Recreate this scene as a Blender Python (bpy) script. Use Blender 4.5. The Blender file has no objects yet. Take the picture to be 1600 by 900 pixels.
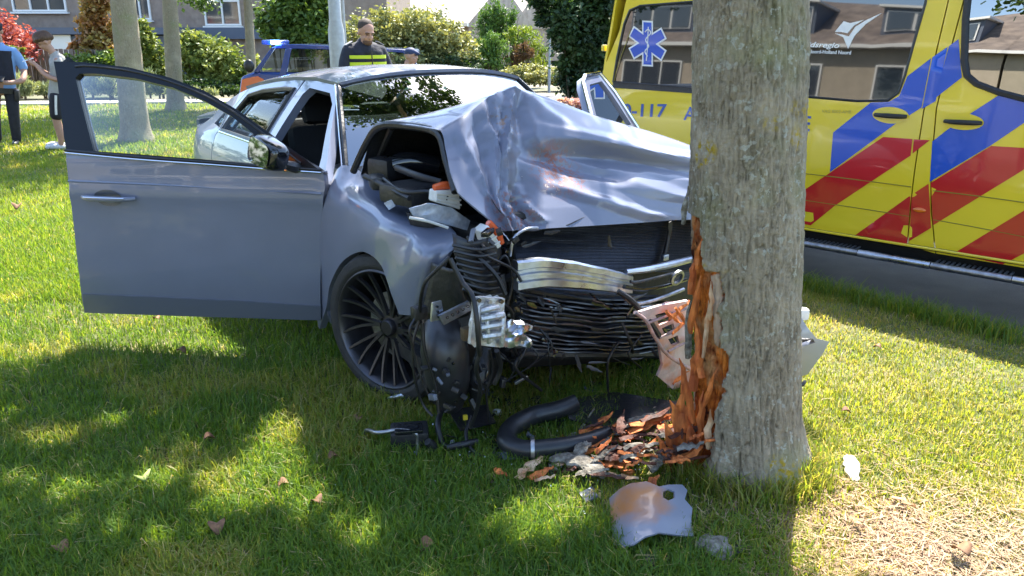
import bpy, bmesh, math, random
import numpy as np
from mathutils import Vector, Matrix, noise
from mathutils.geometry import delaunay_2d_cdt
R = math.radians
rnd = random.Random(7)
sc = bpy.context.scene
col = sc.collection

# ------------------------------------------------------------------ camera, light, exposure
FPX, CH = 1220.0, 1.57
PIT = math.atan(392 / 1220.0)
cam_d = bpy.data.cameras.new('camera')
cam = bpy.data.objects.new('camera', cam_d)
col.objects.link(cam)
cam.location = (0, 0, CH)
cam.rotation_euler = (math.pi / 2 - PIT, 0, 0)
cam_d.sensor_width = 36
cam_d.lens = FPX / 1600 * 36
cam_d.clip_start = 0.05
cam_d.clip_end = 2000
sc.camera = cam

SUN_AZ, SUN_EL = 14.0, 56.0            # azimuth from +Y towards +X
w = bpy.data.worlds.new('World')
sc.world = w
w.use_nodes = True
nt = w.node_tree
nt.nodes.clear()
sky = nt.nodes.new('ShaderNodeTexSky')
sky.sky_type = 'NISHITA'
sky.sun_disc = False
sky.sun_elevation = R(SUN_EL)
sky.sun_rotation = R(SUN_AZ)
sky.air_density = 1.0
sky.dust_density = 1.0
sky.ozone_density = 1.4
bg = nt.nodes.new('ShaderNodeBackground')
bg.inputs['Strength'].default_value = 0.15
wo = nt.nodes.new('ShaderNodeOutputWorld')
nt.links.new(sky.outputs[0], bg.inputs[0])
nt.links.new(bg.outputs[0], wo.inputs[0])
sd = bpy.data.lights.new('sun', 'SUN')
sd.energy = 5.0
sd.angle = R(0.55)
sd.color = (1.0, 0.94, 0.84)
sun = bpy.data.objects.new('sun', sd)
col.objects.link(sun)
sv = Vector((math.sin(R(SUN_AZ)) * math.cos(R(SUN_EL)), math.cos(R(SUN_AZ)) * math.cos(R(SUN_EL)), math.sin(R(SUN_EL))))
sun.rotation_euler = (-sv).to_track_quat('-Z', 'Y').to_euler()
sun.location = (0, 0, 20)
sc.view_settings.view_transform = 'Standard'
sc.view_settings.look = 'None'
sc.view_settings.exposure = 2.05
sc.view_settings.gamma = 1.0
sc.cycles.max_bounces = 8
sc.cycles.transparent_max_bounces = 16
sc.cycles.sample_clamp_indirect = 6.0
sc.cycles.caustics_reflective = False
sc.cycles.caustics_refractive = False

# ------------------------------------------------------------------ ray helpers
def ray(px, py):
    x = (px - 800) / FPX; v = (py - 450) / FPX
    return Vector((x, math.cos(PIT) - v * math.sin(PIT), -math.sin(PIT) - v * math.cos(PIT)))
CO = Vector((0, 0, CH))
def atplane(px, py, pt, n):
    d = ray(px, py)
    return CO + d * ((Vector(pt) - CO).dot(n) / d.dot(n))
def atz(px, py, z=0.0):
    return atplane(px, py, (0, 0, z), Vector((0, 0, 1)))
def aty(px, py, y):
    return atplane(px, py, (0, y, 0), Vector((0, 1, 0)))
def proj(P):
    x, y, z = P[0], P[1], P[2] - CH
    dep = y * math.cos(PIT) - z * math.sin(PIT)
    if dep < 0.01: return (1e6, 1e6)
    return (800 + FPX * x / dep, 450 - FPX * (y * math.sin(PIT) + z * math.cos(PIT)) / dep)

# ------------------------------------------------------------------ materials
MATS = {}
def mat(name, c=(.5, .5, .5), rough=.6, metal=0., coat=0., spec=.5, var=0., vs=8., bump=0., bs=40., c2=None, stretch=(1, 1, 1),
        thr=None, tint=None, transl=0., emit=None, es=1.0, rvar=0., coord='Object', det=5.0):
    if name in MATS: return MATS[name]
    m = bpy.data.materials.new(name); MATS[name] = m
    m.use_nodes = True
    n = m.node_tree; L = n.links
    b = n.nodes['Principled BSDF']
    out = n.nodes['Material Output']
    b.inputs['Roughness'].default_value = rough
    b.inputs['Metallic'].default_value = metal
    b.inputs['Coat Weight'].default_value = coat
    b.inputs['Coat Roughness'].default_value = 0.03
    b.inputs['Specular IOR Level'].default_value = spec
    b.inputs['Base Color'].default_value = (*c, 1)
    tc = n.nodes.new('ShaderNodeTexCoord'); mp = n.nodes.new('ShaderNodeMapping')
    mp.inputs['Scale'].default_value = stretch
    L.new(tc.outputs[coord], mp.inputs[0])
    src = None
    if c2 is not None:
        mx = n.nodes.new('ShaderNodeMix'); mx.data_type = 'RGBA'
        mx.inputs[6].default_value = (*c, 1); mx.inputs[7].default_value = (*c2, 1)
        if tint:
            at = n.nodes.new('ShaderNodeAttribute'); at.attribute_name = tint
            L.new(at.outputs['Fac'], mx.inputs[0])
        else:
            no = n.nodes.new('ShaderNodeTexNoise'); no.inputs['Scale'].default_value = vs; no.inputs['Detail'].default_value = det
            L.new(mp.outputs[0], no.inputs[0])
            mr = n.nodes.new('ShaderNodeMapRange')
            lo, hi = thr if thr else (.35, .65)
            mr.inputs[1].default_value = lo; mr.inputs[2].default_value = hi
            L.new(no.outputs[0], mr.inputs[0]); L.new(mr.outputs[0], mx.inputs[0])
        src = mx.outputs[2]
    if var > 0:
        no = n.nodes.new('ShaderNodeTexNoise'); no.inputs['Scale'].default_value = vs * 1.7; no.inputs['Detail'].default_value = 6
        L.new(mp.outputs[0], no.inputs[0])
        mr = n.nodes.new('ShaderNodeMapRange')
        mr.inputs[1].default_value = .3; mr.inputs[2].default_value = .7
        mr.inputs[3].default_value = 1 - var; mr.inputs[4].default_value = 1 + var
        L.new(no.outputs[0], mr.inputs[0])
        mu = n.nodes.new('ShaderNodeVectorMath'); mu.operation = 'SCALE'
        if src: L.new(src, mu.inputs[0])
        else: mu.inputs[0].default_value = c
        L.new(mr.outputs[0], mu.inputs['Scale'])
        src = mu.outputs[0]
    if src: L.new(src, b.inputs['Base Color'])
    if rvar > 0:
        no = n.nodes.new('ShaderNodeTexNoise'); no.inputs['Scale'].default_value = 6; no.inputs['Detail'].default_value = 8
        L.new(mp.outputs[0], no.inputs[0])
        mr = n.nodes.new('ShaderNodeMapRange'); mr.inputs[1].default_value = .35; mr.inputs[2].default_value = .7
        mr.inputs[3].default_value = max(0, rough - rvar); mr.inputs[4].default_value = rough + rvar
        L.new(no.outputs[0], mr.inputs[0]); L.new(mr.outputs[0], b.inputs['Roughness'])
    if bump > 0:
        no = n.nodes.new('ShaderNodeTexNoise'); no.inputs['Scale'].default_value = bs; no.inputs['Detail'].default_value = 6
        L.new(mp.outputs[0], no.inputs[0])
        bp = n.nodes.new('ShaderNodeBump'); bp.inputs['Strength'].default_value = bump; bp.inputs['Distance'].default_value = .01
        L.new(no.outputs[0], bp.inputs['Height']); L.new(bp.outputs[0], b.inputs['Normal'])
    if emit:
        b.inputs['Emission Color'].default_value = (*emit, 1); b.inputs['Emission Strength'].default_value = es
    if transl > 0:
        tr = n.nodes.new('ShaderNodeBsdfTranslucent'); ms = n.nodes.new('ShaderNodeMixShader'); ms.inputs[0].default_value = transl
        tc2 = n.nodes.new('ShaderNodeVectorMath'); tc2.operation = 'MULTIPLY'; tc2.inputs[1].default_value = (1.25, 1.15, .55)
        if src: L.new(src, tc2.inputs[0])
        else: tc2.inputs[0].default_value = c
        L.new(tc2.outputs[0], tr.inputs[0])
        L.new(b.outputs[0], ms.inputs[1]); L.new(tr.outputs[0], ms.inputs[2]); L.new(ms.outputs[0], out.inputs[0])
    return m

def glass_mat(name, tintc, refl=.0, ior=1.5, rough=0.0):
    m = bpy.data.materials.new(name); MATS[name] = m; m.use_nodes = True
    n = m.node_tree; L = n.links; n.nodes.clear()
    out = n.nodes.new('ShaderNodeOutputMaterial'); tr = n.nodes.new('ShaderNodeBsdfTransparent'); gl = n.nodes.new('ShaderNodeBsdfGlossy')
    tr.inputs[0].default_value = (*tintc, 1); gl.inputs['Roughness'].default_value = rough
    fr = n.nodes.new('ShaderNodeFresnel'); fr.inputs[0].default_value = ior
    ad = n.nodes.new('ShaderNodeMath'); ad.operation = 'ADD'; ad.inputs[1].default_value = refl; ad.use_clamp = True
    L.new(fr.outputs[0], ad.inputs[0])
    ms = n.nodes.new('ShaderNodeMixShader')
    L.new(ad.outputs[0], ms.inputs[0]); L.new(tr.outputs[0], ms.inputs[1]); L.new(gl.outputs[0], ms.inputs[2]); L.new(ms.outputs[0], out.inputs[0])
    return m

PAINT = mat('grey_car_paint', (.160, .176, .240), .38, 0, .85, .5, var=.04, vs=3)
BLACKP = mat('black_plastic', (.018, .018, .02), .42, var=.25, vs=30, bump=.25, bs=60)
BLACKG = mat('black_gloss', (.01, .011, .014), .12, 0, .6)
RUBBER = mat('tyre_rubber', (.022, .022, .023), .75, bump=.3, bs=80, var=.2, vs=20)
RIM = mat('rim_metal', (.075, .072, .08), .36, .75, var=.2, vs=10)
ALU = mat('aluminium', (.52, .55, .62), .40, 1., var=.18, vs=14, bump=.12, bs=25, rvar=.14)
ALUD = mat('dirty_aluminium', (.36, .37, .40), .42, 1., var=.3, vs=20, bump=.3, bs=40)
CASTM = mat('cast_metal', (.55, .56, .58), .5, .9, var=.2, vs=30, bump=.5, bs=90)
RADM = mat('radiator_black', (.030, .034, .048), .30, .5, var=.3, vs=20, bump=.1, bs=120)
DARKM = mat('engine_bay_black', (.012, .012, .014), .6, var=.4, vs=20, bump=.4, bs=30)
GREYM = mat('grey_plastic', (.10, .11, .14), .4, var=.25, vs=12, bump=.3, bs=30)
ORANGE = mat('orange_reflector', (.75, .13, .04), .25, 0, .5)
WHITEP = mat('white_plastic', (.68, .67, .64), .45, var=.1, vs=20, bump=.3, bs=30)
SEAT = mat('black_seat_fabric', (.014, .014, .017), .8, bump=.3, bs=90)
CHROME = mat('chrome_trim', (.8, .8, .82), .12, 1.)
CGLASS = glass_mat('car_glass', (.80, .86, .84), .0)
WSGLASS = glass_mat('windscreen_glass', (.42, .55, .53), .34)
VGLASS = mat('van_dark_glass', (.006, .008, .012), .015, 0, 1.0, 1.0)
LENS = glass_mat('clear_lens', (.55, .6, .7), .12, 1.6, .15)

# ------------------------------------------------------------------ object helpers
RM = {}     # root matrices
def tag(o, label=None, cat=None, group=None, kind=None):
    if label: o['label'] = label
    if cat: o['category'] = cat
    if group: o['group'] = group
    if kind: o['kind'] = kind
    return o
def empty(name, loc, rz=0., label=None, cat=None, group=None):
    o = bpy.data.objects.new(name, None); col.objects.link(o)
    o.location = loc; o.rotation_euler = (0, 0, rz)
    o.empty_display_size = .2
    RM[o.name] = Matrix.Translation(loc) @ Matrix.Rotation(rz, 4, 'Z')
    return tag(o, label, cat, group)
def link(name, me, parent=None):
    o = bpy.data.objects.new(name, me); col.objects.link(o)
    if parent: o.parent = parent
    return o
def smooth(me, ang=35):
    bm = bmesh.new(); bm.from_mesh(me)
    for f in bm.faces: f.smooth = True
    a = R(ang)
    for e in bm.edges:
        if len(e.link_faces) == 2 and e.calc_face_angle(0) > a: e.smooth = False
    bm.to_mesh(me); bm.free()

def catmull(pts, n=6):
    if len(pts) < 3: return [Vector(p) for p in pts]
    P = [Vector(p) for p in pts]; P = [P[0] * 2 - P[1]] + P + [P[-1] * 2 - P[-2]]
    out = []
    for i in range(1, len(P) - 2):
        for k in range(n):
            t = k / n
            out.append(.5 * ((2 * P[i]) + (-P[i-1] + P[i+1]) * t + (2*P[i-1] - 5*P[i] + 4*P[i+1] - P[i+2]) * t*t + (-P[i-1] + 3*P[i] - 3*P[i+1] + P[i+2]) * t**3))
    out.append(P[-2]); return out

class MB:
    def __init__(s): s.v = []; s.f = []; s.m = []; s.M = Matrix.Identity(4)
    def add(s, vs, fs, mi=0):
        b = len(s.v)
        s.v += [s.M @ Vector(p) for p in vs]
        for f in fs: s.f.append([b + i for i in f]); s.m.append(mi)
        return s
    def box(s, c, d, rot=None, mi=0, bev=0.):
        x, y, z = [k / 2 for k in d]
        rotm = rot if rot is not None else Matrix.Identity(3)
        bv = min(bev, x * .9, y * .9, z * .9)
        if bv <= 0:
            vs = [Vector((i*x, j*y, k*z)) for i in (-1, 1) for j in (-1, 1) for k in (-1, 1)]
            fs = [(0,1,3,2),(4,6,7,5),(0,4,5,1),(2,3,7,6),(0,2,6,4),(1,5,7,3)]
            return s.add([Vector(c) + rotm @ v for v in vs], fs, mi)
        bm = bmesh.new(); bmesh.ops.create_cube(bm, size=1)
        for v in bm.verts: v.co = Vector((v.co.x*2*x, v.co.y*2*y, v.co.z*2*z))
        bmesh.ops.bevel(bm, geom=bm.edges[:], offset=bv, segments=2, affect='EDGES', profile=.6)
        bm.verts.ensure_lookup_table()
        vs = [Vector(c) + rotm @ v.co for v in bm.verts]; fs = [[v.index for v in f.verts] for f in bm.faces]
        bm.free(); return s.add(vs, fs, mi)
    def tube(s, pts, r, seg=8, mi=0, sm=4, cap=True):
        P = catmull(pts, sm) if sm else [Vector(p) for p in pts]
        n = len(P)
        if isinstance(r, (int, float)): rr = [r] * n
        else:
            rr = [float(np.interp(i / (n - 1), np.linspace(0, 1, len(r)), r)) for i in range(n)]
        vs = []; up = Vector((0.13, .21, 1)).normalized(); t0 = None
        for i in range(n):
            t = (P[min(i+1, n-1)] - P[max(i-1, 0)])
            if t.length < 1e-9: t = Vector((0, 0, 1))
            t.normalize()
            if t0 is None:
                a = t.cross(up)
                if a.length < .05: a = t.cross(Vector((1, 0, 0)))
            else: a = a - t * a.dot(t)
            a.normalize(); bq = t.cross(a); t0 = t
            for k in range(seg):
                an = 2 * math.pi * k / seg
                vs.append(P[i] + (a * math.cos(an) + bq * math.sin(an)) * rr[i])
        fs = [(i*seg + k, i*seg + (k+1) % seg, (i+1)*seg + (k+1) % seg, (i+1)*seg + k) for i in range(n-1) for k in range(seg)]
        if cap: fs += [tuple(range(seg))[::-1], tuple((n-1)*seg + k for k in range(seg))]
        return s.add(vs, fs, mi)
    def lathe(s, prof, seg=24, c=(0, 0, 0), axis='Z', mi=0, closed=False):
        vs = []
        for r_, h in prof:
            for k in range(seg):
                a = 2*math.pi*k/seg; x, y = r_*math.cos(a), r_*math.sin(a)
                v = (x, y, h) if axis == 'Z' else ((x, h, y) if axis == 'Y' else (h, x, y))
                vs.append(Vector(c) + Vector(v))
        n = len(prof)
        fs = [(i*seg+k, i*seg+(k+1) % seg, (i+1)*seg+(k+1) % seg, (i+1)*seg+k) for i in range(n-1) for k in range(seg)]
        if closed: fs += [((n-1)*seg+k, (n-1)*seg+(k+1) % seg, (k+1) % seg, k) for k in range(seg)]
        return s.add(vs, fs, mi)
    def sphere(s, c, r, seg=16, rings=10, mi=0, rot=None):
        if isinstance(r, (int, float)): r = (r, r, r)
        vs = []; rm = rot if rot is not None else Matrix.Identity(3)
        for i in range(rings + 1):
            th = math.pi * i / rings
            for k in range(seg):
                a = 2*math.pi*k/seg
                vs.append(Vector(c) + rm @ Vector((r[0]*math.sin(th)*math.cos(a), r[1]*math.sin(th)*math.sin(a), r[2]*math.cos(th))))
        fs = [(i*seg+k, (i+1)*seg+k, (i+1)*seg+(k+1) % seg, i*seg+(k+1) % seg) for i in range(rings) for k in range(seg)]
        return s.add(vs, fs, mi)
    def grid(s, rows, mi=0):
        n = len(rows); mm = len(rows[0])
        vs = [p for r_ in rows for p in r_]
        fs = [(i*mm+j, i*mm+j+1, (i+1)*mm+j+1, (i+1)*mm+j) for i in range(n-1) for j in range(mm-1)]
        return s.add(vs, fs, mi)
    def extrude(s, poly, d, mi=0):
        """planar polygon (3D points) pushed along d"""
        n = len(poly); P = [Vector(p) for p in poly]; d = Vector(d)
        vs = P + [p + d for p in P]
        fs = [tuple(range(n))[::-1], tuple(range(n, 2*n))] + [(i, (i+1) % n, n+(i+1) % n, n+i) for i in range(n)]
        return s.add(vs, fs, mi)
    def build(s, name, mats, parent=None, world=False, ang=35, solid=0., sub=0, bevel=0., merge=False, off=-1):
        me = bpy.data.meshes.new(name)
        V = s.v
        if world and parent is not None:
            q = parent
            while q.name not in RM: q = q.parent
            M = RM[q.name].inverted(); V = [M @ v for v in V]
        me.from_pydata([tuple(v) for v in V], [], s.f)
        ml = mats if isinstance(mats, (list, tuple)) else [mats]
        for m in ml: me.materials.append(m)
        me.polygons.foreach_set('material_index', s.m)
        bm = bmesh.new(); bm.from_mesh(me)
        if merge: bmesh.ops.remove_doubles(bm, verts=bm.verts, dist=1e-5)
        if merge != 'keep': pass
        bmesh.ops.dissolve_degenerate(bm, edges=bm.edges, dist=1e-7)
        if not solid and not getattr(s, 'keepn', False): bmesh.ops.recalc_face_normals(bm, faces=bm.faces)
        bm.to_mesh(me); bm.free()
        smooth(me, ang)
        o = link(name, me, parent)
        if sub:
            md = o.modifiers.new('s', 'SUBSURF'); md.levels = sub; md.render_levels = sub
        if solid:
            md = o.modifiers.new('t', 'SOLIDIFY'); md.thickness = abs(solid); md.offset = off if solid > 0 else -off
            if len(ml) > 1: md.material_offset = 1; md.material_offset_rim = 0
            if abs(solid) > .004: es_ = o.modifiers.new('e', 'EDGE_SPLIT'); es_.split_angle = R(38)
        if bevel:
            md = o.modifiers.new('b', 'BEVEL'); md.width = bevel; md.segments = 2; md.limit_method = 'ANGLE'
        return o

def inpoly(x, y, P):
    c = False; n = len(P); j = n - 1
    for i in range(n):
        xi, yi = P[i][0], P[i][1]; xj, yj = P[j][0], P[j][1]
        if (yi > y) != (yj > y) and x < (xj - xi) * (y - yi) / (yj - yi) + xi: c = not c
        j = i
    return c
def drape(mb, outline, fn, holes=(), step=.06, nrm=None, mi=0, jit=0.):
    """fill a 2-D outline (minus holes) with small triangles and put every point through fn"""
    pts = []; edges = []
    def ring(P):
        s0 = len(pts)
        for i in range(len(P)):
            a = Vector(P[i][:2]); b = Vector(P[(i+1) % len(P)][:2]); k = max(1, int((b-a).length / step + .5))
            for t in range(k): pts.append(a.lerp(b, t / k))
        e = len(pts)
        for i in range(s0, e): edges.append((i, i+1 if i+1 < e else s0))
    ring(outline)
    for h in holes: ring(h)
    xs = [p[0] for p in outline]; ys = [p[1] for p in outline]
    nx = int((max(xs)-min(xs))/step)+1; ny = int((max(ys)-min(ys))/step)+1
    base = list(pts)
    for i in range(nx+1):
        for j in range(ny+1):
            x = min(xs) + i*step + .0007; y = min(ys) + j*step + .0009
            if not inpoly(x, y, outline): continue
            if any(inpoly(x, y, h) for h in holes): continue
            if min((q.x-x)**2 + (q.y-y)**2 for q in base) < (step*.35)**2: continue
            pts.append(Vector((x, y)))
    vo, eo, fo, *_ = delaunay_2d_cdt(pts, edges, [], 0, 1e-7)
    fs = []
    for f in fo:
        cx = sum(vo[i].x for i in f)/len(f); cy = sum(vo[i].y for i in f)/len(f)
        if inpoly(cx, cy, outline) and not any(inpoly(cx, cy, h) for h in holes): fs.append(list(f))
    vs = [Vector(fn(v.x, v.y)) for v in vo]
    if nrm is not None and fs:
        tot = Vector((0, 0, 0))
        for f in fs: tot += (vs[f[1]]-vs[f[0]]).cross(vs[f[2]]-vs[f[0]])
        if tot.dot(Vector(nrm)) < 0: fs = [f[::-1] for f in fs]
    mb.keepn = True
    return mb.add(vs, fs, mi)

def npmesh(name, V, k, mat_, parent=None, tint=None, F=None, smoothf=False):
    """fast mesh: V (N,3); every k consecutive verts are a face, or F (M,k)"""
    me = bpy.data.meshes.new(name); V = np.asarray(V, np.float32).reshape(-1, 3)
    if F is None: F = np.arange(len(V), dtype=np.int32).reshape(-1, k)
    F = np.asarray(F, np.int32)
    me.vertices.add(len(V)); me.vertices.foreach_set('co', V.ravel())
    me.loops.add(F.size); me.loops.foreach_set('vertex_index', F.ravel())
    me.polygons.add(len(F)); me.polygons.foreach_set('loop_start', np.arange(0, F.size, F.shape[1], dtype=np.int32))
    if smoothf: me.polygons.foreach_set('use_smooth', np.ones(len(F), bool))
    if tint is not None:
        a = me.attributes.new('tint', 'FLOAT', 'POINT'); a.data.foreach_set('value', np.asarray(tint, np.float32))
    me.update(calc_edges=True)
    me.materials.append(mat_)
    return link(name, me, parent)

rng = np.random.default_rng(11)
def leafquads(P, size, droop=.3, asp=.55, tl=None, up=0.):
    """a folded rhombic leaf (two triangles as a quad) at every point"""
    n = len(P); d = rng.normal(size=(n, 3)); d[:, 2] = d[:, 2]*.6 - droop + up*2; d /= np.linalg.norm(d, axis=1)[:, None]
    a = rng.normal(size=(n, 3)); b = np.cross(d, a); b /= np.linalg.norm(b, axis=1)[:, None]
    s = size * rng.uniform(.6, 1.3, n)[:, None]
    V = np.stack([P, P + d*s*.5 + b*s*asp*.5, P + d*s, P + d*s*.5 - b*s*asp*.5], 1)
    t = tl if tl is not None else rng.random(n)
    return V.reshape(-1, 3), np.repeat(t, 4)
def blob_points(cs, n, shell=.55, lump=.35):
    """points through the volumes of ellipsoids, gathered in clumps"""
    out = []; vols = np.array([c[3]*c[4]*c[5] for c in cs]); vols = vols/vols.sum()
    for c, vv in zip(cs, vols):
        m = int(n * vv); k = max(5, m // 45)
        d = rng.normal(size=(k, 3)); d /= np.linalg.norm(d, axis=1)[:, None]
        rr = (shell + (1-shell) * rng.random(k))[:, None]
        cc = d * rr
        idx = rng.integers(0, k, m)
        p = cc[idx] + rng.normal(size=(m, 3)) * lump * .33 * rng.uniform(.5, 1.3, k)[idx][:, None]
        out.append(p * np.array(c[3:6]) + np.array(c[:3]))
    return np.concatenate(out)

# ------------------------------------------------------------------ setting: lawn, road, path
ROAD_EDGE = [(9.5, -4.4), (6.2, .15), (4.5, 2.05), (2.80, 3.97), (1.92, 4.96), (.75, 6.35), (-.9, 8.9), (-2.1, 12.5), (-2.6, 17), (-2.6, 20.9)]
LAWN = [(-34, -7), (9.5, -7)] + ROAD_EDGE + [(-4.1, 20.6), (-7, 20.05), (-11.1, 19.3), (-34, 16.4)]
def gh(x, y):   # small unevenness of the lawn
    return .007*noise.noise(Vector((x*.7, y*.7, 3))) + .003*noise.noise(Vector((x*2.3, y*2.3, 9))) - .006
SOIL = mat('lawn_soil', (.07, .085, .028), .95, c2=(.20, .17, .09), vs=2.2, thr=(.45, .72), var=.3, bump=.8, bs=25)
m_ = MB()
drape(m_, LAWN, lambda x, y: (x, y, gh(x, y)), step=.9, nrm=(0, 0, 1))
# denser patch near the camera is in the same sheet through extra points
tag(m_.build('lawn', SOIL, ang=80), kind='structure')
GROUND = mat('far_ground', (.07, .085, .035), .95, c2=(.16, .14, .10), vs=.3, var=.2)
m_ = MB(); m_.grid([[Vector((x, y, -.215)) for x in (-400, 0, 400)] for y in (-400, 0, 400)])
tag(m_.build('ground', GROUND), kind='structure')
ASPH = mat('asphalt', (.045, .047, .052), .85, c2=(.075, .076, .08), vs=3, var=.18, bump=.9, bs=160)
ro = ROAD_EDGE
inner = [(x - .06, y - .03) for x, y in ro] + [(-2.7, 22.0), (-1.5, 24.2), (1, 25.5), (12, 26.5)]
outer = [(40, 26), (24, 10), (24, -6)]
m_ = MB(); drape(m_, inner + outer, lambda x, y: (x, y, -.2), step=2, nrm=(0, 0, 1))
tag(m_.build('road', ASPH), kind='structure')
# bank of earth and grass roots along the road edge
m_ = MB(); rows = []
fine = catmull([(x, y, 0) for x, y in ro], 8)
for p in fine:
    t = noise.noise(p*2.)*.03
    rows.append([p + Vector((-.05, -.03, gh(p.x, p.y))), p + Vector((.01+t, .01+t, -.03)), p + Vector((.05+t, .05+t, -.13)), p + Vector((.1+t, .1+t, -.205))])
m_.grid(rows); tag(m_.build('lawn_edge_bank', SOIL, ang=80), kind='structure')
# pale kerb + gravel path behind the lawn
KERB = mat('pale_concrete', (.48, .46, .42), .85, var=.15, vs=4, bump=.4, bs=60)
kp = [(-34, 16.5), (-11.1, 19.45), (-7, 20.2), (-4.1, 20.75), (-2.7, 20.95)]
m_ = MB(); m_.grid([[Vector((x, y, -.14)) for x, y in kp], [Vector((x-.1, y+.7, -.14)) for x, y in kp]])
PATH = tag(m_.build('path', KERB), kind='structure')
slab = None
for (a, b) in zip(kp[:-1], kp[1:]):
    a = Vector((*a, 0)); b = Vector((*b, 0)); d = (b-a); L_ = d.length; d.normalize(); n_ = Vector((-d.y, d.x, 0))
    k = int(L_ / 1.0)
    for i in range(k):
        c = a + d*(L_/k*(i+.5)) + n_*.35
        if c.x < -16: continue
        if slab is None:
            kb = MB(); kb.box((0, 0, 0), (.985, .8, .18), bev=.012); slab = kb.build('kerb_slab', KERB, PATH); o = slab
        else: o = slab.copy(); col.objects.link(o)
        o.location = c + Vector((0, 0, rnd.uniform(-.006, .006)-.045)); o.rotation_euler.z = math.atan2(d.y, d.x)

# ------------------------------------------------------------------ trees
def bark_mat(name, base, base2, lich=.5, yellow=True):
    m = bpy.data.materials.new(name); MATS[name] = m; m.use_nodes = True
    n = m.node_tree; L = n.links; b = n.nodes['Principled BSDF']; b.inputs['Roughness'].default_value = .9
    b.inputs['Specular IOR Level'].default_value = .2
    tc = n.nodes.new('ShaderNodeTexCoord'); mp = n.nodes.new('ShaderNodeMapping'); mp.inputs['Scale'].default_value = (1, 1, .34)
    L.new(tc.outputs['Object'], mp.inputs[0])
    def noi(scale, det=8, src=None, rough=.6):
        q = n.nodes.new('ShaderNodeTexNoise'); q.inputs['Scale'].default_value = scale; q.inputs['Detail'].default_value = det; q.inputs['Roughness'].default_value = rough
        L.new(src or tc.outputs['Object'], q.inputs[0]); return q.outputs[0]
    def rng_(src, a, b_, c=0, d=1):
        q = n.nodes.new('ShaderNodeMapRange'); q.inputs[1].default_value = a; q.inputs[2].default_value = b_; q.inputs[3].default_value = c; q.inputs[4].default_value = d
        L.new(src, q.inputs[0]); return q.outputs[0]
    def mix(f, a, b_):
        q = n.nodes.new('ShaderNodeMix'); q.data_type = 'RGBA'; L.new(f, q.inputs[0])
        for i, v in ((6, a), (7, b_)):
            if isinstance(v, tuple): q.inputs[i].default_value = (*v, 1)
            else: L.new(v, q.inputs[i])
        return q.outputs[2]
    fis = noi(48, 10, mp.outputs[0], .72)
    c = mix(rng_(fis, .36, .54), tuple(.5*(a+b_) for a, b_ in zip(base, base2)), base)
    ac = n.nodes.new('ShaderNodeAttribute'); ac.attribute_name = 'crack'
    c = mix(ac.outputs['Fac'], c, tuple(k*.55 for k in base2))
    c = mix(rng_(noi(5, 6), .48, .7), c, tuple(k*1.25+.015 for k in base))
    c = mix(rng_(noi(3.1, 5), .52, .8), c, (base[0]*.78, base[1]*.98, base[2]*.68))     # green algae
    vo = n.nodes.new('ShaderNodeTexVoronoi'); vo.inputs['Scale'].default_value = 30; vo.inputs['Randomness'].default_value = 1
    mp2 = n.nodes.new('ShaderNodeMapping'); mp2.inputs['Scale'].default_value = (1, 1, 1.6); L.new(tc.outputs['Object'], mp2.inputs[0]); L.new(mp2.outputs[0], vo.inputs[0])
    dots = rng_(noi(36, 3), .575, .61)
    wv = rng_(noi(6, 3), .42, .54)
    mu = n.nodes.new('ShaderNodeMath'); mu.operation = 'MULTIPLY'; L.new(dots, mu.inputs[0]); L.new(wv, mu.inputs[1])
    mu2 = n.nodes.new('ShaderNodeMath'); mu2.operation = 'MULTIPLY'; L.new(mu.outputs[0], mu2.inputs[0]); mu2.inputs[1].default_value = lich
    c = mix(mu2.outputs[0], c, (.46, .46, .40))
    if yellow:
        y1 = rng_(noi(2.6, 2), .60, .64); y2 = rng_(noi(38, 5), .47, .56)
        mu = n.nodes.new('ShaderNodeMath'); mu.operation = 'MULTIPLY'; L.new(y1, mu.inputs[0]); L.new(y2, mu.inputs[1])
        c = mix(mu.outputs[0], c, (.42, .30, .035))
    at = n.nodes.new('ShaderNodeAttribute'); at.attribute_name = 'wound'
    wn = noi(18, 8, mp.outputs[0]); wc = mix(rng_(wn, .38, .62), (.26, .050, .010), (.78, .235, .035))
    wc = mix(rng_(noi(7, 4), .52, .7), wc, (.62, .33, .14))
    wc = mix(rng_(noi(11, 6), .55, .68), wc, (.05, .012, .006))
    c = mix(at.outputs['Fac'], c, wc)
    at2 = n.nodes.new('ShaderNodeAttribute'); at2.attribute_name = 'inner'
    c = mix(at2.outputs['Fac'], c, mix(rng_(noi(14, 6, mp.outputs[0]), .35, .6), (.42, .27, .17), (.60, .46, .34)))
    L.new(c, b.inputs['Base Color'])
    bp = n.nodes.new('ShaderNodeBump'); bp.inputs['Strength'].default_value = .9; bp.inputs['Distance'].default_value = .012
    hh = n.nodes.new('ShaderNodeMath'); hh.operation = 'ADD'; L.new(fis, hh.inputs[0]); L.new(noi(70, 5), hh.inputs[1]); L.new(hh.outputs[0], bp.inputs['Height'])
    L.new(bp.outputs[0], b.inputs['Normal'])
    return m
BARK = bark_mat('grey_bark', (.345, .29, .21), (.12, .095, .066), .7)
BARK2 = bark_mat('far_bark', (.30, .255, .175), (.15, .12, .08), .3, False)
TY = 2.66
WOUND = [(1084, 404), (1093, 364), (1100, 425), (1124, 426), (1127, 480), (1122, 530), (1136, 560), (1130, 620), (1112, 645), (1114, 690), (1098, 735), (1064, 748), (1020, 720), (1030, 560), (1040, 440), (1076, 400)]
INNER = [(1106, 432), (1122, 428), (1126, 480), (1120, 548), (1112, 540), (1110, 470)]
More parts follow.
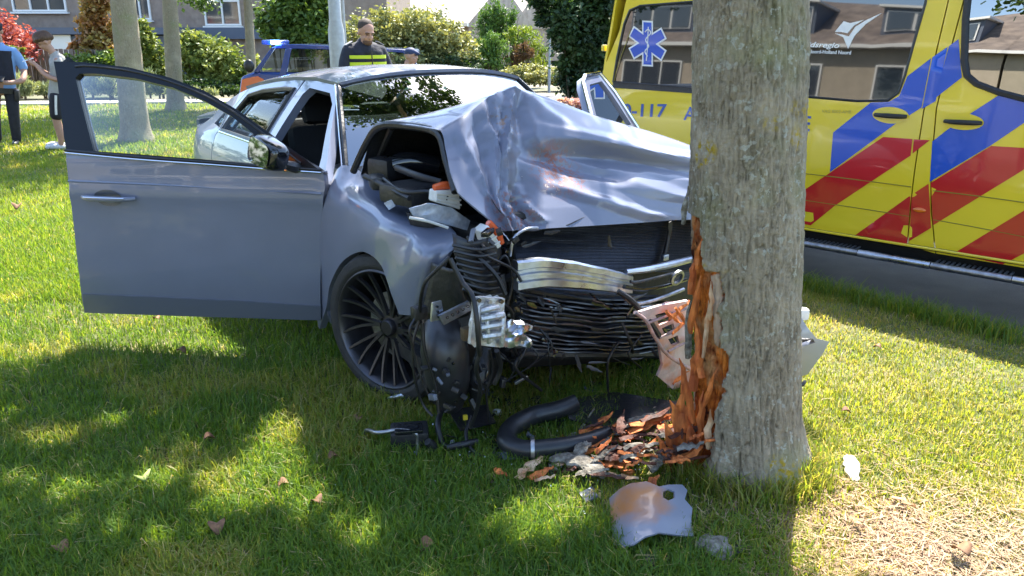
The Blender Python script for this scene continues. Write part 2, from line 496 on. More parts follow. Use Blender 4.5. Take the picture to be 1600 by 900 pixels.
prof = [(-420, 1094, 1262), (-60, 1088, 1259), (60, 1086, 1259), (170, 1084, 1256), (300, 1079, 1252), (400, 1077, 1249), (480, 1079, 1247), (560, 1080, 1246), (640, 1080, 1248), (690, 1078, 1252), (725, 1070, 1258), (750, 1058, 1267), (775, 1044, 1276), (800, 1036, 1288)]
zs, cxs, rs = [], [], []
for py, xl, xr in prof:
    a = aty(xl, py, TY); b = aty(xr, py, TY); zs.append(a.z); cxs.append((a.x+b.x)/2); rs.append((b.x-a.x)/2*.99)
zs += [8.5]; cxs += [1.35]; rs += [.05]; zs = [-z for z in zs]
o_ = np.argsort(zs)
ZZ_ = np.array(zs)[o_]; CX_ = np.array(cxs)[o_]; RR_ = np.array(rs)[o_]
def trunk_c(z): return float(np.interp(-z, ZZ_, CX_)), float(np.interp(-z, ZZ_, RR_))
root = empty('street_tree', (trunk_c(0)[0], TY, 0), label='large grey-barked tree the car has hit, with a torn orange wound low on its trunk', cat='tree')
SEG = 300
zl = list(np.linspace(-.12, 2.3, 430)) + list(np.linspace(2.35, 8.5, 40))
V = []; W = []; I = []; CK = []
for z in zl:
    cx0, r0 = trunk_c(z)
    lo = max(0., 1 - max(z, 0)/.28)
    for k in range(SEG):
        a = 2*math.pi*k/SEG; ca, sa = math.cos(a), math.sin(a)
        p = Vector((ca*2.2, sa*2.2, z*1.6))
        fz = noise.noise(Vector((ca*9 + .5*noise.noise(Vector((ca*3, sa*3, z*6))), sa*9, z*3.2)))
        wv_ = Vector((ca*11 + .8*noise.noise(Vector((ca*4, sa*4, z*9))), sa*11, z*5.5 + noise.noise(Vector((ca*6, sa*6, z*12)))))
        cr1 = max(0., 1-abs(noise.noise(wv_))*7.5) * (.55+.6*noise.noise(Vector((ca*5, sa*5, z*7))))
        cr2 = max(0., 1-abs(noise.noise(wv_*2.3+Vector((7, 3, 1))))*6)*.6
        crk = max(0., min(1., max(cr1, cr2*(.6+.8*noise.noise(Vector((ca*3, sa*3, z*4+9)))))))
        fis = -crk*.009 + .006*noise.noise(Vector((ca*16, sa*16, z*9))) + .0035*noise.noise(Vector((ca*50, sa*50, z*34)))
        r = r0*(1 + .025*noise.noise(p)) + fis + .003
        r *= 1 + lo*lo*(.08 + .26*(noise.noise(Vector((ca*1.9, sa*1.9, 4.))) + .35*math.cos(5*a+.6)))
        P = Vector((cx0 + r*ca, TY + r*sa, z)); wd = 0.; inn = 0.
        if z < 1.25 and sa < .55 and ca < .6:
            q = proj(P)
            wob = 9*noise.noise(Vector((z*14, a*5, 1.)))+5*noise.noise(Vector((z*45, a*17, 1.)))
            if inpoly(q[0]+wob, q[1], WOUND) or (ca < -.75 and .22 < z < .98 and sa > -.4 and wob > -8):
                wd = 1.
                rr = r - .020 - .016*abs(noise.noise(Vector((ca*30, sa*30, z*5)))) - .012*noise.noise(Vector((ca*8, sa*8, z*16))) - .008*abs(noise.noise(Vector((ca*70, sa*70, z*14))))
                if inpoly(q[0]+wob*.5, q[1], INNER): inn = 1.; rr = r - .012
                P = Vector((cx0 + rr*ca, TY + rr*sa, z))
        V.append(P - Vector((trunk_c(0)[0], TY, 0))); W.append(wd); I.append(inn); CK.append(crk*(1-wd))
n_ = len(zl)
ii, kk = np.meshgrid(np.arange(n_-1), np.arange(SEG), indexing='ij')
F = np.stack([ii*SEG+kk, ii*SEG+(kk+1) % SEG, (ii+1)*SEG+(kk+1) % SEG, (ii+1)*SEG+kk], -1).reshape(-1, 4)
tk = npmesh('trunk', [tuple(v) for v in V], 4, BARK, root, F=F, smoothf=True)
for nm, dat in (('wound', W), ('inner', I), ('crack', CK)):
    a = tk.data.attributes.new(nm, 'FLOAT', 'POINT'); a.data.foreach_set('value', np.array(dat, np.float32))
# splinters and bark flaps standing off the wound
SPL = mat('fresh_orange_wood', (.66, .20, .045), .8, c2=(.34, .075, .018), vs=30, stretch=(1, 1, .3), var=.35, bump=.6, bs=60)
SPLP = mat('pale_sapwood', (.60, .42, .27), .8, c2=(.42, .20, .09), vs=18, var=.2, bump=.5, bs=60)
BARKC = mat('loose_bark', (.23, .215, .18), .9, c2=(.10, .085, .065), vs=40, var=.3, bump=1., bs=70)
def shard(mb, a, b, wd, th, up, mi=0, n=6, ragged=.4):
    """a ragged splinter from a to b with a real thickness"""
    a = Vector(a); b = Vector(b); d = b - a; L_ = d.length; d.normalize(); up = Vector(up); s_ = d.cross(up).normalized(); u_ = s_.cross(d).normalized()
    rows = []
    for i in range(n+1):
        t = i/n; k = wd*(.35+.65*math.sin(math.pi*min(1, .18+t*.75)))*(1 - .75*t**4)
        c = a + d*L_*t + s_*wd*ragged*rnd.uniform(-.4, .4) + u_*th*rnd.uniform(-.5, .5)
        l, r_ = k*.5*rnd.uniform(.7, 1.2), k*.5*rnd.uniform(.7, 1.2)
        rows.append([c - s_*l, c + u_*th*.5, c + s_*r_, c - u_*th*.5, c - s_*l])
    mb.grid(rows, mi); mb.add([rows[0][0], rows[0][1], rows[0][2], rows[0][3]], [(0, 1, 2, 3)], mi); mb.add([rows[-1][0], rows[-1][1], rows[-1][2], rows[-1][3]], [(3, 2, 1, 0)], mi)
def on_trunk(px, py, out=0.):
    P = aty(px, py, TY)
    for _ in range(6):
        cx0, r0 = trunk_c(P.z); dx = max(-.98, min(.98, (P.x-cx0)/r0)); yy = TY - (r0+out)*math.sqrt(1-dx*dx); P = aty(px, py, yy)
    return P
for a, b, wd, mi in [((1088, 420), (1097, 372), .022, 0), ((1080, 460), (1086, 400), .03, 0), ((1074, 560), (1078, 470), .03, 2), ((1084, 660), (1062, 560), .035, 0), ((1100, 560), (1108, 470), .02, 1),
                 ((1072, 700), (1048, 625), .04, 0), ((1092, 700), (1098, 610), .03, 0), ((1068, 350), (1075, 290), .02, 2), ((1098, 640), (1120, 575), .022, 0), ((1078, 520), (1094, 430), .028, 0), ((1110, 500), (1112, 440), .018, 1), ((1060, 720), (1042, 660), .05, 0), ((1078, 735), (1056, 640), .06, 0), ((1090, 742), (1076, 650), .05, 0), ((1050, 740), (1030, 682), .045, 0), ((1068, 690), (1064, 600), .04, 0), ((1096, 590), (1088, 500), .035, 0), ((1082, 610), (1090, 540), .04, 0), ((1104, 700), (1112, 640), .03, 1)]:
    mb = MB(); A_ = on_trunk(*a, .0); B_ = on_trunk(*b, .02); shard(mb, A_, B_, wd, .012, (0, -1, 0))
    mb.build('splinter', [SPL, SPLP, BARKC][mi], root, world=True, ang=20)
# limbs and crown (mostly above the frame: they throw the shade)
LEAF = mat('tree_leaves', (.035, .085, .018), .5, c2=(.09, .16, .03), tint='tint', transl=.35)
def limb(root_, pts, r0, r1, m, name='limb'):
    mb = MB(); mb.tube(pts, [r0, (r0+r1)*.55, r1], 10, sm=5); return mb.build(name, m, root_, world=True, ang=80)
for pts in [[(1.1, 2.7, 2.6), (.4, 3.2, 3.6), (-.6, 4.2, 4.6), (-1.6, 5.0, 5.2)], [(1.15, 2.7, 3.0), (1.5, 1.8, 4.2), (1.8, .6, 5.4)], [(1.12, 2.7, 3.4), (.2, 2.0, 4.6), (-1.4, 1.2, 5.6)],
            [(1.15, 2.7, 3.6), (2.0, 3.1, 5.0), (3.0, 3.2, 6.2)], [(.0, 3.6, 4.0), (-.6, 4.8, 4.4), (-.6, 5.8, 5.0)]]:
    limb(root, [Vector(p) for p in pts], .09, .02, BARK)
def sh(x, y, z):  # where something at height z must stand for its shade to fall on the ground at x, y
    k = z / math.tan(R(SUN_EL)); return (x + k*math.sin(R(SUN_AZ)), y + k*math.cos(R(SUN_AZ)), z)
CROWN = []
for x, y, z, rx, ry, rz in [(-2.5, 2.75, 4.6, .95, .85, .6), (-1.3, 2.6, 4.4, 1.0, .95, .6), (-.2, 2.3, 4.9, .9, .75, .6), (-3.6, 2.5, 4.8, 1.1, .8, .6), (-2.0, 1.7, 4.7, 1.5, .6, .6), (.4, 1.75, 4.6, .85, .55, .5),
                            (-.3, 3.1, 5.2, .55, .35, .4), (-1.6, 1.15, 5.0, 2.2, .55, .5), (.45, 1.2, 5.0, .75, .5, .5), (.35, 2.25, 4.7, .5, .4, .4), (-4.8, 1.9, 4.9, .9, .9, .6), (-1.0, 1.8, 5.4, .9, .5, .5)]:
    CROWN.append((*sh(x, y, z), rx, ry, rz))
CROWN += [(.2, -1.9, 6.6, 2.4, 1.2, .9), (2.6, -1.7, 6.6, 1.2, .9, .7), (-2.6, -1.9, 6.4, 1.4, 1.0, .8)]
P = blob_points(CROWN, 50000, .35, .5)
kx_, ky_ = math.sin(R(SUN_AZ))/math.tan(R(SUN_EL)), math.cos(R(SUN_AZ))/math.tan(R(SUN_EL))
gx_, gy_ = P[:, 0]-P[:, 2]*kx_, P[:, 1]-P[:, 2]*ky_; keep = np.ones(len(P), bool)   # leaves removed wherever a sun patch is wanted on the ground
for px, py, ra, rb in ((405, 762, .17, .15), (432, 690, .08, .14), (470, 800, .08, .07), (60, 700, .06, .05), (140, 850, .08, .05), (90, 780, .05, .05), (250, 760, .05, .06), (520, 700, .04, .06), (240, 860, .06, .04), (20, 760, .05, .05), (330, 600, .05, .05), (980, 700, .05, .05), (760, 820, .05, .05), (180, 660, .05, .06), (256, 618, .16, .07), (425, 625, .05, .09), (852, 792, .16, .20), (835, 855, .10, .08), (22, 640, .12, .10), (360, 805, .12, .07), (300, 690, .05, .05), (110, 600, .06, .05), (700, 740, .05, .05), (640, 800, .05, .06), (180, 780, .07, .05), (560, 850, .06, .04)):
    q = atz(px, py); wob = np.array([noise.noise(Vector((a*5, b*5, px))) for a, b in zip(gx_, gy_)])*.45
    keep &= ((gx_-q.x)/(ra+.05))**2 + ((gy_-q.y)/(rb+.05))**2 + wob > 1
P = P[keep]
V, T = leafquads(P, .10, .4, .75)
npmesh('crown', V - np.array([trunk_c(0)[0], TY, 0.]), 4, LEAF, root, T)
# dapples: the gaps are cut into the crown to shape the light below

def far_tree(px, py, pxt, pyt, wpx, label, crown, nl=7000, leaf=.16, m=LEAF, bark=BARK2, hh=6.0, group=None, flare=1.35):
    b = atz(px, py); t = aty(pxt, pyt, b.y); dep = b.y*math.cos(PIT)+CH*math.sin(PIT)
    r0 = wpx/FPX*dep/2
    rt = empty('street_tree', tuple(b), label=label, cat='tree', group=group)
    d = (t-b)/(t.z-b.z)
    mb = MB(); rows = []
    for z in list(np.linspace(-.08, 3.4, 60)) + [4.2, 5.2, hh]:
        c = b + d*z; rr = r0*(1-.3*max(z, 0)/hh*1.6 if z < 4 else .4)*(1+(flare-1)*max(0, 1-max(z, 0)/.35)**2)
        rows.append([c + Vector((math.cos(a), math.sin(a), 0))*rr*(1+.035*noise.noise(Vector((math.cos(a)*2, math.sin(a)*2, z*2)))+.02*noise.noise(Vector((math.cos(a)*9, math.sin(a)*9, z*4)))) for a in [2*math.pi*k/28 for k in range(29)]])
    mb.grid(rows); mb.build('trunk', bark, rt, world=True, ang=80)
    for k in range(4):
        a = k*1.6+px; s = b + d*(hh*.45+.25*k)
        limb(rt, [s, s+Vector((math.cos(a)*.7, math.sin(a)*.7, .8)), s+Vector((math.cos(a)*1.5, math.sin(a)*1.5, 1.9))], r0*.45, .02, bark)
    P = blob_points([(b.x+c[0], b.y+c[1], c[2], *c[3:]) for c in crown], nl, .35, .5)
    V, T = leafquads(P, leaf, .4, .75)
    npmesh('crown', [tuple(x) for x in (V - np.array(b, dtype=float))], 4, m, rt, T)
    return rt
CR = [(0, .5, 5.6, 2.4, 2.4, 1.5), (1.0, -.5, 4.9, 1.4, 1.4, .9), (-1.2, .6, 4.8, 1.5, 1.3, .8)]
far_tree(213, 220, 192, 0, 42, 'thick mottled trunk seen through the open door window', CR)
far_tree(275, 172, 265, 0, 26, 'thinner trunk to the right of the thick one, standing near the path', [(0, 0, 5.4, 2.4, 2.2, 1.4)])
b3 = far_tree(396, 165, 388, 20, 15, 'slim trunk with low dark foliage left of the blue police car', [(-1.35, 0, 2.42, .75, .6, .30), (-.3, .2, 2.5, .6, .6, .32), (-2.0, 0, 2.75, .7, .6, .4), (0, 0, 5.4, 2.2, 2, 1.3), (.5, .1, 2.6, .45, .5, .25), (-.9, 0, 2.9, .9, .7, .4)], 9000, .13)

# ------------------------------------------------------------------ the crashed car (car-local: x forward, r to its right, z up)
CA = R(-55.8); CORG = Vector((0.143, 3.73, 0.0))
FWV = Vector((math.cos(CA), math.sin(CA), 0)); RTV = Vector((math.sin(CA), -math.cos(CA), 0))
car = empty('crashed_car', tuple(CORG), CA, 'grey saloon car with a crumpled bonnet and torn-off front, pressed against the tree', 'car')
def K(x, r, z): return Vector((x, -r, z))
def toloc(W): d = W - CORG; return (d.dot(FWV), d.dot(RTV), d.z)
def cr(px, py, r=.9): return toloc(atplane(px, py, CORG + RTV*r, RTV))
def cx(px, py, x): return toloc(atplane(px, py, CORG + FWV*x, FWV))
def Kx(px, py, x): return K(*cx(px, py, x))
def Kr(px, py, r): return K(*cr(px, py, r))
def plan(x):
    if x < -2.9: return .905 - .30*((-2.9-x)/1.05)**2.2
    if x > .2: return .905 - .13*((x-.2)/.7)**2
    return .905
def RS(x, z):
    p = plan(x)
    if z < .30: return p - .05*((.30-z)/.15)**1.5
    if z < .62: return p - .012 + .012*math.sin((z-.30)/.32*math.pi/2) if z < .62 else p
    if z < .72: return p - .006*(z-.62)/.1
    if z < .93: return p - .006 - .055*((z-.72)/.21)**1.6
    k = .076 + .012*min(1, (z-.93)/.06)
    q = max(0., -2.6-x)
    return p - k*.8 - (z-.93)*.56 - (z-.93)**2*.25 - q*.10
def cs(px, py):
    r = .88
    for _ in range(12):
        x, _r, z = cr(px, py, r); r = .5*r+.5*RS(max(-3.9, min(.9, x)), min(1.4, max(.1, z)))
    x, _r, z = cr(px, py, r); return (x, z)
def side(outline, name, holes=(), side_=1, step=.07, th=.02, mats=PAINT, off=0., parent=None, sub=0):
    mb = MB(); drape(mb, outline, lambda x, z: K(x, side_*(RS(x, z)+off), z), holes, step, nrm=(0, -side_, 0))
    return mb.build(name, mats, parent or car, solid=th, ang=50)

# roof rail curve z(x)
def zrail(x): return float(np.interp(x, [-3.35, -3.1, -2.8, -2.5, -2.2, -1.8, -1.4, -1.03], [.955, 1.04, 1.155, 1.235, 1.285, 1.322, 1.335, 1.322]))
RAILX = [-1.03, -1.4, -1.8, -2.2, -2.5, -2.8, -3.1, -3.35]
# door opening front (right): hole and frame
A_top = (-1.03, 1.322)
open_f = [(-.70, .90), (-.985, 1.235), (-1.10, 1.285), (-1.42, 1.296), (-1.47, 1.26), (-1.56, .95), (-1.58, .60), (-1.50, .30), (-.72, .28), (-.66, .45)]
rear_cut = [(-1.66, .26), (-1.66, .93), (-1.585, 1.20), (-1.55, 1.318)]
frame_out = [(-.60, .16), (-.60, .90), (-.66, .955), (-1.03, 1.322), (-1.3, 1.336), (-1.55, 1.330)] + [(-1.60, 1.20), (-1.665, .93), (-1.665, .245), (-2.52, .245), (-2.52, .16)]
for sgn in (1, -1):
    side(frame_out, 'side_frame', [open_f], sgn, step=.06, th=.045)
    # rear door with window
    rd = [(-1.672, .252), (-1.672, .93), (-1.605, 1.205), (-1.575, 1.328), (-1.8, 1.322), (-2.2, 1.285), (-2.45, 1.245), (-2.62, 1.05), (-2.66, .93), (-2.62, .72), (-2.50, .58), (-2.42, .40), (-2.40, .252)]
    wr = [(-1.715, .965), (-1.655, 1.19), (-1.635, 1.275), (-1.8, 1.27), (-2.15, 1.24), (-2.38, 1.20), (-2.53, 1.04), (-2.56, .965)]
    d = side(rd, 'rear_door', [wr], sgn, step=.07)
    side(wr, 'window_pane', (), sgn, step=.2, th=.004, mats=CGLASS, off=-.012, parent=d)
    mb = MB()
    mb.tube([K(x, sgn*(RS(x, z)+.003), z) for x, z in [(-1.69, .955), (-2.1, .957), (-2.60, .955)]], .008, 6); mb.build('chrome_strip', CHROME, d)
    mb = MB(); mb.tube([K(x, sgn*(RS(x, z)-.002), z) for x, z in wr + wr[:1]], .016, 6, sm=0); mb.build('window_seal', BLACKP, d)
    # quarter panel with the small rear window
    qp = [(-2.408, .252), (-2.43, .40), (-2.49, .55), (-2.60, .66), (-2.81, .715), (-3.03, .66), (-3.14, .53), (-3.19, .38), (-3.20, .22), (-3.55, .22), (-3.93, .26), (-3.97, .5), (-3.93, .70), (-3.86, .90), (-3.35, .957), (-3.1, 1.04), (-2.8, 1.155), (-2.458, 1.243), (-2.63, 1.05), (-2.67, .93), (-2.63, .72), (-2.51, .58), (-2.43, .38)]
    qp = [(-2.67, .93), (-2.63, .715), (-2.60, .672), (-2.81, .715), (-3.03, .66), (-3.14, .53), (-3.19, .38), (-3.20, .22), (-3.40, .22), (-3.66, .25), (-3.68, .5), (-3.68, .70), (-3.62, .90), (-3.50, .950), (-3.35, .957), (-3.1, 1.04), (-2.8, 1.155), (-2.458, 1.243), (-2.63, 1.05)]
    wq = [(-2.69, .975), (-2.655, 1.045), (-2.60, 1.11), (-2.78, 1.06), (-2.93, .98)]
    q = side(qp, 'quarter_panel', [wq], sgn, step=.07)
    side(wq, 'window_pane', (), sgn, step=.2, th=.004, mats=CGLASS, off=-.01, parent=q)
# roof, windscreen, rear window, boot
def crossrow(x_edge, z_edge, crown, bow, n=15):
    rr = RS(x_edge, z_edge); rows = []
    for i in range(n):
        t = -1 + 2*i/(n-1); k = 1 - abs(t)**2.4
        rows.append(K(x_edge + bow*(1-t*t), t*rr, z_edge + crown*k))
    return rows
mb = MB(); mb.grid([crossrow(x, zrail(x), .062, b) for x, b in [(-1.03, .12), (-1.08, .12), (-1.2, .1), (-1.4, .07), (-1.7, .02), (-2.0, -.04), (-2.3, -.12), (-2.5, -.16)]])
roof = mb.build('roof', PAINT, car, solid=.02, ang=50, merge=True)
aer = MB(); aer.extrude([K(-2.5, .012, 1.30), K(-2.66, .012, 1.27), K(-2.66, .012, 1.33)], (0, .024, 0)); aer.build('aerial', BLACKG, roof, bevel=.004)
def wsrow(t): # 0 = top, 1 = base
    x = -1.035 + t*(.415); z = 1.322 - t*.40
    rr = RS(-1.03, 1.322)*(1-t) + .735*t; row = []
    for i in range(15):
        s_ = -1 + 2*i/14
        row.append(K(x + (.12+.16*t)*(1-s_*s_), s_*rr, z + (.06*(1-t) + .025*t)*(1-abs(s_)**2.4) + .028*math.sin(math.pi*t)))
    return row
mb = MB(); mb.grid([wsrow(t/8) for t in range(9)])
ws = mb.build('windscreen', WSGLASS, car, ang=80, merge=True)
mb = MB()
for s_ in (0, -1): mb.tube([wsrow(t/8)[s_] + Vector((0, 0, .004)) for t in range(9)], .013, 6, sm=0)
mb.tube([p + Vector((0, 0, .002)) for p in wsrow(0)], .007, 6, sm=0); mb.build('seal', BLACKP, ws)
mb = MB(); mb.tube([wsrow(t/8)[-1] + K(-.022, .012, .008) for t in range(9)], .005, 6, sm=0)
mb.tube([wsrow(t/8)[0] + K(-.022, -.012, .008) for t in range(9)], .005, 6, sm=0); mb.build('chrome_strip', CHROME, ws)
mb = MB()
rows = []
for t in range(7):
    t /= 6; x = -2.5 - t*.72; z = zrail(x) ; rr = RS(x, z)-.03
    rows.append([K(x - .16*(1-s_*s_), s_*rr, z + .062*(1-abs(s_)**2.4)*(1-.3*t)) for s_ in [-1 + 2*i/12 for i in range(13)]])
mb.grid(rows); mb.build('rear_window', CGLASS, car, ang=80, merge=True)
def tailx(r, z):
    b = {0: 0}; k = min(1, abs(r)/.77)
    return -3.60 - .34*max(0, 1-k**3.2)**.6 + (0 if z < .62 else .0) + .10*max(0, (z-.70)/.25)
mb = MB(); rows = []
for z in (.24, .32, .45, .58, .68, .80, .90, .955):
    rows.append([K(tailx(r, z) + (.05 if z < .3 else 0), r, z) for r in [-.75, -.74, -.72, -.67, -.56, -.38, 0, .38, .56, .67, .72, .74, .75]])
mb.grid(rows); rb = mb.build('rear_bumper', PAINT, car, solid=.02, ang=60)
mb = MB(); rows = []
for t in range(7):
    t /= 6
    rows.append([K((-3.20 - .16*(1-s_*s_))*(1-t) + (tailx(s_*.75, .955))*t, s_*(.70+.04*t), (1.00)*(1-t)+.955*t + .05*(1-abs(s_)**2.2)) for s_ in [-1 + 2*i/12 for i in range(13)]])
mb.grid(rows); mb.build('boot_lid', PAINT, car, solid=.02, ang=60)
mb = MB(); rl = []
for sgn in (1, -1):
    side([(-3.67, .76), (-3.66, .85), (-3.58, .85), (-3.56, .79), (-3.60, .76)], 'tail_light', (), sgn, .05, .02, mat('red_lens', (.32, .01, .012), .12, coat=1, spec=.5), off=.006)
# floor, inner tub, dash, seats
mb = MB(); mb.box((-1.8, 0, .24), (4.1, 1.62, .06)); mb.box((-.52, 0, .55), (.06, 1.5, .62)); mb.box((-3.05, 0, .55), (.06, 1.5, .6)); mb.box((-3.3, 0, .93), (.4, 1.3, .03))
mb.box((-1.7, 0, .38), (1.2, .24, .24), bev=.03)
mb.build('floor_pan', DARKM, car)
mb = MB(); mb.box((-.80, 0, .80), (.42, 1.40, .26), bev=.06); mb.box((-.62, 0, .87), (.34, 1.36, .08), bev=.03); mb.box((-1.0, .30, .58), (.14, .5, .2), bev=.03)
mb.build('dashboard', BLACKP, car)
mb = MB(); mb.lathe([(.185+.016*math.cos(a), .016*math.sin(a)) for a in [2*math.pi*k/8 for k in range(8)]], 28, closed=True)
mb.box((0, 0, 0), (.34, .05, .02), bev=.01); mb.sphere((0, 0, 0), (.07, .07, .03))
sw = mb.build('steering_wheel', BLACKP, car); sw.location = K(-1.10, -.37, .83); sw.rotation_euler = (0, R(-65), 0)
for sgn in (1, -1):
    mb = MB(); rm = Matrix.Rotation(R(-16), 3, 'Y')
    mb.box(K(-1.45, sgn*.37, .45), (.52, .50, .16), bev=.06)
    s0 = mb.build('front_seat', SEAT, car)
    mb = MB(); mb.box(K(-1.76, sgn*.37, .76), (.14, .48, .58), rm, bev=.06); mb.build('backrest', SEAT, s0)
    mb = MB(); mb.box(K(-1.86, sgn*.37, 1.13), (.10, .26, .17), rm, bev=.045)
    for q in (-.06, .06): mb.tube([K(-1.83, sgn*.37+q, 1.0), K(-1.85, sgn*.37+q, 1.08)], .007, 6)
    mb.build('headrest', SEAT, s0)
mb = MB(); mb.box((-2.35, 0, .45), (.5, 1.35, .18), bev=.06); mb.box((-2.68, 0, .74), (.16, 1.35, .52), Matrix.Rotation(R(-20), 3, 'Y'), bev=.06)
for q in (-.42, 0, .42): mb.box((-2.80, q, 1.02), (.1, .24, .13), bev=.04)
mb.build('rear_seat', SEAT, car)

# wheels
def wheel(cxyz, steer, sgn, spokes=True):
    rt_, rr_, wd = .346, .272, .235
    m_ = Matrix.Translation(K(*cxyz)) @ Matrix.Rotation(steer, 4, 'Z') @ (Matrix.Identity(4) if sgn > 0 else Matrix.Rotation(math.pi, 4, 'Z'))
    # local: outward = -Y
    def arrange(mb): mb.M = m_; return mb
    mb = arrange(MB()); h = wd/2
    mb.lathe([(rr_-.005, -h*.80), (rr_+.014, -h*.98), (rt_-.045, -h), (rt_-.014, -h*.9), (rt_, -h*.68), (rt_+.001, -.03), (rt_-.006, -.026), (rt_-.006, -.018), (rt_+.001, -.014), (rt_+.001, .014), (rt_-.006, .018), (rt_-.006, .026), (rt_+.001, .03), (rt_, h*.68), (rt_-.014, h*.9), (rt_-.045, h), (rr_+.014, h*.98), (rr_-.005, h*.80)], 64, axis='Y')
    w0 = mb.build('wheel', RUBBER, car, ang=40)
    mb = arrange(MB())
    mb.lathe([(rr_+.006, -h*.93), (rr_-.002, -h*.97), (rr_-.012, -h*.90), (rr_-.020, -h*.6), (rr_-.03, 0), (rr_-.03, h*.8), (rr_+.006, h*.9)], 64, axis='Y')
    mb.build('rim_barrel', RIM, w0, ang=40)
    hub = arrange(MB()); hub.lathe([(.0, -h*.66), (.032, -h*.66), (.038, -h*.60), (.040, -h*.45), (.072, -h*.42), (.078, -h*.30), (.07, 0), (0, 0)], 32, axis='Y'); hub.build('hub', RIM, w0)
    for k in range(5):
        bt = arrange(MB()); a = 2*math.pi*k/5+.3; bt.lathe([(0, -h*.44), (.011, -h*.44), (.012, -h*.36)], 10, (.056*math.cos(a), 0, .056*math.sin(a)), axis='Y'); bt.build('wheel_bolt', BLACKG, w0)
    ns = 10
    for k in range(ns):
        for q in (-1, 1):
            sp = arrange(MB()); a0 = 2*math.pi*k/ns
            rows = []
            for i in range(9):
                t = i/8; r_ = .055 + (rr_-.014-.055)*t
                a = a0 + q*(.045 + .115*t**.8) + .10*t*t
                y = -h*(.52 + .40*t**1.5); wd2 = .0088 - .002*t; c = Vector((math.cos(a)*r_, y, math.sin(a)*r_)); td = Vector((-math.sin(a), 0, math.cos(a)))
                rows.append([c - td*wd2 + Vector((0, .018, 0)), c - td*wd2*.75, c + td*wd2*.75, c + td*wd2 + Vector((0, .018, 0))])
            sp.grid(rows); sp.build('spoke', RIM, w0, ang=50)
    dk = arrange(MB()); dk.lathe([(.0, -.02), (.155, -.02), (.155, .0), (0, 0)], 40, axis='Y'); dk.build('brake_disc', ALUD, w0)
    cl = arrange(MB())
    for a in np.linspace(.2, 1.3, 2): pass
    cl.box((.11, -.02, .09), (.09, .07, .12), Matrix.Rotation(.7, 3, 'Y'), bev=.015); cl.build('brake_caliper', BLACKP, w0)
    return w0
wheel((-.03, .775, .335), R(20), 1)
wheel((.02, -.80, .32), R(12), -1)
wheel((-2.82, .79, .33), 0, 1)
wheel((-2.82, -.79, .33), 0, -1)
for sgn in (1, -1):
    for xx in (-.0, -2.82):
        mb = MB(); mb.M = Matrix.Translation(K(xx, sgn*.66, .33)); mb.lathe([(.375, -.13*sgn), (.38, .0), (.375, .2*sgn), (.05, .21*sgn)], 32, axis='Y')
        mb.build('wheel_arch_liner', BLACKP, car)

# right front wing: bulged panel between wheel arch and bonnet line, torn at its front
arch = [(500, 512, .895), (511, 478, .90), (516, 446, .905), (530, 415, .91), (547, 398, .912), (568, 391, .912), (590, 403, .91), (607, 432, .905), (618, 462, .90), (627, 490, .895)]
mid2 = [(499, 505, .895), (503, 440, .90), (508, 385, .905), (530, 362, .905), (557, 358, .91), (590, 362, .91), (620, 385, .90), (640, 420, .895), (645, 458, .89), (640, 492, .885)]
mid1 = [(498, 500, .895), (500, 400, .90), (508, 335, .89), (540, 318, .885), (575, 325, .875), (612, 345, .87), (650, 372, .865), (672, 400, .865), (662, 445, .87), (648, 491, .87)]
outr = [(497, 495, .895), (500, 375, .895), (516, 300, .86), (548, 288, .80), (585, 302, .76), (622, 322, .745), (668, 350, .74), (706, 368, .75), (700, 404, .80), (657, 490, .82)]
top2 = [(497, 494, .87), (500, 372, .87), (524, 275, .80), (549, 262, .74), (590, 290, .71), (628, 312, .70), (672, 340, .70), (708, 366, .73), (701, 404, .78), (658, 489, .80)]
def refine_hard(rows, n=4, soft=.45):
    def seg(P):
        c = catmull(P, n); l = []
        for i in range(len(P)-1):
            for k in range(n): l.append(P[i].lerp(P[i+1], k/n))
        l.append(P[-1]); return [a.lerp(b, soft) for a, b in zip(l, c)]
    a = [seg(r_) for r_ in rows]; cols = [seg([a[i][j] for i in range(len(a))]) for j in range(len(a[0]))]
    return [[cols[j][i] for j in range(len(a[0]))] for i in range(len(cols[0]))]
def refine_rows(rows, n=4):
    a = [catmull(r_, n) for r_ in rows]; m2 = len(a[0]); cols = [catmull([a[i][j] for i in range(len(a))], n) for j in range(m2)]
    return [[cols[j][i] for j in range(m2)] for i in range(len(cols[0]))]
rows = [[Kr(*p) for p in q] for q in (top2, outr, mid1, mid2, arch)]
G = refine_rows(rows, 5)
for i, r_ in enumerate(G):
    for j, p in enumerate(r_):
        f = max(0, (j/len(r_)-.35))
        p += K(0, -.035*f*noise.noise(Vector((p.x*5, p.z*6, 2.))) - .02*f*abs(noise.noise(Vector((p.x*11, p.z*9, 7.)))) - .018*math.exp(-((p.x-.30)/.05)**2-((p.z-.80)/.05)**2), 0)
lip = [p + K(0, -.03, 0) for p in G[-1]]
mb = MB(); mb.grid(G + [lip]); mb.build('front_wing', PAINT, car, solid=.008, ang=60)
mb = MB(); G2 = [[K(p.x, p.y, p.z) for p in r_] for r_ in G]
lw = MB(); lw.grid([[Vector((p.x, -p.y, p.z)) for p in r_] for r_ in G]); lw.build('front_wing', PAINT, car, solid=.008, ang=60)

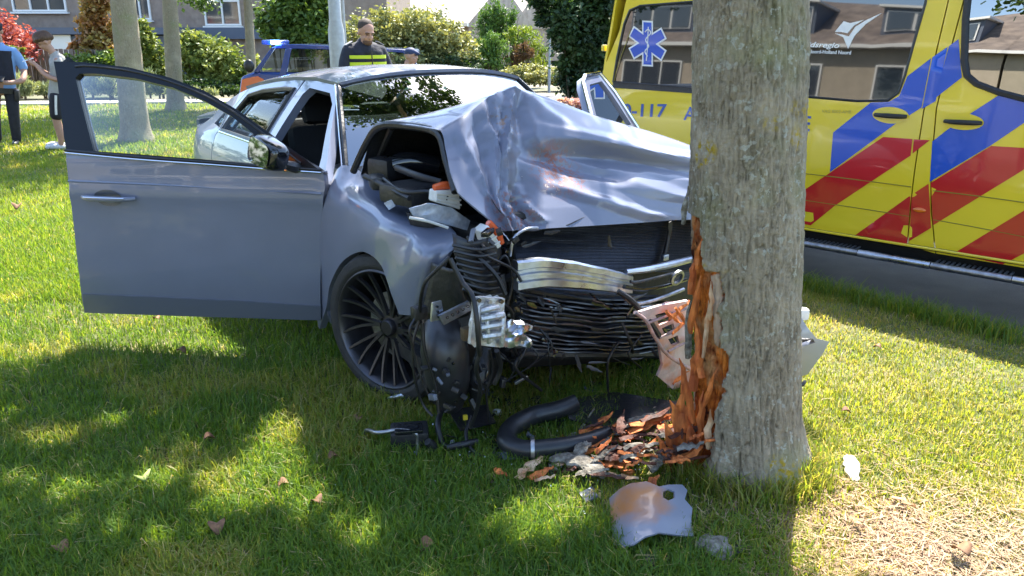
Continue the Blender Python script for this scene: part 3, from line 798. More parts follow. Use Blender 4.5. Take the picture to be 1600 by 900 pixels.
# crumpled bonnet
fold = [(688, 203, .30), (733, 176, .30), (765, 150, .28), (800, 139, .25), (850, 156, .24), (930, 183, .26), (1010, 206, .30), (1085, 231, .34), (1150, 262, .36)]
up1 = [(697, 235, .36), (738, 215, .37), (770, 195, .36), (795, 190, .33), (852, 196, .36), (935, 215, .40), (1012, 236, .42), (1085, 255, .42), (1150, 280, .42)]
up2 = [(703, 268, .44), (744, 252, .43), (772, 240, .42), (786, 240, .44), (850, 242, .40), (935, 250, .41), (1012, 262, .45), (1085, 280, .48), (1150, 300, .47)]
lo1 = [(716, 302, .52), (752, 288, .49), (776, 288, .53), (790, 285, .46), (850, 288, .49), (935, 290, .52), (1010, 298, .53), (1083, 308, .52), (1150, 320, .50)]
lo2 = [(748, 330, .58), (768, 326, .55), (783, 328, .60), (796, 325, .53), (850, 326, .56), (935, 322, .58), (1008, 322, .57), (1080, 326, .55), (1150, 338, .53)]
edge = [(786, 360, .62), (791, 361, .61), (798, 362, .63), (806, 361, .59), (855, 357, .61), (938, 352, .62), (1006, 347, .60), (1076, 343, .57), (1150, 352, .55)]
crest = [(592, 192, -.16), (665, 178, -.02), (738, 158, .12), (800, 137, .18), (852, 153, .20), (930, 181, .20), (1010, 204, .22), (1085, 229, .22), (1150, 260, .22)]
crL = [[Kx(*p) for p in r_] for r_ in (crest, fold, up1, up2, lo1, lo2, edge)]
cowl = [K(-.44, r_, z_) for r_, z_ in [(.74, .955), (.58, .965), (.42, .975), (.25, .98), (.08, .985), (-.12, .985), (-.32, .98), (-.52, .97), (-.72, .955)]]
mrow = [a.lerp(b, .45) + Vector((0, 0, .03)) for a, b in zip(cowl, crL[0])]
HG = refine_hard([cowl, mrow] + crL, 15, .32)
nr, ncl = len(HG), len(HG[0])
def ridge(v): return 1 - abs(v)
CREASES = [(3, 2.6, 2.75, 8, .38, -.034), (1.15, 3.0, 1.9, 7.0, .45, .024), (.5, 3.4, 1.2, 6.2, .3, -.016), (3.15, 3.2, 3.6, 5.0, .35, .026), (3.6, 5.0, 5.4, 5.7, .28, .028), (3.9, 4.45, 8, 3.7, .50, -.020), (4.3, 4.95, 8, 4.5, .50, .020),
           (4.0, 5.9, 6.6, 7.9, .34, -.016), (5.4, 5.6, 7.4, 6.4, .5, -.014), (2.9, 6.0, 3.7, 8, .3, .026), (2.2, 6.4, 2.6, 8, .2, .018), (3.3, 6.6, 3.9, 7.6, .2, -.018), (2.0, 4.0, 2.5, 5.6, .25, -.018), (3.4, 3.0, 4.6, 3.9, .3, -.014), (1.9, 2.9, 2.2, 4.4, .2, .016),
           (.9, 6.2, 2.2, 7.6, .18, -.010), (2.5, 4.4, 3.4, 4.7, .16, .012), (2.6, 6.9, 3.5, 6.6, .15, .012)]
for i, r_ in enumerate(HG):
    for j, p in enumerate(r_):
        u = j/(ncl-1)*8; v = i/(nr-1)*8   # v: 2 = crest, 3 = fold, 8 = edge
        if v > 1.7:
            near = math.exp(-((u-2.6)/1.1)**2)
            q = Vector((p.x*7, p.y*7, p.z*7))
            d = .020*near*(ridge(noise.noise(q*.8))-.75) + .010*noise.noise(q*.4)
            nr_ = math.exp(-((u-2.7)/.75)**2)
            d += nr_*(.009*(ridge(noise.noise(q*2.6))**3-.5) + .003*(ridge(noise.noise(q*5.5+Vector((3, 1, 2))))**4-.5))
            for (u0_, v0_, u1_, v1_, wd_, dp) in CREASES:
                du, dv = u1_-u0_, v1_-v0_; tt = max(0, min(1, ((u-u0_)*du+(v-v0_)*dv)/(du*du+dv*dv))); wob = (.12 if wd_ > .2 else .05)*noise.noise(Vector((u*1.9, v*1.9, wd_*9)))
                ds = math.hypot(u-u0_-du*tt, v-v0_-dv*tt) + wob
                if ds < wd_: d += dp*(1-max(0, ds)/wd_)*min(1, 4*min(tt, 1-tt)+.35)
            p.x -= d; p.z -= d*.5
mb = MB(); mb.grid(HG)
def hood_mat():
    m = mat('bonnet_paint', (.150, .166, .232), .42, 0, .60, .4); n = m.node_tree; L = n.links; b = n.nodes['Principled BSDF']
    tc = n.nodes.new('ShaderNodeTexCoord')
    def noi(s, det=8, off=(0, 0, 0)):
        mp = n.nodes.new('ShaderNodeMapping'); mp.inputs['Location'].default_value = off; L.new(tc.outputs['Object'], mp.inputs[0])
        q = n.nodes.new('ShaderNodeTexNoise'); q.inputs['Scale'].default_value = s; q.inputs['Detail'].default_value = det; q.inputs['Roughness'].default_value = .7
        L.new(mp.outputs[0], q.inputs[0]); return q.outputs[0]
    def near(pt, rad):
        v = n.nodes.new('ShaderNodeVectorMath'); v.operation = 'DISTANCE'; v.inputs[1].default_value = pt; L.new(tc.outputs['Object'], v.inputs[0])
        r_ = n.nodes.new('ShaderNodeMapRange'); r_.inputs[1].default_value = rad; r_.inputs[2].default_value = rad*.2; L.new(v.outputs['Value'], r_.inputs[0]); return r_.outputs[0]
    src = None
    # orange sap and wood smeared on the panel, bare metal on the sharpest crease
    for pt, rad, colr, lo in [(Kx(868, 270, .44), .16, (.30, .070, .015), .52), (Kx(800, 335, .56), .15, (.24, .07, .03), .56), (Kx(790, 190, .34), .10, (.20, .12, .08), .56), (Kx(860, 290, .5), .06, (.7, .62, .5), .60), (Kx(905, 292, .5), .05, (.33, .09, .03), .55)]:
        a = near(pt, rad); q = n.nodes.new('ShaderNodeMath'); q.operation = 'MULTIPLY'
        r_ = n.nodes.new('ShaderNodeMapRange'); r_.inputs[1].default_value = lo-.035; r_.inputs[2].default_value = lo+.01; L.new(noi(42), r_.inputs[0])
        L.new(a, q.inputs[0]); L.new(r_.outputs[0], q.inputs[1])
        mx = n.nodes.new('ShaderNodeMix'); mx.data_type = 'RGBA'; L.new(q.outputs[0], mx.inputs[0])
        if src: L.new(src, mx.inputs[6])
        else: mx.inputs[6].default_value = (.150, .166, .232, 1)
        mx.inputs[7].default_value = (*colr, 1); src = mx.outputs[2]
    L.new(src, b.inputs['Base Color'])
    return m
HM = hood_mat()
mb.f = [f[::-1] for f in mb.f]
mb.build('bonnet', [HM, BLACKP], car, solid=.006, ang=32)
# split metal along the crease on the bonnet
for a, b in [((812, 275, .445), (872, 292, .455)), ((872, 292, .455), (893, 312, .49)), ((778, 355, .63), (792, 375, .66))]:
    mb = MB(); shard(mb, Kx(*a)+K(.01, 0, .0), Kx(*b)+K(.015, 0, 0), .012, .004, (0, 0, 1)); mb.build('bonnet_tear', ALUD, car)
# bonnet underside frame at the opened corner
mb = MB(); mb.tube([Kx(552, 268, -.42), Kx(572, 225, -.3), Kx(594, 197, -.14), Kx(640, 197, .05), Kx(684, 208, .26), Kx(698, 250, .36), Kx(712, 300, .47)], .017, 8)
mb.tube([Kx(612, 200, -.1), Kx(595, 240, -.3), Kx(585, 262, -.4)], .014, 6); mb.build('bonnet_frame', BLACKP, car)

# driver's door on the far side, open (only the top of its frame shows above the bonnet)
def door_piece(side_, swing, length=1.12, label=None):
    """front door built shut in car coordinates, then turned about its hinge line"""
    hx = -.60; hr = side_*RS(hx, .5)
    Mh = Matrix.Translation(K(hx, hr, 0)) @ Matrix.Rotation(swing, 4, 'Z') @ Matrix.Translation(-K(hx, hr, 0))
    return Mh
fd = [(-.61, .262), (-.61, .90), (-.70, .945), (-1.05, 1.27), (-1.16, 1.318), (-1.40, 1.325), (-1.575, 1.322), (-1.605, 1.2), (-1.672, .93), (-1.672, .262)]
fw = [(-.84, .975), (-1.10, 1.215), (-1.20, 1.268), (-1.50, 1.275), (-1.54, 1.18), (-1.60, .975)]
Mh = door_piece(-1, R(-57))
mb = MB(); mb.M = Mh; drape(mb, fd, lambda x, z: K(x, -RS(x, z), z), [fw], .07, nrm=(0, 1, 0))
mb.v = mb.v
ld = mb.build('front_door', PAINT, car, solid=.05, ang=50)
mb = MB(); mb.M = Mh; drape(mb, fw, lambda x, z: K(x, -RS(x, z)+.02, z), (), .2); mb.build('window_pane', glass_mat('far_door_glass', (.82, .86, .80), .0, 1.12), ld, ang=80)
mb = MB(); mb.M = Mh; mb.tube([K(x, -RS(x, z)-.006, z) for x, z in [(-.72, .965), (-1.08, 1.29), (-1.2, 1.325), (-1.55, 1.33), (-1.62, 1.2), (-1.68, .94)]], .014, 8, sm=0); mb.build('chrome_strip', CHROME, ld)

# passenger's front door, wide open towards the camera side
DB = atz(503, 505, .26); DR = None
# the open door stands in its own plane through the hinge line and the rear lower corner
for _ in range(1):
    hinge = CORG + FWV*(-.60) + RTV*.905; hinge.z = 0
    hb = atplane(500, 500, hinge, Vector((0, 1, 0)))
p0 = Vector((hb.x, hb.y, 0)); rear = atz(133, 487, hb.z-.01)
rear = Vector((rear.x, rear.y, 0)); DD = (rear-p0).normalized(); DN = Vector((DD.y, -DD.x, 0));
if DN.y > 0: DN = -DN
def doorpt(px, py, out=0.):
    W = atplane(px, py, p0 + DN*out, DN); return W
def dsurf(u, z):
    """bulge of the outer skin"""
    k = 0
    if z > 1.0: k = -(z-1.0)*.42
    elif z > .86: k = .012 - .012*((z-.86)/.14)
    elif z > .5: k = .012 - .008*(.86-z)/.36 + .012*math.exp(-((z-.84)/.03)**2)
    else: k = .004 - .03*((.5-z)/.25)**2
    return k + .012*math.sin(math.pi*max(0, min(1, u/1.3)))
def dinv(px, py):
    out = 0.
    for _ in range(8):
        W = doorpt(px, py, out); u = (W-p0).dot(DD); out = dsurf(u, W.z)
    return (u, W.z)
def DP(u, z, off=0.): return p0 + DD*u + DN*(dsurf(u, z)+off) + Vector((0, 0, z))
d_out = [dinv(*q) for q in [(502, 499), (501, 420), (503, 340), (508, 292), (505, 268), (420, 262), (330, 255), (210, 246), (104, 237), (108, 290), (116, 360), (124, 430), (132, 487), (250, 491), (380, 495)]]
DZ = min(z for _, z in d_out)
mb = MB(); drape(mb, d_out, DP, (), .045, nrm=DN)
rd = mb.build('front_door', PAINT, car, world=True, solid=.055, ang=50, off=-1)
# lower trim strip
mb = MB(); drape(mb, [dinv(*q) for q in [(502, 500), (502, 478), (380, 470), (250, 464), (131, 459), (133, 488), (250, 492), (380, 496)]], lambda u, z: DP(u, z, .007), (), .08, nrm=DN)
mb.build('sill_trim', mat('grey_trim', (.105, .118, .155), .45, 0, .4), rd, world=True, solid=.006)
# window frame: outer and inner outline
fr_o = [(104, 237), (100, 215), (90, 130), (84, 96), (130, 97), (200, 105), (265, 121), (320, 142), (370, 171), (420, 207), (470, 243), (508, 272), (505, 270), (420, 262), (330, 255), (210, 246)]
fr_i = [(146, 236), (128, 165), (118, 122), (124, 115), (150, 115), (210, 122), (270, 137), (320, 158), (362, 182), (395, 208), (404, 232), (400, 257), (330, 250), (230, 242)]
mb = MB(); drape(mb, [dinv(*q) for q in fr_o[:-5] + fr_o[-5:]], DP, [[dinv(*q) for q in fr_i]], .05, nrm=DN)
wf = mb.build('window_frame', mat('black_frame_gloss', (.006, .007, .010), .30, 0, 0, .3), rd, world=True, solid=.045)
mb = MB(); drape(mb, [dinv(*q) for q in fr_i], lambda u, z: DP(u, z, -.02), (), .25); mb.build('window_pane', CGLASS, rd, world=True, ang=80)
mb = MB()
mb.tube([DP(*dinv(x, y-5.5), .006) for x, y in [(103, 240), (210, 250), (330, 259), (420, 266), (503, 271)]], .0075, 6); mb.build('belt_seal', BLACKP, rd, world=True)
mb = MB(); mb.tube([DP(*dinv(x, y), .009) for x, y in [(104, 238.5), (210, 248.5), (330, 257), (420, 264), (503, 269.5)]], .0045, 6); mb.build('chrome_strip', CHROME, rd, world=True)
mb = MB(); mb.tube([DP(*dinv(x, y), .002) for x, y in [(118, 104), (140, 103), (205, 111), (265, 127), (320, 149), (370, 178), (425, 219), (470, 255)]], .006, 6); mb.build('frame_seal', BLACKP, rd, world=True)
# inner door card
mb = MB(); drape(mb, [(u*.97+.015, z*.96+.02) for u, z in d_out], lambda u, z: DP(u, z, -.075), (), .1, nrm=-DN); mb.build('door_card', BLACKP, rd, world=True, solid=.02)
# character line as a slim proud crease
mb = MB(); mb.tube([DP(*dinv(x, y), -.001) for x, y in [(107, 283), (200, 287), (300, 292), (400, 298), (502, 303)]], .0075, 6); mb.build('crease', PAINT, rd, world=True)
# handle
mb = MB()
uc, zc_ = dinv(170, 309)
def hcup(u, z):
    q = ((u-uc)/.072)**2 + ((z-zc_)/.040)**2
    return DP(u, z, .0035 - .004*max(0, 1-q))
pts = [(uc+.075*math.cos(a), zc_+.042*math.sin(a)) for a in [2*math.pi*k/24 for k in range(24)]]
drape(mb, pts, hcup, (), .012, nrm=DN); hc = mb.build('handle_cup', mat('handle_cup_dark', (.07, .078, .10), .35, 0, .6), rd, world=True)  # cup coloured darker than the door paint around it
mb = MB(); a = dinv(131, 307); b = dinv(213, 310)
mb.tube([DP(*a, .010), DP(a[0]*.85+b[0]*.15, a[1]*.85+b[1]*.15, .034), DP((a[0]+b[0])/2, (a[1]+b[1])/2, .040), DP(a[0]*.15+b[0]*.85, a[1]*.15+b[1]*.85, .034), DP(*b, .010)], [.010, .014, .014, .013, .010], 12)
h = mb.build('handle', PAINT, rd, world=True); 
mb = MB(); mb.tube([DP(a[0]+(b[0]-a[0])*t, a[1]+(b[1]-a[1])*t+.006, .048) for t in (.12, .5, .88)], .0035, 6); mb.build('handle_trim', CHROME, h, world=True)
# mirror
mc = doorpt(421, 240, .14)
mrot = Matrix(((DD.x, DN.x, 0), (DD.y, DN.y, 0), (0, 0, 1)))  # x along door to rear, y outward
tilt = mrot @ Matrix.Rotation(R(-14), 3, 'Y') @ Matrix.Rotation(R(52), 3, 'Z')
mb = MB(); bm = bmesh.new(); bmesh.ops.create_cube(bm, size=1)
bmesh.ops.subdivide_edges(bm, edges=bm.edges[:], cuts=5, use_grid_fill=True)
bm.verts.ensure_lookup_table(); vs = []
for v in bm.verts:
    p = v.co*2; k = Vector((p.x, p.y, p.z)); l4 = (abs(k.x)**4+abs(k.y)**4+abs(k.z)**4)**.25; k = k/l4
    t = (k.x+1)/2
    vs.append(mc + tilt @ Vector((k.x*.055, k.y*.108, k.z*.070*(1-.10*k.y))))
mb.add(vs, [[v.index for v in f.verts] for f in bm.faces]); bm.free()
mi = mb.build('mirror_housing', BLACKG, rd, world=True, ang=60)
mb = MB(); g = []
for i in range(28):
    a = 2*math.pi*i/28; cc, ss = math.cos(a), math.sin(a); l4 = (abs(cc)**4+abs(ss)**4)**.25
    g.append(mc + tilt @ Vector((.058, cc/l4*.092, ss/l4*.057*(1-.10*cc/l4))))
mb.add([mc + tilt @ Vector((.0585, 0, 0))] + g, [(0, 1+i, 1+(i+1) % 28) for i in range(28)]); mb.build('mirror_glass', mat('mirror_glass', (.25, .28, .33), .03, 1.), mi, world=True, ang=80)
mb = MB(); mb.tube([mc + tilt @ Vector((-.035, -.10, -.005)), mc + tilt @ Vector((-.056, -.06, -.006)), mc + tilt @ Vector((-.062, .01, -.010))], .009, 8); mb.build('indicator', mat('lit_indicator', (.8, .25, .03), .3, emit=(1, .28, .03), es=2.2), mi, world=True)
mb = MB(); mb.tube([DP(*dinv(463, 262), -.01), doorpt(447, 258, .06), mc + tilt @ Vector((-.02, -.07, -.05))], [.03, .022, .02], 8); mb.build('mirror_arm', BLACKP, mi, world=True)

# ------------------------------------------------------------------ torn-open front of the car
def curved_panel(name, TL, TR, BR, BL, m, n=12, bow=.0, parent=None, th=.01, wob=.0, mats=None):
    rows = []
    for i in range(n+1):
        v = i/n; row = []
        for j in range(n+1):
            u = j/n; p = (TL*(1-u)+TR*u)*(1-v) + (BL*(1-u)+BR*u)*v
            p = p + K(bow*(1-(2*u-1)**2) + wob*noise.noise(p*9), wob*noise.noise(p*9+Vector((5, 1, 2))), wob*noise.noise(p*7+Vector((1, 9, 2))))
            row.append(p)
        rows.append(row)
    mb = MB(); mb.grid(rows); return mb.build(name, m, parent or car, solid=.004, ang=50, off=0)
# condenser (upper) and radiator (lower) with their rows of fins
TL, TR, BR, BL = Kx(800, 352, .52), Kx(1092, 338, .44), Kx(1085, 425, .46), Kx(806, 420, .55)
co = curved_panel('condenser', TL, TR, BR, BL, RADM, bow=.02, th=.03, wob=.004)
mb = MB()
N_ = 34
for i in range(N_):
    v = (i+.5)/N_; a = TL*(1-v)+BL*v; b = TR*(1-v)+BR*v; pts = []
    for j in range(9):
        u = j/8; p = a*(1-u)+b*u; pts.append(p + K(.02*(1-(2*u-1)**2)+.007+.004*noise.noise(p*9), 0, .003*noise.noise(Vector((u*6, v*9, 3)))))
    mb.tube(pts, .0024, 4, sm=0, cap=False)
tag(mb.build('condenser_fins', RADM, co, ang=60), kind='stuff')
TL2, TR2, BR2, BL2 = Kx(800, 440, .50), Kx(1040, 462, .46), Kx(1040, 545, .46), Kx(812, 545, .50)
ra = curved_panel('radiator', TL2, TR2, BR2, BL2, RADM, bow=.03, th=.04, wob=.004)
SLATM = mat('radiator_slats', (.035, .037, .045), .28, .2, .4, var=.3, vs=20)
mb = MB(); N_ = 13
for i in range(N_):
    v = (i+.5)/N_; a = TL2*(1-v)+BL2*v; b = TR2*(1-v)+BR2*v; rows = []
    for j in range(17):
        u = j/16; p = a*(1-u)+b*u
        p += K(.03*(1-(2*u-1)**2)+.004+.022*noise.noise(Vector((u*5, v*6, 1))), 0, .016*noise.noise(Vector((u*4, v*3.5, 8))) + .006*noise.noise(Vector((u*13, v*9, 2))) - .022*math.sin(u*math.pi))
        rows.append([p + K(.0, 0, .010), p + K(.020, 0, .002), p + K(.022, 0, -.003), p + K(.0, 0, -.006)])
    sl = MB(); sl.grid(rows); sl.build('radiator_slat', SLATM, ra, solid=.002, ang=40)
for (a, b) in (((800, 338), (1092, 334)), ((812, 553), (1040, 553))):
    q = MB(); q.tube([Kx(*a, .53), Kx((a[0]+b[0])/2, (a[1]+b[1])/2+2, .52), Kx(*b, .47)], .02, 8); q.build('crossmember', BLACKP, car)
curved_panel('fan_shroud', Kx(790, 345, .40), Kx(1085, 340, .36), Kx(1060, 560, .36), Kx(800, 575, .40), DARKM, th=.03)
curved_panel('undertray', Kx(770, 560, .45), Kx(1050, 560, .40), K(-.3, -.6, .17), K(-.3, .6, .17), DARKM, th=.02, wob=.02)
q = MB(); q.box(K(.1, 0, .42), (.55, 1.1, .45), bev=.06); q.box(K(.12, .1, .72), (.45, .62, .12), bev=.04); q.build('engine', DARKM, car)
# aluminium bumper beam: ribbed extrusion, bent round the tree
path_ = [Kx(806, 431, .66), Kx(850, 426, .70), Kx(900, 430, .70), Kx(945, 437, .68), Kx(985, 444, .64)]
P_ = catmull(path_, 6)
secp = [(-.020, .058), (.008, .060), (.016, .052), (.016, .026), (.006, .020), (.006, .008), (.017, .004), (.017, -.004), (.006, -.008), (.006, -.020), (.016, -.026), (.016, -.052), (.008, -.060), (-.020, -.058)]
rows = []
for i, p in enumerate(P_):
    t = i/(len(P_)-1); sq = 1 - .30*t**2; tw = -.12*t + .1
    w_ = .004*noise.noise(Vector((t*7, 1, 2)))
    rows.append([p + K(a + w_ - b*tw*.3, 0, b*sq + .003*noise.noise(Vector((t*9, b*30, 2)))) for a, b in secp])
mb = MB(); mb.grid(rows); mb.f += [tuple(range(len(secp))), tuple(range((len(P_)-1)*len(secp), len(P_)*len(secp)))[::-1]]; mb.m += [0, 0]
beam = mb.build('bumper_beam', ALU, car, ang=30)
mb = MB(); mb.tube([Kx(978, 425, .66), Kx(1010, 421, .66), Kx(1045, 414, .64), Kx(1080, 405, .60)], [.012, .016, .017, .016], 10); mb.build('beam_tube', ALU, car)
for (pts, r_, m) in [([(975, 448, .70), (1005, 452, .69), (1040, 446, .66), (1072, 436, .62)], .010, BLACKG), ([(972, 460, .71), (990, 474, .72), (1020, 470, .70), (1068, 452, .66)], .009, ALUD), ([(965, 455, .71), (985, 468, .74), (1002, 486, .76), (1018, 506, .78), (1030, 525, .79)], .012, BLACKP),
                  ([(1000, 482, .74), (1035, 478, .72), (1072, 470, .68)], .010, BLACKG), ([(985, 440, .7), (1000, 440, .70), (1060, 425, .66)], .007, BLACKP)]:
    mb = MB(); mb.tube([Kx(*p) for p in pts], r_, 8); mb.build('grille_bar', m, car)
mb = MB(); mb.M = Matrix.Translation(Kx(1058, 434, .68)) @ Matrix.Rotation(R(15), 4, 'Y'); mb.lathe([(.026, -.006), (.038, -.004), (.038, .006), (.026, .008)], 24, axis='X', closed=True); mb.build('tow_ring', ALUD, car)
mb = MB(); mb.tube([Kx(1048, 345, .50), Kx(1044, 372, .51), Kx(1038, 402, .52)], .011, 8); mb.build('coolant_pipe', BLACKP, car)
mb = MB(); mb.box(Kx(1039, 402, .53), (.02, .034, .028), bev=.004); mb.build('pipe_clamp', ALU, car)
mb = MB(); mb.tube([Kx(797, 400, .62), Kx(803, 372, .63), Kx(822, 358, .62), Kx(840, 356, .60)], .006, 8); mb.build('silver_pipe', ALU, car)
# broken grille insert with pink-stained edge hanging by the tree
PINKM = mat('stained_grille', (.50, .30, .27), .55, c2=(.22, .20, .23), vs=16, var=.3, bump=.4, bs=40)
PINKL = mat('stained_skin', (.56, .44, .44), .45, c2=(.55, .22, .13), vs=9, thr=(.5, .7), var=.15, bump=.3, bs=50)
gp = [(1000, 487), (1030, 478), (1075, 470), (1080, 560), (1078, 600), (1052, 609), (1028, 588), (1036, 570), (1030, 540), (1014, 510)]
def gx(px, py): return .80 - .0006*(px-1000) - .0004*(py-480)
hole = [[(1024, 492), (1046, 486), (1050, 500), (1030, 508)], [(1034, 513), (1052, 505), (1056, 519), (1041, 526)], [(1044, 530), (1059, 524), (1062, 536), (1050, 541)]]
mb = MB(); drape(mb, gp, lambda a, b: Kx(a, b, gx(a, b) + .012*noise.noise(Vector((a*.06, b*.05, 1)))), hole, 7, nrm=(1, 0, 0)); gr = mb.build('grille_fragment', PINKL, car, solid=.014, ang=50)
mb = MB(); mb.tube([Kx(*p, .80) for p in [(992, 488), (1010, 502), (1025, 530), (1045, 556), (1080, 578)]], .008, 8); mb.build('fragment_edge', PINKM, gr)
for a, b in (((1012, 505), (1072, 482)), ((1030, 528), (1075, 505)), ((1044, 549), (1078, 532))):
    mb = MB(); mb.tube([Kx(*a, .79), Kx(*b, .76)], .006, 6, sm=0); mb.build('fragment_rib', PINKM, gr)
for a, b in (((1045, 500), (1078, 470)), ((1050, 520), (1078, 500)), ((1056, 480), (1080, 520)), ((1040, 486), (1062, 505)), ((1052, 600), (1075, 580))):
    mb = MB(); shard(mb, Kx(*a, .82), Kx(*b, .80), .025, .010, (1, 0, 0)); mb.build('wood_splinter', SPL, gr, ang=20)

# headlamp remains, wheel-house liner, brackets and wiring on the near corner
BROWN = mat('dark_ribbed_plastic', (.022, .023, .028), .38, var=.2, vs=20)
lam = curved_panel('headlamp_housing', Kx(705, 372, .62), Kx(775, 372, .60), Kx(790, 470, .58), Kx(722, 440, .66), BROWN, bow=.03, th=.05, wob=.03)
for i in range(8):
    v = (i+.5)/8; a = Kx(706+18*v, 378+78*v, .665); b = Kx(772+14*v, 380+84*v, .65)
    q = MB(); q.tube([a, (a+b)/2 + K(.02, 0, -.01), b], .006, 6); q.build('housing_rib', BROWN, lam)
curved_panel('inner_wing', Kx(640, 330, .25), Kx(760, 355, .45), Kx(800, 560, .40), Kx(700, 560, .20), DARKM, th=.03, wob=.03)
curved_panel('splash_guard', Kx(672, 408, .50), Kx(716, 420, .62), Kx(735, 492, .60), Kx(660, 492, .45), BLACKP, bow=.05, th=.02, wob=.012)
# smooth black air duct by the wheel
mb = MB(); mb.tube([Kx(690, 505, .46), Kx(694, 545, .52), Kx(700, 590, .50), Kx(706, 630, .40)], [.07, .095, .09, .05], 20); mb.build('brake_duct', mat('duct_plastic', (.03, .03, .034), .35, var=.2, vs=9), car, ang=60)
mb = MB(); mb.tube([Kx(755, 545, .5), Kx(748, 590, .55), Kx(742, 625, .52)], [.03, .045, .02], 12); mb.build('duct_neck', BLACKP, car, ang=60)
# orange-topped marker lamps
for (a, b, c, d_, xx) in [((682, 298), (718, 296), (720, 328), (680, 316), .38), ((753, 362), (764, 352), (785, 385), (764, 398), .62)]:
    P4 = [Kx(*q, xx) for q in (a, b, c, d_)]
    mb = MB(); mb.extrude(P4, K(-.06, 0, .0)); o = mb.build('marker_lamp', WHITEP, car, bevel=.006)
    mb = MB(); up_ = K(0, 0, .014) if xx < .5 else (P4[1]-P4[0]).normalized()*0 + K(.0, -.016, .01)
    e0, e1 = (P4[0], P4[1]) if xx < .5 else (P4[1], P4[2])
    mb.tube([e0 + up_*.6 + K(-.02, 0, 0), (e0+e1)/2 + up_*1.1 + K(-.02, 0, 0), e1 + up_*.6 + K(-.02, 0, 0)], [.013, .017, .012], 10); mb.build('orange_lens', ORANGE, o)
    for k in range(3):
        t = .25 + k*.25; q = MB(); q.tube([P4[0].lerp(P4[3], t) + K(.006, 0, 0), P4[1].lerp(P4[2], t) + K(.006, 0, 0)], .004, 6, sm=0); q.build('lamp_rib', WHITEP, o)
# clear lens shards
for pl, xx in [([(640, 326), (668, 318), (705, 324), (735, 345), (730, 360), (702, 352), (676, 345), (646, 338)], .40), ([(600, 318), (612, 312), (618, 322), (608, 328)], .22)]:
    mb = MB(); drape(mb, pl, lambda a, b: Kx(a, b, xx + .02*math.sin((a-640)/30) + .02*noise.noise(Vector((a*.05, b*.08, 3)))), (), 6, nrm=(1, 0, 0)); mb.build('lens_shard', mat('frosted_lens', (.34, .37, .44), .22, 0, .6, var=.25, vs=20, bump=.3, bs=30), car, solid=.006)
mb = MB(); mb.tube([Kx(640, 340, .43), Kx(670, 346, .44), Kx(700, 356, .45)], .006, 6); mb.build('lens_edge', WHITEP, car)
# cast aluminium crash bracket
bp_ = [(742, 464), (789, 467), (787, 500), (782, 543), (735, 538)]
mb = MB(); drape(mb, bp_, lambda a, b: Kx(a, b, .82 + .006*noise.noise(Vector((a*.1, b*.1, 0)))), (), 5, nrm=(1, 0, 0)); br = mb.build('crash_bracket', CASTM, car, solid=.016, bevel=.002)
for (x0, y0, x1, y1, ww) in [(752, 486, 778, 480, .012), (752, 498, 786, 492, .016), (752, 512, 786, 506, .017), (754, 526, 784, 522, .018), (760, 490, 764, 536, .010), (786, 494, 784, 540, .014), (748, 478, 745, 534, .008)]:
    q = MB(); q.tube([Kx(x0, y0, .835), Kx((x0+x1)/2, (y0+y1)/2, .848), Kx(x1, y1, .84)], ww*.8, 8); q.build('bracket_rib', CASTM, br)
for px, py in ((748, 469), (783, 471), (765, 472)):
    q = MB(); q.M = Matrix.Translation(Kx(px, py, .83)); q.lathe([(0, .006), (.008, .006), (.008, -.002)], 12, axis='X'); q.build('bolt', BLACKG if px != 765 else ALUD, br)
mb = MB()
arm = [(788, 506), (800, 498), (806, 506), (829, 509), (831, 515), (818, 520), (824, 530), (832, 538), (828, 544), (812, 540), (796, 544), (784, 540)]
drape(mb, arm, lambda a, b: Kx(a, b, .83 + .03*noise.noise(Vector((a*.07, b*.07, 0)))), (), 5, nrm=(1, 0, 0)); mb.build('bracket_arm', ALU, br, solid=.02, bevel=.003)
# crash-box plates beside the wing
mb = MB(); drape(mb, [(676, 474), (690, 470), (694, 498), (674, 503)], lambda a, b: Kx(a, b, .66), (), 5, nrm=(1, 0, 0)); o = mb.build('bracket_plate', ALU, car, solid=.01, bevel=.002)
for px, py in ((683, 479), (684, 487), (685, 495)):
    q = MB(); q.M = Matrix.Translation(Kx(px, py, .667)); q.lathe([(0, .003), (.005, .003), (.005, -.002)], 10, axis='X'); q.build('hole', BLACKG, o)
mb = MB(); drape(mb, [(686, 494), (733, 471), (738, 484), (694, 508)], lambda a, b: Kx(a, b, .68), (), 6, nrm=(1, 0, 0)); o = mb.build('strut_plate', ALUD, car, solid=.014, bevel=.002)
for k in range(5):
    q = MB(); q.M = Matrix.Translation(Kx(699+8*k, 496-4.3*k, .689)); q.lathe([(.003, .002), (.006, .003), (.006, -.002)], 10, axis='X'); q.build('hole', BLACKG, o)
mb = MB(); mb.box(Kx(655, 488, .55), (.04, .055, .05), bev=.006); mb.build('plug', BLACKP, car)
mb = MB(); mb.box(Kx(729, 521, .66), (.03, .04, .05), bev=.006); mb.build('relay_box', mat('relay', (.10, .07, .04), .5, var=.3, vs=20), car)
WIRE = mat('wire_black', (.012, .012, .014), .45)
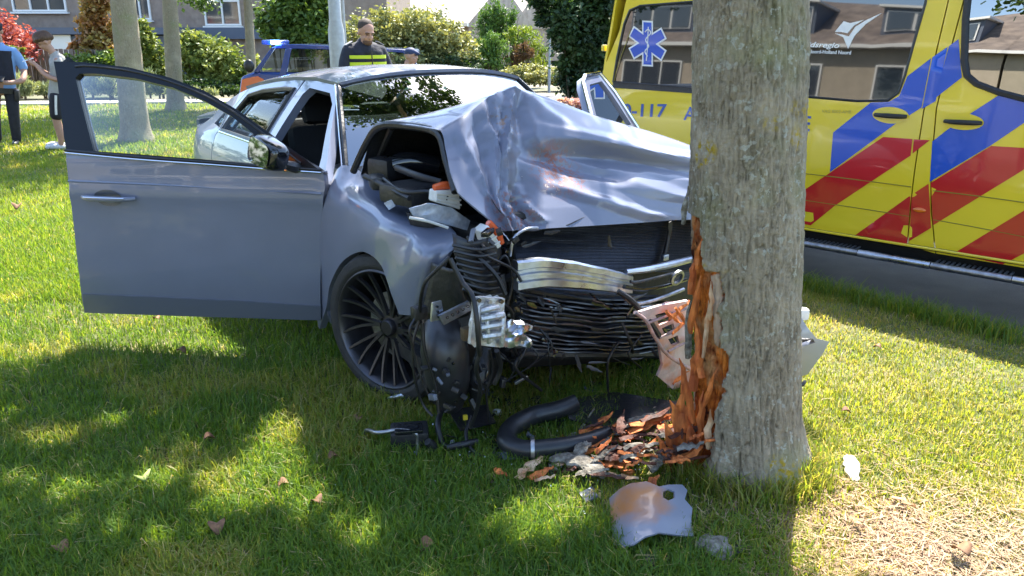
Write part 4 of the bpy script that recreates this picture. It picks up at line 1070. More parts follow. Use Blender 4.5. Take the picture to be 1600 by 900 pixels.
wires = [([(702, 402, .72), (684, 420, .70), (665, 440, .66), (658, 465, .6), (656, 490, .56)], .007), ([(703, 404, .72), (722, 440, .76), (738, 462, .82), (745, 500, .86), (748, 540, .86), (750, 555, .84)], .009),
         ([(655, 500, .56), (645, 540, .56), (648, 590, .56), (660, 630, .56), (676, 650, .6)], .006), ([(648, 498, .56), (640, 520, .58), (652, 570, .58), (668, 615, .6), (690, 640, .6)], .005), ([(660, 505, .56), (664, 550, .58), (680, 600, .6), (686, 645, .62)], .007),
         ([(752, 545, .82), (744, 575, .8), (750, 605, .76), (745, 640, .7), (735, 668, .66)], .008), ([(765, 545, .8), (770, 580, .74), (760, 615, .7), (765, 660, .66)], .005), ([(776, 548, .76), (782, 575, .72), (772, 600, .7)], .01),
         ([(770, 420, .64), (790, 400, .66), (800, 440, .66), (792, 480, .66)], .006), ([(745, 400, .66), (775, 430, .70), (790, 460, .72)], .009), ([(730, 370, .6), (750, 395, .66), (800, 420, .68), (815, 440, .7)], .006),
         ([(780, 470, .7), (800, 490, .68), (798, 530, .64), (810, 560, .6)], .008), ([(600, 280, .0), (630, 300, .2), (670, 300, .3), (700, 310, .38)], .010), ([(570, 275, -.1), (600, 290, .05), (640, 310, .25)], .012), ([(620, 262, -.1), (655, 275, .1), (690, 285, .2)], .016)]
for pts, r_ in wires:
    mb = MB(); mb.tube([Kx(*p) for p in pts], r_, 6, sm=6); mb.build('wire', WIRE, car, ang=60)
# lots of small broken clips, brackets and plastic bits wedged in the corner
for k in range(85):
    px = rnd.uniform(735, 815); py = rnd.uniform(352, 600); 
    if k > 55: px = rnd.uniform(660, 760); py = rnd.uniform(550, 640)
    if 735 < px < 790 and 462 < py < 545: px += 60
    c = Kx(px, py, rnd.uniform(.50, .66)); mb = MB()
    rm = Matrix.Rotation(rnd.uniform(0, 3), 3, 'X') @ Matrix.Rotation(rnd.uniform(0, 3), 3, 'Z')
    mb.box(c, (rnd.uniform(.015, .07), rnd.uniform(.01, .035), rnd.uniform(.006, .02)), rm, bev=.003)
    mb.build('broken_clip', rnd.choice([BLACKP, BLACKP, DARKM, BLACKG, GREYM, ALUD if k < 30 else DARKM]), car)
# engine-bay shapes seen through the gap under the bonnet
mb = MB(); mb.box(Kx(606, 262, -.22), (.14, .14, .10), Matrix.Rotation(.3, 3, 'Z'), bev=.03); mb.build('airbox', BLACKP, car)
mb = MB(); mb.tube([Kx(600, 262, -.2), Kx(640, 252, -.15), Kx(685, 258, -.1)], .045, 12); mb.build('intake_hose', BLACKG, car)
mb = MB(); mb.box(Kx(590, 284, -.06), (.12, .07, .06), Matrix.Rotation(-.3, 3, 'Z'), bev=.02); mb.build('fluid_tank', BLACKP, car)
mb = MB(); mb.box(Kx(652, 300, .12), (.22, .24, .08), Matrix.Rotation(.2, 3, 'Z'), bev=.02); mb.build('battery_cover', BLACKP, car)
mb = MB(); mb.box(K(-.48, 0, .95), (.16, 1.46, .05), bev=.02); mb.build('scuttle_panel', BLACKP, car)
for a, b in (((.45), (-.1)), ((-.15), (-.6))):
    mb = MB(); mb.tube([K(-.50, a, .985), K(-.52, (a+b)/2, 1.01), K(-.60, b, 1.035)], .009, 6); mb.build('wiper', BLACKP, car)
# bumper cover end torn away on the far side of the trunk
SILV = mat('bumper_skin', (.30, .30, .31), .32, 0, .9)
bx = [(1222, 480), (1247, 488), (1262, 512), (1276, 529), (1296, 534), (1286, 552), (1262, 585), (1240, 592), (1210, 596)]
BY = 3.08
def bw(a, b): return aty(a, b, BY + .12*((a-1250)/50)**2*.4 - .05*math.sin((b-480)/36))
mb = MB(); drape(mb, bx, lambda a, b: bw(a, b), [[(1226, 534), (1250, 528), (1270, 529), (1274, 535), (1250, 543), (1228, 548)]], 6, nrm=(0, -1, 0)); bc = mb.build('bumper_end', SILV, car, world=True, solid=.03, bevel=.004)
mb = MB(); mb.box(aty(1245, 537, BY+.05), (.16, .04, .06), bev=.01); mb.build('fog_lamp_recess', BLACKP, bc, world=True)
mb = MB(); mb.box(aty(1250, 490, BY+.05), (.07, .05, .05), bev=.015); mb.build('lamp_corner', WHITEP, bc, world=True)
mb = MB(); mb.tube([aty(1248, 590, BY), aty(1252, 602, BY-.02), aty(1258, 596, BY)], .008, 6); mb.build('bracket_hook', BLACKP, bc, world=True)

# ------------------------------------------------------------------ ambulance van on the road (van-local: u forward, n out of its near side, z up)
VZ = -.2
vo_ = atz(1600, 440, .15); vo_.z = 0
VFx = Vector((.741, -.672, 0)).normalized(); VNx = Vector((-VFx.y*-1*-1, 0, 0)); VNx = Vector((VFx.y, -VFx.x, 0))
van = empty('ambulance', tuple(vo_), math.atan2(VFx.y, VFx.x), 'yellow ambulance van with blue and red diagonal stripes parked on the road', 'ambulance')
def nz(z, u=0):
    h = z - VZ
    if h < .55: return -.03*((.55-h)/.15)**2*.5
    if h < 1.15: return .0 + .010*math.sin((h-.55)/.6*math.pi) - (.009 if h < .80 else .009*max(0, 1-(h-.80)/.02))
    k = -(h-1.15)*.045 - .025*max(0, h-1.34) - (max(0, h-2.05)**2)*1.2
    return k
def VL(u, z, off=0.): return Vector((u, -(nz(z)+off), z)) if False else Vector((u, (nz(z)+off)*VSGN, z))
VSGN = 1 if (Matrix.Rotation(math.atan2(VFx.y, VFx.x), 3, 'Z') @ Vector((0, 1, 0))).dot(VNx) > 0 else -1
if VNx.y > 0: VNx = -VNx; VSGN = -VSGN
def vinv(px, py):
    out = 0.
    for _ in range(10):
        W = atplane(px, py, vo_ + VNx*out, VNx); out = nz(W.z)
    return ((W-vo_).dot(VFx), W.z)
VOUT = Vector((0, VSGN, 0))
def vmat(name, c, rough=.25): return mat(name, c, rough, 0, .7, .5, var=.03, vs=2)
VY = vmat('ambulance_yellow', (.78, .58, .028)); VB = vmat('ambulance_blue', (.004, .075, .50)); VR = vmat('ambulance_red', (.52, .012, .020))
VDK = mat('van_shadow_black', (.010, .010, .011), .6)
def vdrape(name, poly, m, off, parent, holes=(), px=True, step=.08, th=0., **kw):
    P = [vinv(*q) for q in poly] if px else poly; H = [[vinv(*q) for q in h] for h in holes] if px else holes
    mb = MB(); drape(mb, P, lambda u, z: VL(u, z, off), H, step, nrm=VOUT)
    return mb.build(name, m, parent, solid=th, ang=40, **kw)
zt = 2.1 + VZ; zb = vinv(1300, 378)[1] - .0
# seams (pixel curves) between rear side, sliding door and front door
seam1 = [(1482, 0), (1462, 85), (1443, 175), (1430, 260), (1422, 330), (1418, 383)]
seam2 = [(1506, 0), (1482, 90), (1463, 170), (1455, 260), (1455, 330), (1462, 396)]
s1 = [vinv(*q) for q in seam1]; s2 = [vinv(*q) for q in seam2]
def ext(s): # carry a seam up to the roof line
    a, b = s[0], s[1]; k = (zt - a[1]); return [(a[0] + (a[0]-b[0])/(a[1]-b[1])*k*.5, zt)] + s
s1 = ext(s1); s2 = ext(s2)
ur = vinv(938, 195)[0]; urt = vinv(975, 0)[0]
rear_w = [(958, 128), (964, 90), (975, 38), (984, 16), (1000, 9), (1090, 2), (1180, -6), (1220, -8), (1220, 142), (1085, 138)]
mid_w = [(1232, -12), (1340, -22), (1452, -30), (1446, 5), (1430, 60), (1414, 118), (1404, 145), (1388, 157), (1340, 158), (1258, 151), (1232, 149)]
fr_w = [(1516, -45), (1508, 30), (1506, 95), (1510, 118), (1525, 131), (1562, 145), (1620, 160), (1700, 182), (1760, 196), (1800, 190), (1780, 60), (1730, -40)]
zsill = [ (u, z) for u, z in s1][-1][1]
body = [(ur, zsill), (ur-.02, 1.0), (ur-.01, 1.3), (urt-.02, 1.62), (urt+.03, zt)] + [(u-.004, z) for u, z in s1]
p1 = vdrape('side_panel', body, VY, 0, van, [[vinv(*q) for q in rear_w], [vinv(*q) for q in mid_w]], px=False, step=.07, th=.03)
mid = [(u+.004, z) for u, z in s1] + [(u-.004, z) for u, z in s2[::-1]]
p2 = vdrape('door_pillar', mid, VY, 0, van, px=False, step=.07, th=.03)
uf = s2[-1][0]
front = [(u+.004, z) for u, z in s2][::-1] + [(uf+1.35, zt-.02), (uf+1.75, 1.35), (uf+1.72, .9), (uf+1.15, .72), (uf+.95, s2[-1][1])]
p3 = vdrape('front_door', front, VY, 0, van, [[vinv(*q) for q in fr_w]], px=False, step=.07, th=.03)
# horizontal panel breaks
for y in ([(1232, 268), (1340, 281), (1424, 292)], [(1232, 309), (1340, 325), (1421, 338)], ):
    mb = MB(); mb.tube([VL(*vinv(*q), .000) for q in y], .0035, 6); mb.build('panel_joint', mat('joint_dark', (.25, .20, .02), .5), p1)
for y in ([(1458, 298), (1540, 308), (1640, 322)], [(1458, 343), (1540, 358), (1640, 378)]):
    mb = MB(); mb.tube([VL(*vinv(*q), .000) for q in y], .0035, 6); mb.build('panel_joint', mat('joint_dark'), p3)
# windows with their seals
for poly, par, nm in ((rear_w, p1, 'window_pane'), (mid_w, p1, 'window_pane')):
    q = vdrape(nm, poly, VGLASS, -.006, par, step=.3)
    mb = MB(); mb.tube([VL(*vinv(*k), -.001) for k in poly + poly[:1]], .009, 6, sm=0); mb.build('window_seal', BLACKP, q)
q = vdrape('window_pane', fr_w, glass_mat('van_door_glass', (.18, .22, .24), .30), -.010, p3, step=.3)
mb = MB(); mb.tube([VL(*vinv(*k), -.001) for k in fr_w + fr_w[:1]], .020, 6, sm=0); mb.build('window_seal', BLACKP, q)
vdrape('window_ledge', [(958, 128), (1085, 137), (1225, 142), (1225, 148), (1085, 146), (957, 137)], BLACKP, .004, p1, th=.006)
# coloured stripes: thin films on the paint
bA = [(1297, 269), (1302, 207), (1361, 160), (1389, 159), (1405, 150), (1418, 119), (1455, 91), (1440, 168), (1421, 180), (1397, 195), (1373, 213)]
bA2 = [(1457, 89.5), (1481, 73), (1462, 158), (1441, 170)]
bA3 = [(1483, 72), (1498, 61), (1500, 90), (1503, 121), (1463, 152), (1470, 120)]
rA = [(1297, 270), (1380, 214), (1426, 217), (1423, 243), (1305, 321), (1267, 352), (1236, 347), (1236, 310), (1252, 300)]
rA2 = [(1428, 217.5), (1453, 219), (1426, 240)]
bB = [(1453, 284), (1457, 221), (1480, 203), (1520, 175), (1562, 148), (1620, 165), (1720, 195), (1700, 200), (1600, 192), (1550, 226)]
rBa = [(1337, 367), (1423, 305), (1418, 377), (1417, 381)]
rBb = [(1425, 304), (1451, 287), (1455, 356), (1420, 377)]
rBc = [(1454, 286), (1549, 228), (1600, 231), (1720, 236), (1600, 265), (1458, 352)]
rC = [(1490, 396), (1600, 329), (1700, 268), (1730, 320), (1600, 396), (1567, 413)]
film = .0025
for poly, m, par, nm in ((bA, VB, p1, 'blue_stripe'), (bA2, VB, p2, 'blue_stripe'), (bA3, VB, p3, 'blue_stripe'), (rA, VR, p1, 'red_stripe'), (rA2, VR, p1, 'red_stripe'), (bB, VB, p3, 'blue_stripe'),
                         (rBa, VR, p1, 'red_stripe'), (rBb, VR, p2, 'red_stripe'), (rBc, VR, p3, 'red_stripe'), (rC, VR, p3, 'red_stripe')):
    vdrape(nm, poly, m, film, par)
    # white hairline round the film
def oval(px, py, a, b): return [(px + a*math.cos(t), py + b*math.sin(t)+.05*a*math.cos(t)) for t in [2*math.pi*k/28 for k in range(28)]]
for px, py, L_, par in ((1392, 180, 25, p1), (1505, 190, 29, p3)):
    vdrape('handle_backing', oval(px, py, L_+3.5, 13), VY, .0042, par, step=.02)
    mb = MB(); e0 = vinv(px-L_+1, py-1); e1 = vinv(px+L_, py+2); c = ((e0[0]+e1[0])/2, (e0[1]+e1[1])/2)
    mb.tube([VL(*e0, .012), VL(e0[0]*.8+e1[0]*.2, e0[1]*.8+e1[1]*.2, .034), VL(*c, .038), VL(e0[0]*.15+e1[0]*.85, e0[1]*.15+e1[1]*.85, .034), VL(*e1, .012)], [.012, .014, .016, .015, .012], 10)
    mb.build('handle', BLACKP, par)
mb = MB(); c = vinv(1437, 328); mb.M = Matrix.Translation(VL(*c, .006)); mb.sphere((0, 0, 0), (.040, .012, .017)); mb.build('side_marker', mat('amber_lens', (.75, .16, .01), .15, 0, 1.), p2)
# sill, running board and tread plates
u0, u1 = ur, uf+1.2
mb = MB(); mb.grid([[Vector((u, VSGN*(nz(zsill)+o), zsill+h)) for u in np.linspace(u0, u1, 12)] for o, h in ((.0, .012), (.012, .004), (.010, -.010), (-.02, -.02), (-.12, -.05), (-.14, -.16))]); mb.build('sill', [VDK], van)
mb = MB(); mb.tube([Vector((u, VSGN*(nz(zsill)+.004), zsill)) for u in (u0, u1)], .010, 8, sm=0); mb.build('sill_edge', VY, van)
sbz = vinv(1600, 436)[1]
for i, (a, b, m) in enumerate([(u0+.5, -.98, 'g'), (-.975, -.52, 's'), (-.515, -.06, 'g'), (-.055, .5, 's'), (.505, 1.2, 'g')]):
    mb = MB(); mb.tube([Vector((a, VSGN*.035, sbz)), Vector((b, VSGN*.035, sbz))], .024 if m == 'g' else .026, 12, sm=0); sb = mb.build('running_board', ALUD if m == 'g' else ALU, van)
    if m == 'g':
        q = MB(); n_ = int((b-a)/.03)
        for k in range(n_): q.box((a+.02+k*.03, VSGN*(-.035), sbz+.016), (.012, .09, .010))
        tag(q.build('tread', mat('tread_rubber', (.12, .12, .125), .6, var=.3, vs=60), sb), kind='stuff')
# shell: far side, roof, rear, front
W_ = 1.95
mb = MB(); rows = []
for z, ins in ((zsill, 0), (.6, 0), (1.2, .0), (1.5, .03), (zt, .14)): pass
mb.box(((u0+u1)/2-.1, -VSGN*(W_/2+.05), (zsill+zt)/2-.03), (u1-u0-.5, W_-.2, zt-zsill-.1), bev=.1); mb.build('body_shell', [VDK], van)
mb = MB(); mb.grid([[Vector((u, VSGN*y, z)) for u in np.linspace(u0+.05, u1-.1, 6)] for y, z in ((nz(zt), zt), (nz(zt)-.06, zt+.05), (-W_/2, zt+.10), (-W_+.2, zt+.05), (-W_+.12, zt))]); mb.build('roof', VY, van, solid=.02)
mb = MB(); mb.grid([[Vector((u0+o, VSGN*y, z)) for y in (nz(z)-.0, -.06, -W_/2, -W_+.06, -W_-nz(z))] for z, o in ((zsill, .0), (.7, -.0), (1.05, -.0), (1.4, .02), (1.62, .05), (zt, .08))]); re = mb.build('rear_doors', VY, van, solid=.02)
mb = MB(); mb.tube([VL(ur-.015, .80, -.02), VL(ur-.015, 1.08, -.02)], .035, 10); mb.build('tail_lamp', mat('red_lens'), re)
mb = MB(); mb.box(VL(ur-.02, vinv(947, 75)[1], -.01), (.03, .05, .05), bev=.008); mb.build('hinge', VY, re)
mb = MB(); mb.tube([VL(ur+.10, zsill+.1, .0005), VL(ur+.10, 1.15, .0005), VL(urt+.085, 1.62, .0005)], .003, 6); mb.build('panel_joint', mat('joint_dark'), p1)
mb = MB(); mb.grid([[VL(u, z, -.0)+VOUT*(-y) for y in (0, .5, 1.4, W_)] for u, z in ((uf+1.35, zt-.02), (uf+1.78, 1.35), (uf+2.4, 1.05), (uf+2.55, .7), (uf+2.55, .25), (uf+1.7, .2))]); mb.build('nose', VY, van, solid=.02)
for u in (ur+.75, uf+1.45):
    for sd_ in (0, 1):
        mb = MB(); mb.M = Matrix.Translation(Vector((u, VSGN*(-.16 - sd_*1.6), VZ+.34)))
        mb.lathe([(.2, -.1), (.31, -.11), (.34, -.08), (.34, .08), (.31, .11), (.2, .1)], 40, axis='Y'); w_ = mb.build('wheel', RUBBER, van)
        mb = MB(); mb.M = Matrix.Translation(Vector((u, VSGN*(-.16 - sd_*1.6), VZ+.34))); mb.lathe([(0, -.06), (.12, -.07), (.2, -.095), (.2, .095), (.12, .07), (0, .06)], 24, axis='Y'); mb.build('hubcap', ALUD, w_)
# lettering
def vtext(txt, px, py, hpx, m, par, name, width_px=None, slope=0., off=.003, shear=0., bold=0., gapfit=None):
    cu = bpy.data.curves.new('t', 'FONT'); cu.body = txt; cu.size = 1; cu.shear = shear; cu.offset = bold; cu.resolution_u = 4
    if gapfit: cu.space_character = gapfit
    ob = bpy.data.objects.new('t', cu); col.objects.link(ob); dg = bpy.context.evaluated_depsgraph_get(); dg.update()
    me = bpy.data.meshes.new_from_object(ob.evaluated_get(dg)); bpy.data.objects.remove(ob)
    xs = [v.co.x for v in me.vertices]; x0, x1 = min(xs), max(xs); cap = .70
    a = vinv(px, py); t_ = vinv(px, py-hpx); e = vinv(px+(width_px or 50), py+slope*(width_px or 50))
    H_ = t_[1]-a[1]; Wd = (e[0]-a[0])
    sc_ = Wd/(x1-x0) if width_px else H_/cap
    mb = MB(); vs = []
    for v in me.vertices:
        f = (v.co.x-x0)/(x1-x0); u = a[0] + (v.co.x-x0)*sc_; z = a[1] + (e[1]-a[1])*f + v.co.y*H_/cap
        vs.append(VL(u, z, off))
    fs = [list(p.vertices) for p in me.polygons]
    tot = sum((((vs[f[1]]-vs[f[0]]).cross(vs[f[2]]-vs[f[0]])) for f in fs), Vector((0, 0, 0)))
    if tot.dot(VOUT) < 0: fs = [f[::-1] for f in fs]
    mb.add(vs, fs); mb.keepn = True
    bpy.data.meshes.remove(me)
    return mb.build(name, m, par, ang=80)
LB = vmat('lettering_blue', (.03, .09, .38), .3); LW = mat('lettering_white', (.8, .8, .8), .5)
vtext('10-117', 963, 181, 19, LB, p1, 'lettering', 78, .02, bold=.02)
vtext('AMBULANCE', 1068, 187, 21, LB, p1, 'lettering', 197, .09, bold=.015, gapfit=1.25)
vtext('Veiligheidsregio', 1217, 72, 8, LW, p1, 'lettering', 94, .03, off=-.003, shear=.25, bold=.02)
vtext('Noord-Holland Noord', 1263, 83, 5.5, LW, p1, 'lettering', 66, .03, off=-.003, bold=.02)
vtext('VAG 8002-AMB', 1284, 176, 5, mat('faint_print', (.36, .30, .05), .5), p1, 'lettering', 46, .03)
sw1 = [(1378, 20), (1352, 38), (1335, 56), (1325, 76), (1317, 58), (1304, 52), (1316, 54), (1326, 57), (1336, 42), (1352, 32)]
sw2 = [(1304, 50), (1318, 33), (1328, 36), (1350, 31), (1334, 40), (1324, 52), (1314, 50)]
sw3 = [(1321, 34), (1330, 31), (1325, 36)]
for s_ in (sw1, sw2): vdrape('bird_emblem', s_, LW, -.003, p1, step=.03)
# six-armed medical star
def star(cx_, cy_, w_, h_, arm, grow=0):
    P = []; k = []
    for i in range(6):
        a = math.pi/2 + i*math.pi/3
        for s_ in (-1, 1):
            L_ = h_/2+grow; d = Vector((math.cos(a), -math.sin(a))); t = Vector((-d.y, d.x))*-1
            P.append((cx_, cy_, d, t, L_))
        k.append(a)
    out = []
    hw = arm/2+grow
    for i in range(6):
        a = math.pi/2 - i*math.pi/3; d = Vector((math.cos(a), -math.sin(a))); t = Vector((math.sin(a), math.cos(a)))
        L_ = h_/2+grow; inn = hw/math.tan(math.pi/6)
        for (al, ac) in ((L_, -hw), (L_, hw), (inn, hw)):
            q = d*al + t*ac; out.append((cx_ + q.x*w_/h_*1.06, cy_ + q.y + q.x*.05))
    return out
vdrape('medical_star', star(1011.5, 68, 52, 66, 15, 2.6), LW, -.003, p1, step=.03)
vdrape('medical_star', star(1011.5, 68, 52, 66, 15), VB, -.001, p1, step=.03)
mb = MB(); mb.tube([VL(*vinv(*q), .001) for q in [(1013, 42), (1012, 70), (1010, 95)]], .004, 5); mb.tube([VL(*vinv(*q), .002) for q in [(1008, 50), (1013, 46), (1017, 52), (1009, 62), (1014, 72), (1008, 80), (1012, 88)]], .005, 5)
mb.build('rod_and_snake', LW, p1)
# driver seat shape behind the front door glass
mb = MB(); mb.box(VL(uf+.55, .75+.35, -.55), (.16, .45, .7), bev=.06); mb.build('front_seat', SEAT, van)

# ------------------------------------------------------------------ people
SKIN = mat('skin', (.42, .235, .165), .5, var=.08, vs=30)
HAIRB = mat('brown_hair', (.075, .035, .016), .55, var=.4, vs=60, stretch=(1, 1, .2), bump=.6, bs=90)
HAIRS = mat('short_hair', (.05, .035, .025), .8, var=.3, vs=90, bump=.5, bs=160)
NAVY = mat('navy_cloth', (.012, .014, .026), .8, bump=.5, bs=50, var=.25, vs=14)
def flesh(chains, blobs, name, m, parent, vox=.010, mtx=None):
    mb = MB()
    for pts, rr in chains:
        P = [Vector(p) for p in pts]
        # rounded ends
        d0 = (P[0]-P[1]).normalized(); d1 = (P[-1]-P[-2]).normalized()
        mb.tube([P[0]+d0*rr[0]*.6] + P + [P[-1]+d1*rr[-1]*.6] if False else P, rr, 14, sm=5)
        mb.sphere(P[0], rr[0], 12, 8); mb.sphere(P[-1], rr[-1], 12, 8)
    for c, r_, rot in blobs: mb.sphere(c, r_, 20, 14, rot=rot)
    if mtx is not None: mb.v = [mtx @ v for v in mb.v]
    o = mb.build(name, m, parent, ang=180)
    md = o.modifiers.new('r', 'REMESH'); md.mode = 'VOXEL'; md.voxel_size = vox; md.use_smooth_shade = True
    ms = o.modifiers.new('s', 'SMOOTH'); ms.factor = .6; ms.iterations = 3
    return o
def hand_chains(wrist, dirn, palmn, s=1., curl=.5, side=1):
    """palm blob with four fingers of different length and a thumb from the side of the palm"""
    w_ = Vector(wrist); d = Vector(dirn).normalized(); n_ = Vector(palmn); n_ = (n_ - d*n_.dot(d)).normalized(); t = d.cross(n_)*side
    ch = [([w_, w_+d*.045*s, w_+d*.085*s], [.027*s, .036*s, .033*s])]
    for k, L_ in enumerate((.070, .080, .074, .058)):
        b = w_ + d*.088*s + t*(.030-.020*k)*s
        c1 = b + (d*math.cos(curl*.5)+n_*math.sin(curl*.5))*L_*.5*s; c2 = c1 + (d*math.cos(curl*1.5)+n_*math.sin(curl*1.5))*L_*.5*s
        ch.append(([b, c1, c2], [.0105*s, .0095*s, .008*s]))
    b = w_ + d*.030*s + t*.032*s; c1 = b + (d*.6+t*.6+n_*.3).normalized()*.04*s; c2 = c1 + (d*.9+t*.1+n_*.5).normalized()*.032*s
    ch.append(([b, c1, c2], [.013*s, .012*s, .009*s]))
    return ch
def head(c, s=1., look=Matrix.Identity(3)):
    """head blobs; local -Y is the way the face looks"""
    c = Vector(c); f = lambda x, y, z: c + look @ Vector((x*s, y*s, z*s))
    bl = [(f(0, .012, .035), (.076*s, .094*s, .090*s), look), (f(0, -.020, -.040), (.060*s, .070*s, .070*s), look), (f(0, -.052, -.078), (.030*s, .026*s, .024*s), look),
          (f(0, -.088, -.005), (.011*s, .018*s, .026*s), look), (f(0, -.096, -.022), (.017*s, .014*s, .011*s), look), (f(0, -.078, -.055), (.026*s, .012*s, .008*s), look), (f(0, -.075, -.066), (.022*s, .012*s, .007*s), look),
          (f(.078, .012, -.005), (.010*s, .020*s, .032*s), look), (f(-.078, .012, -.005), (.010*s, .020*s, .032*s), look), (f(0, -.074, .030), (.056*s, .018*s, .012*s), look), (f(.035, -.060, -.030), (.022*s, .02*s, .022*s), look), (f(-.035, -.060, -.030), (.022*s, .02*s, .022*s), look)]
    return bl, f
def eyes(f, root_, s=1., look=Matrix.Identity(3), mtx=None, beard=None):
    mb = MB()
    for sx in (-1, 1): mb.sphere(f(sx*.031, -.080, .010), (.011*s, .006*s, .005*s), 10, 8, rot=look)
    if mtx is not None: mb.v = [mtx @ v for v in mb.v]
    tag(mb.build('eyes', mat('eye_dark', (.02, .015, .012), .3), root_), kind=None)
    mb = MB()
    for sx in (-1, 1): mb.tube([f(sx*.014, -.091, .030), f(sx*.032, -.090, .035), f(sx*.052, -.078, .028)], .0045*s, 6)
    if mtx is not None: mb.v = [mtx @ v for v in mb.v]
    mb.build('eyebrows', HAIRS, root_)

# officer standing behind the car, looking down
oy = 8.7
hc_ = aty(570, 56, oy)
po = empty('person', (hc_.x, oy, .03), R(38), 'police officer in navy shirt and yellow-striped vest looking down behind the car roof', 'person')
s_ = 1.04; hz_ = hc_.z
lk = Matrix.Rotation(R(22), 3, 'X')
bl, f = head((0, -.03, hz_), s_, lk)
hz_ += .10
body_ch = [([(0, -.02, hz_-.19), (0, .02, hz_-.24), (0, .03, hz_-.27)], [.058, .060, .075]), ([(0, .03, hz_-.28), (0, .02, hz_-.5), (0, .02, hz_-.8)], [.10, .14, .125]),
           ([(.19, .03, hz_-.27), (.26, .02, hz_-.50), (.24, -.10, hz_-.74)], [.055, .045, .036]), ([(-.19, .03, hz_-.27), (-.27, .02, hz_-.50), (-.25, -.10, hz_-.74)], [.055, .045, .036]),
           ([(.10, .02, hz_-.85), (.11, -.01, hz_-1.25), (.11, .03, .08)], [.085, .06, .045]), ([(-.10, .02, hz_-.85), (-.11, -.01, hz_-1.25), (-.11, .03, .08)], [.085, .06, .045])]
body_ch += hand_chains((.24, -.10, hz_-.74), (-.2, -.7, -.6), (-.9, 0, 0), 1., .6, 1) + hand_chains((-.25, -.10, hz_-.74), (.2, -.7, -.6), (.9, 0, 0), 1., .6, -1)
flesh(body_ch, bl, 'body', SKIN, po, .0085)
eyes(f, po, s_, lk)
flesh([], [(f(0, .026, .056), (.080*s_, .090*s_, .080*s_), lk)], 'hair', HAIRS, po, .010)
mb = MB(); mb.sphere(f(0, -.050, -.070), (.052*s_, .048*s_, .040*s_), 18, 12, rot=lk); mb.build('beard', mat('stubble', (.13, .07, .045), .8, var=.3, vs=120, bump=.6, bs=200), po)
sh_ch = [([(0, .035, hz_-.225), (0, .03, hz_-.30)], [.088, .13]), ([(-.17, .03, hz_-.285), (0, .02, hz_-.27), (.17, .03, hz_-.285)], [.075, .10, .075]), ([(-.10, .03, hz_-.34), (-.09, .02, hz_-.6), (-.07, .02, hz_-.85)], [.125, .125, .12]), ([(.10, .03, hz_-.34), (.09, .02, hz_-.6), (.07, .02, hz_-.85)], [.125, .125, .12]),
         ([(.18, .03, hz_-.29), (.235, .02, hz_-.40), (.26, .0, hz_-.50)], [.080, .070, .066]), ([(-.18, .03, hz_-.29), (-.235, .02, hz_-.40), (-.26, .0, hz_-.50)], [.080, .070, .066])]
flesh(sh_ch, [], 'shirt', NAVY, po, .012)
vs_ = [([(-.085, .02, hz_-.36), (-.08, .015, hz_-.6), (-.07, .015, hz_-.80)], [.135, .138, .132]), ([(.085, .02, hz_-.36), (.08, .015, hz_-.6), (.07, .015, hz_-.80)], [.135, .138, .132])]
NEON = mat('neon_yellow_cloth', (.55, .68, .03), .7, bump=.3, bs=50)
def band(z0, z1, rx, ry, m, nm, par, cy_=.018, rot=0.):
    mb = MB(); n = 32; rows = []
    for z in (z0, (z0+z1)/2, z1): rows.append([Vector((rx*math.copysign(abs(math.cos(a))**.75, math.cos(a)), cy_+ry*math.sin(a), z)) for a in [2*math.pi*k/n for k in range(n+1)]])
    mb.grid(rows); return mb.build(nm, m, par, solid=.006, ang=60)
band(hz_-.36, hz_-.325, .235, .150, NEON, 'vest_stripe', po)
band(hz_-.80, hz_-.395, .237, .153, NEON, 'vest', po)
band(hz_-.392, hz_-.362, .237, .152, NAVY, 'vest_band', po)
mb = MB(); mb.tube([(0, -.125, hz_-.27), (0, -.14, hz_-.4), (0, -.14, hz_-.78)], .006, 6); mb.build('zip', BLACKP, po)
for sx in (-1, 1):
    mb = MB(); mb.box((sx*.185, .02, hz_-.205), (.09, .05, .012), Matrix.Rotation(sx*.45, 3, 'Y'), bev=.004); mb.build('epaulette', mat('grey_cloth', (.25, .25, .27), .8), po)
def trousers(root_, hipz, xs, yk, m, foot=.09, s=1.):
    flesh([([(xs, .02, hipz), (xs*1.1, yk, hipz*.52), (xs*1.12, .03, foot)], [.098*s, .078*s, .066*s]), ([(-xs, .02, hipz), (-xs*1.1, yk*.5, hipz*.52), (-xs*1.12, .03, foot)], [.098*s, .078*s, .066*s]), ([(-xs*.6, .02, hipz+.06), (xs*.6, .02, hipz+.06)], [.11*s, .11*s])], [], 'trousers', m, root_, .014)
def boots(root_, xs, m, foot=.09, rots=(0, 0)):
    for sx, ro_ in ((-1, rots[0]), (1, rots[1])):
        flesh([([(sx*xs*1.12, .04, foot+.10), (sx*xs*1.12, .04, .05)], [.055, .052]), ([(sx*xs*1.12, .05, .045), (sx*xs*1.12, -.06, .045), (sx*xs*1.12, -.15, .035)], [.045, .046, .036])], [], 'boot', m, root_, .012)
trousers(po, hz_-.87, .10, -.01, NAVY); boots(po, .10, BLACKP)

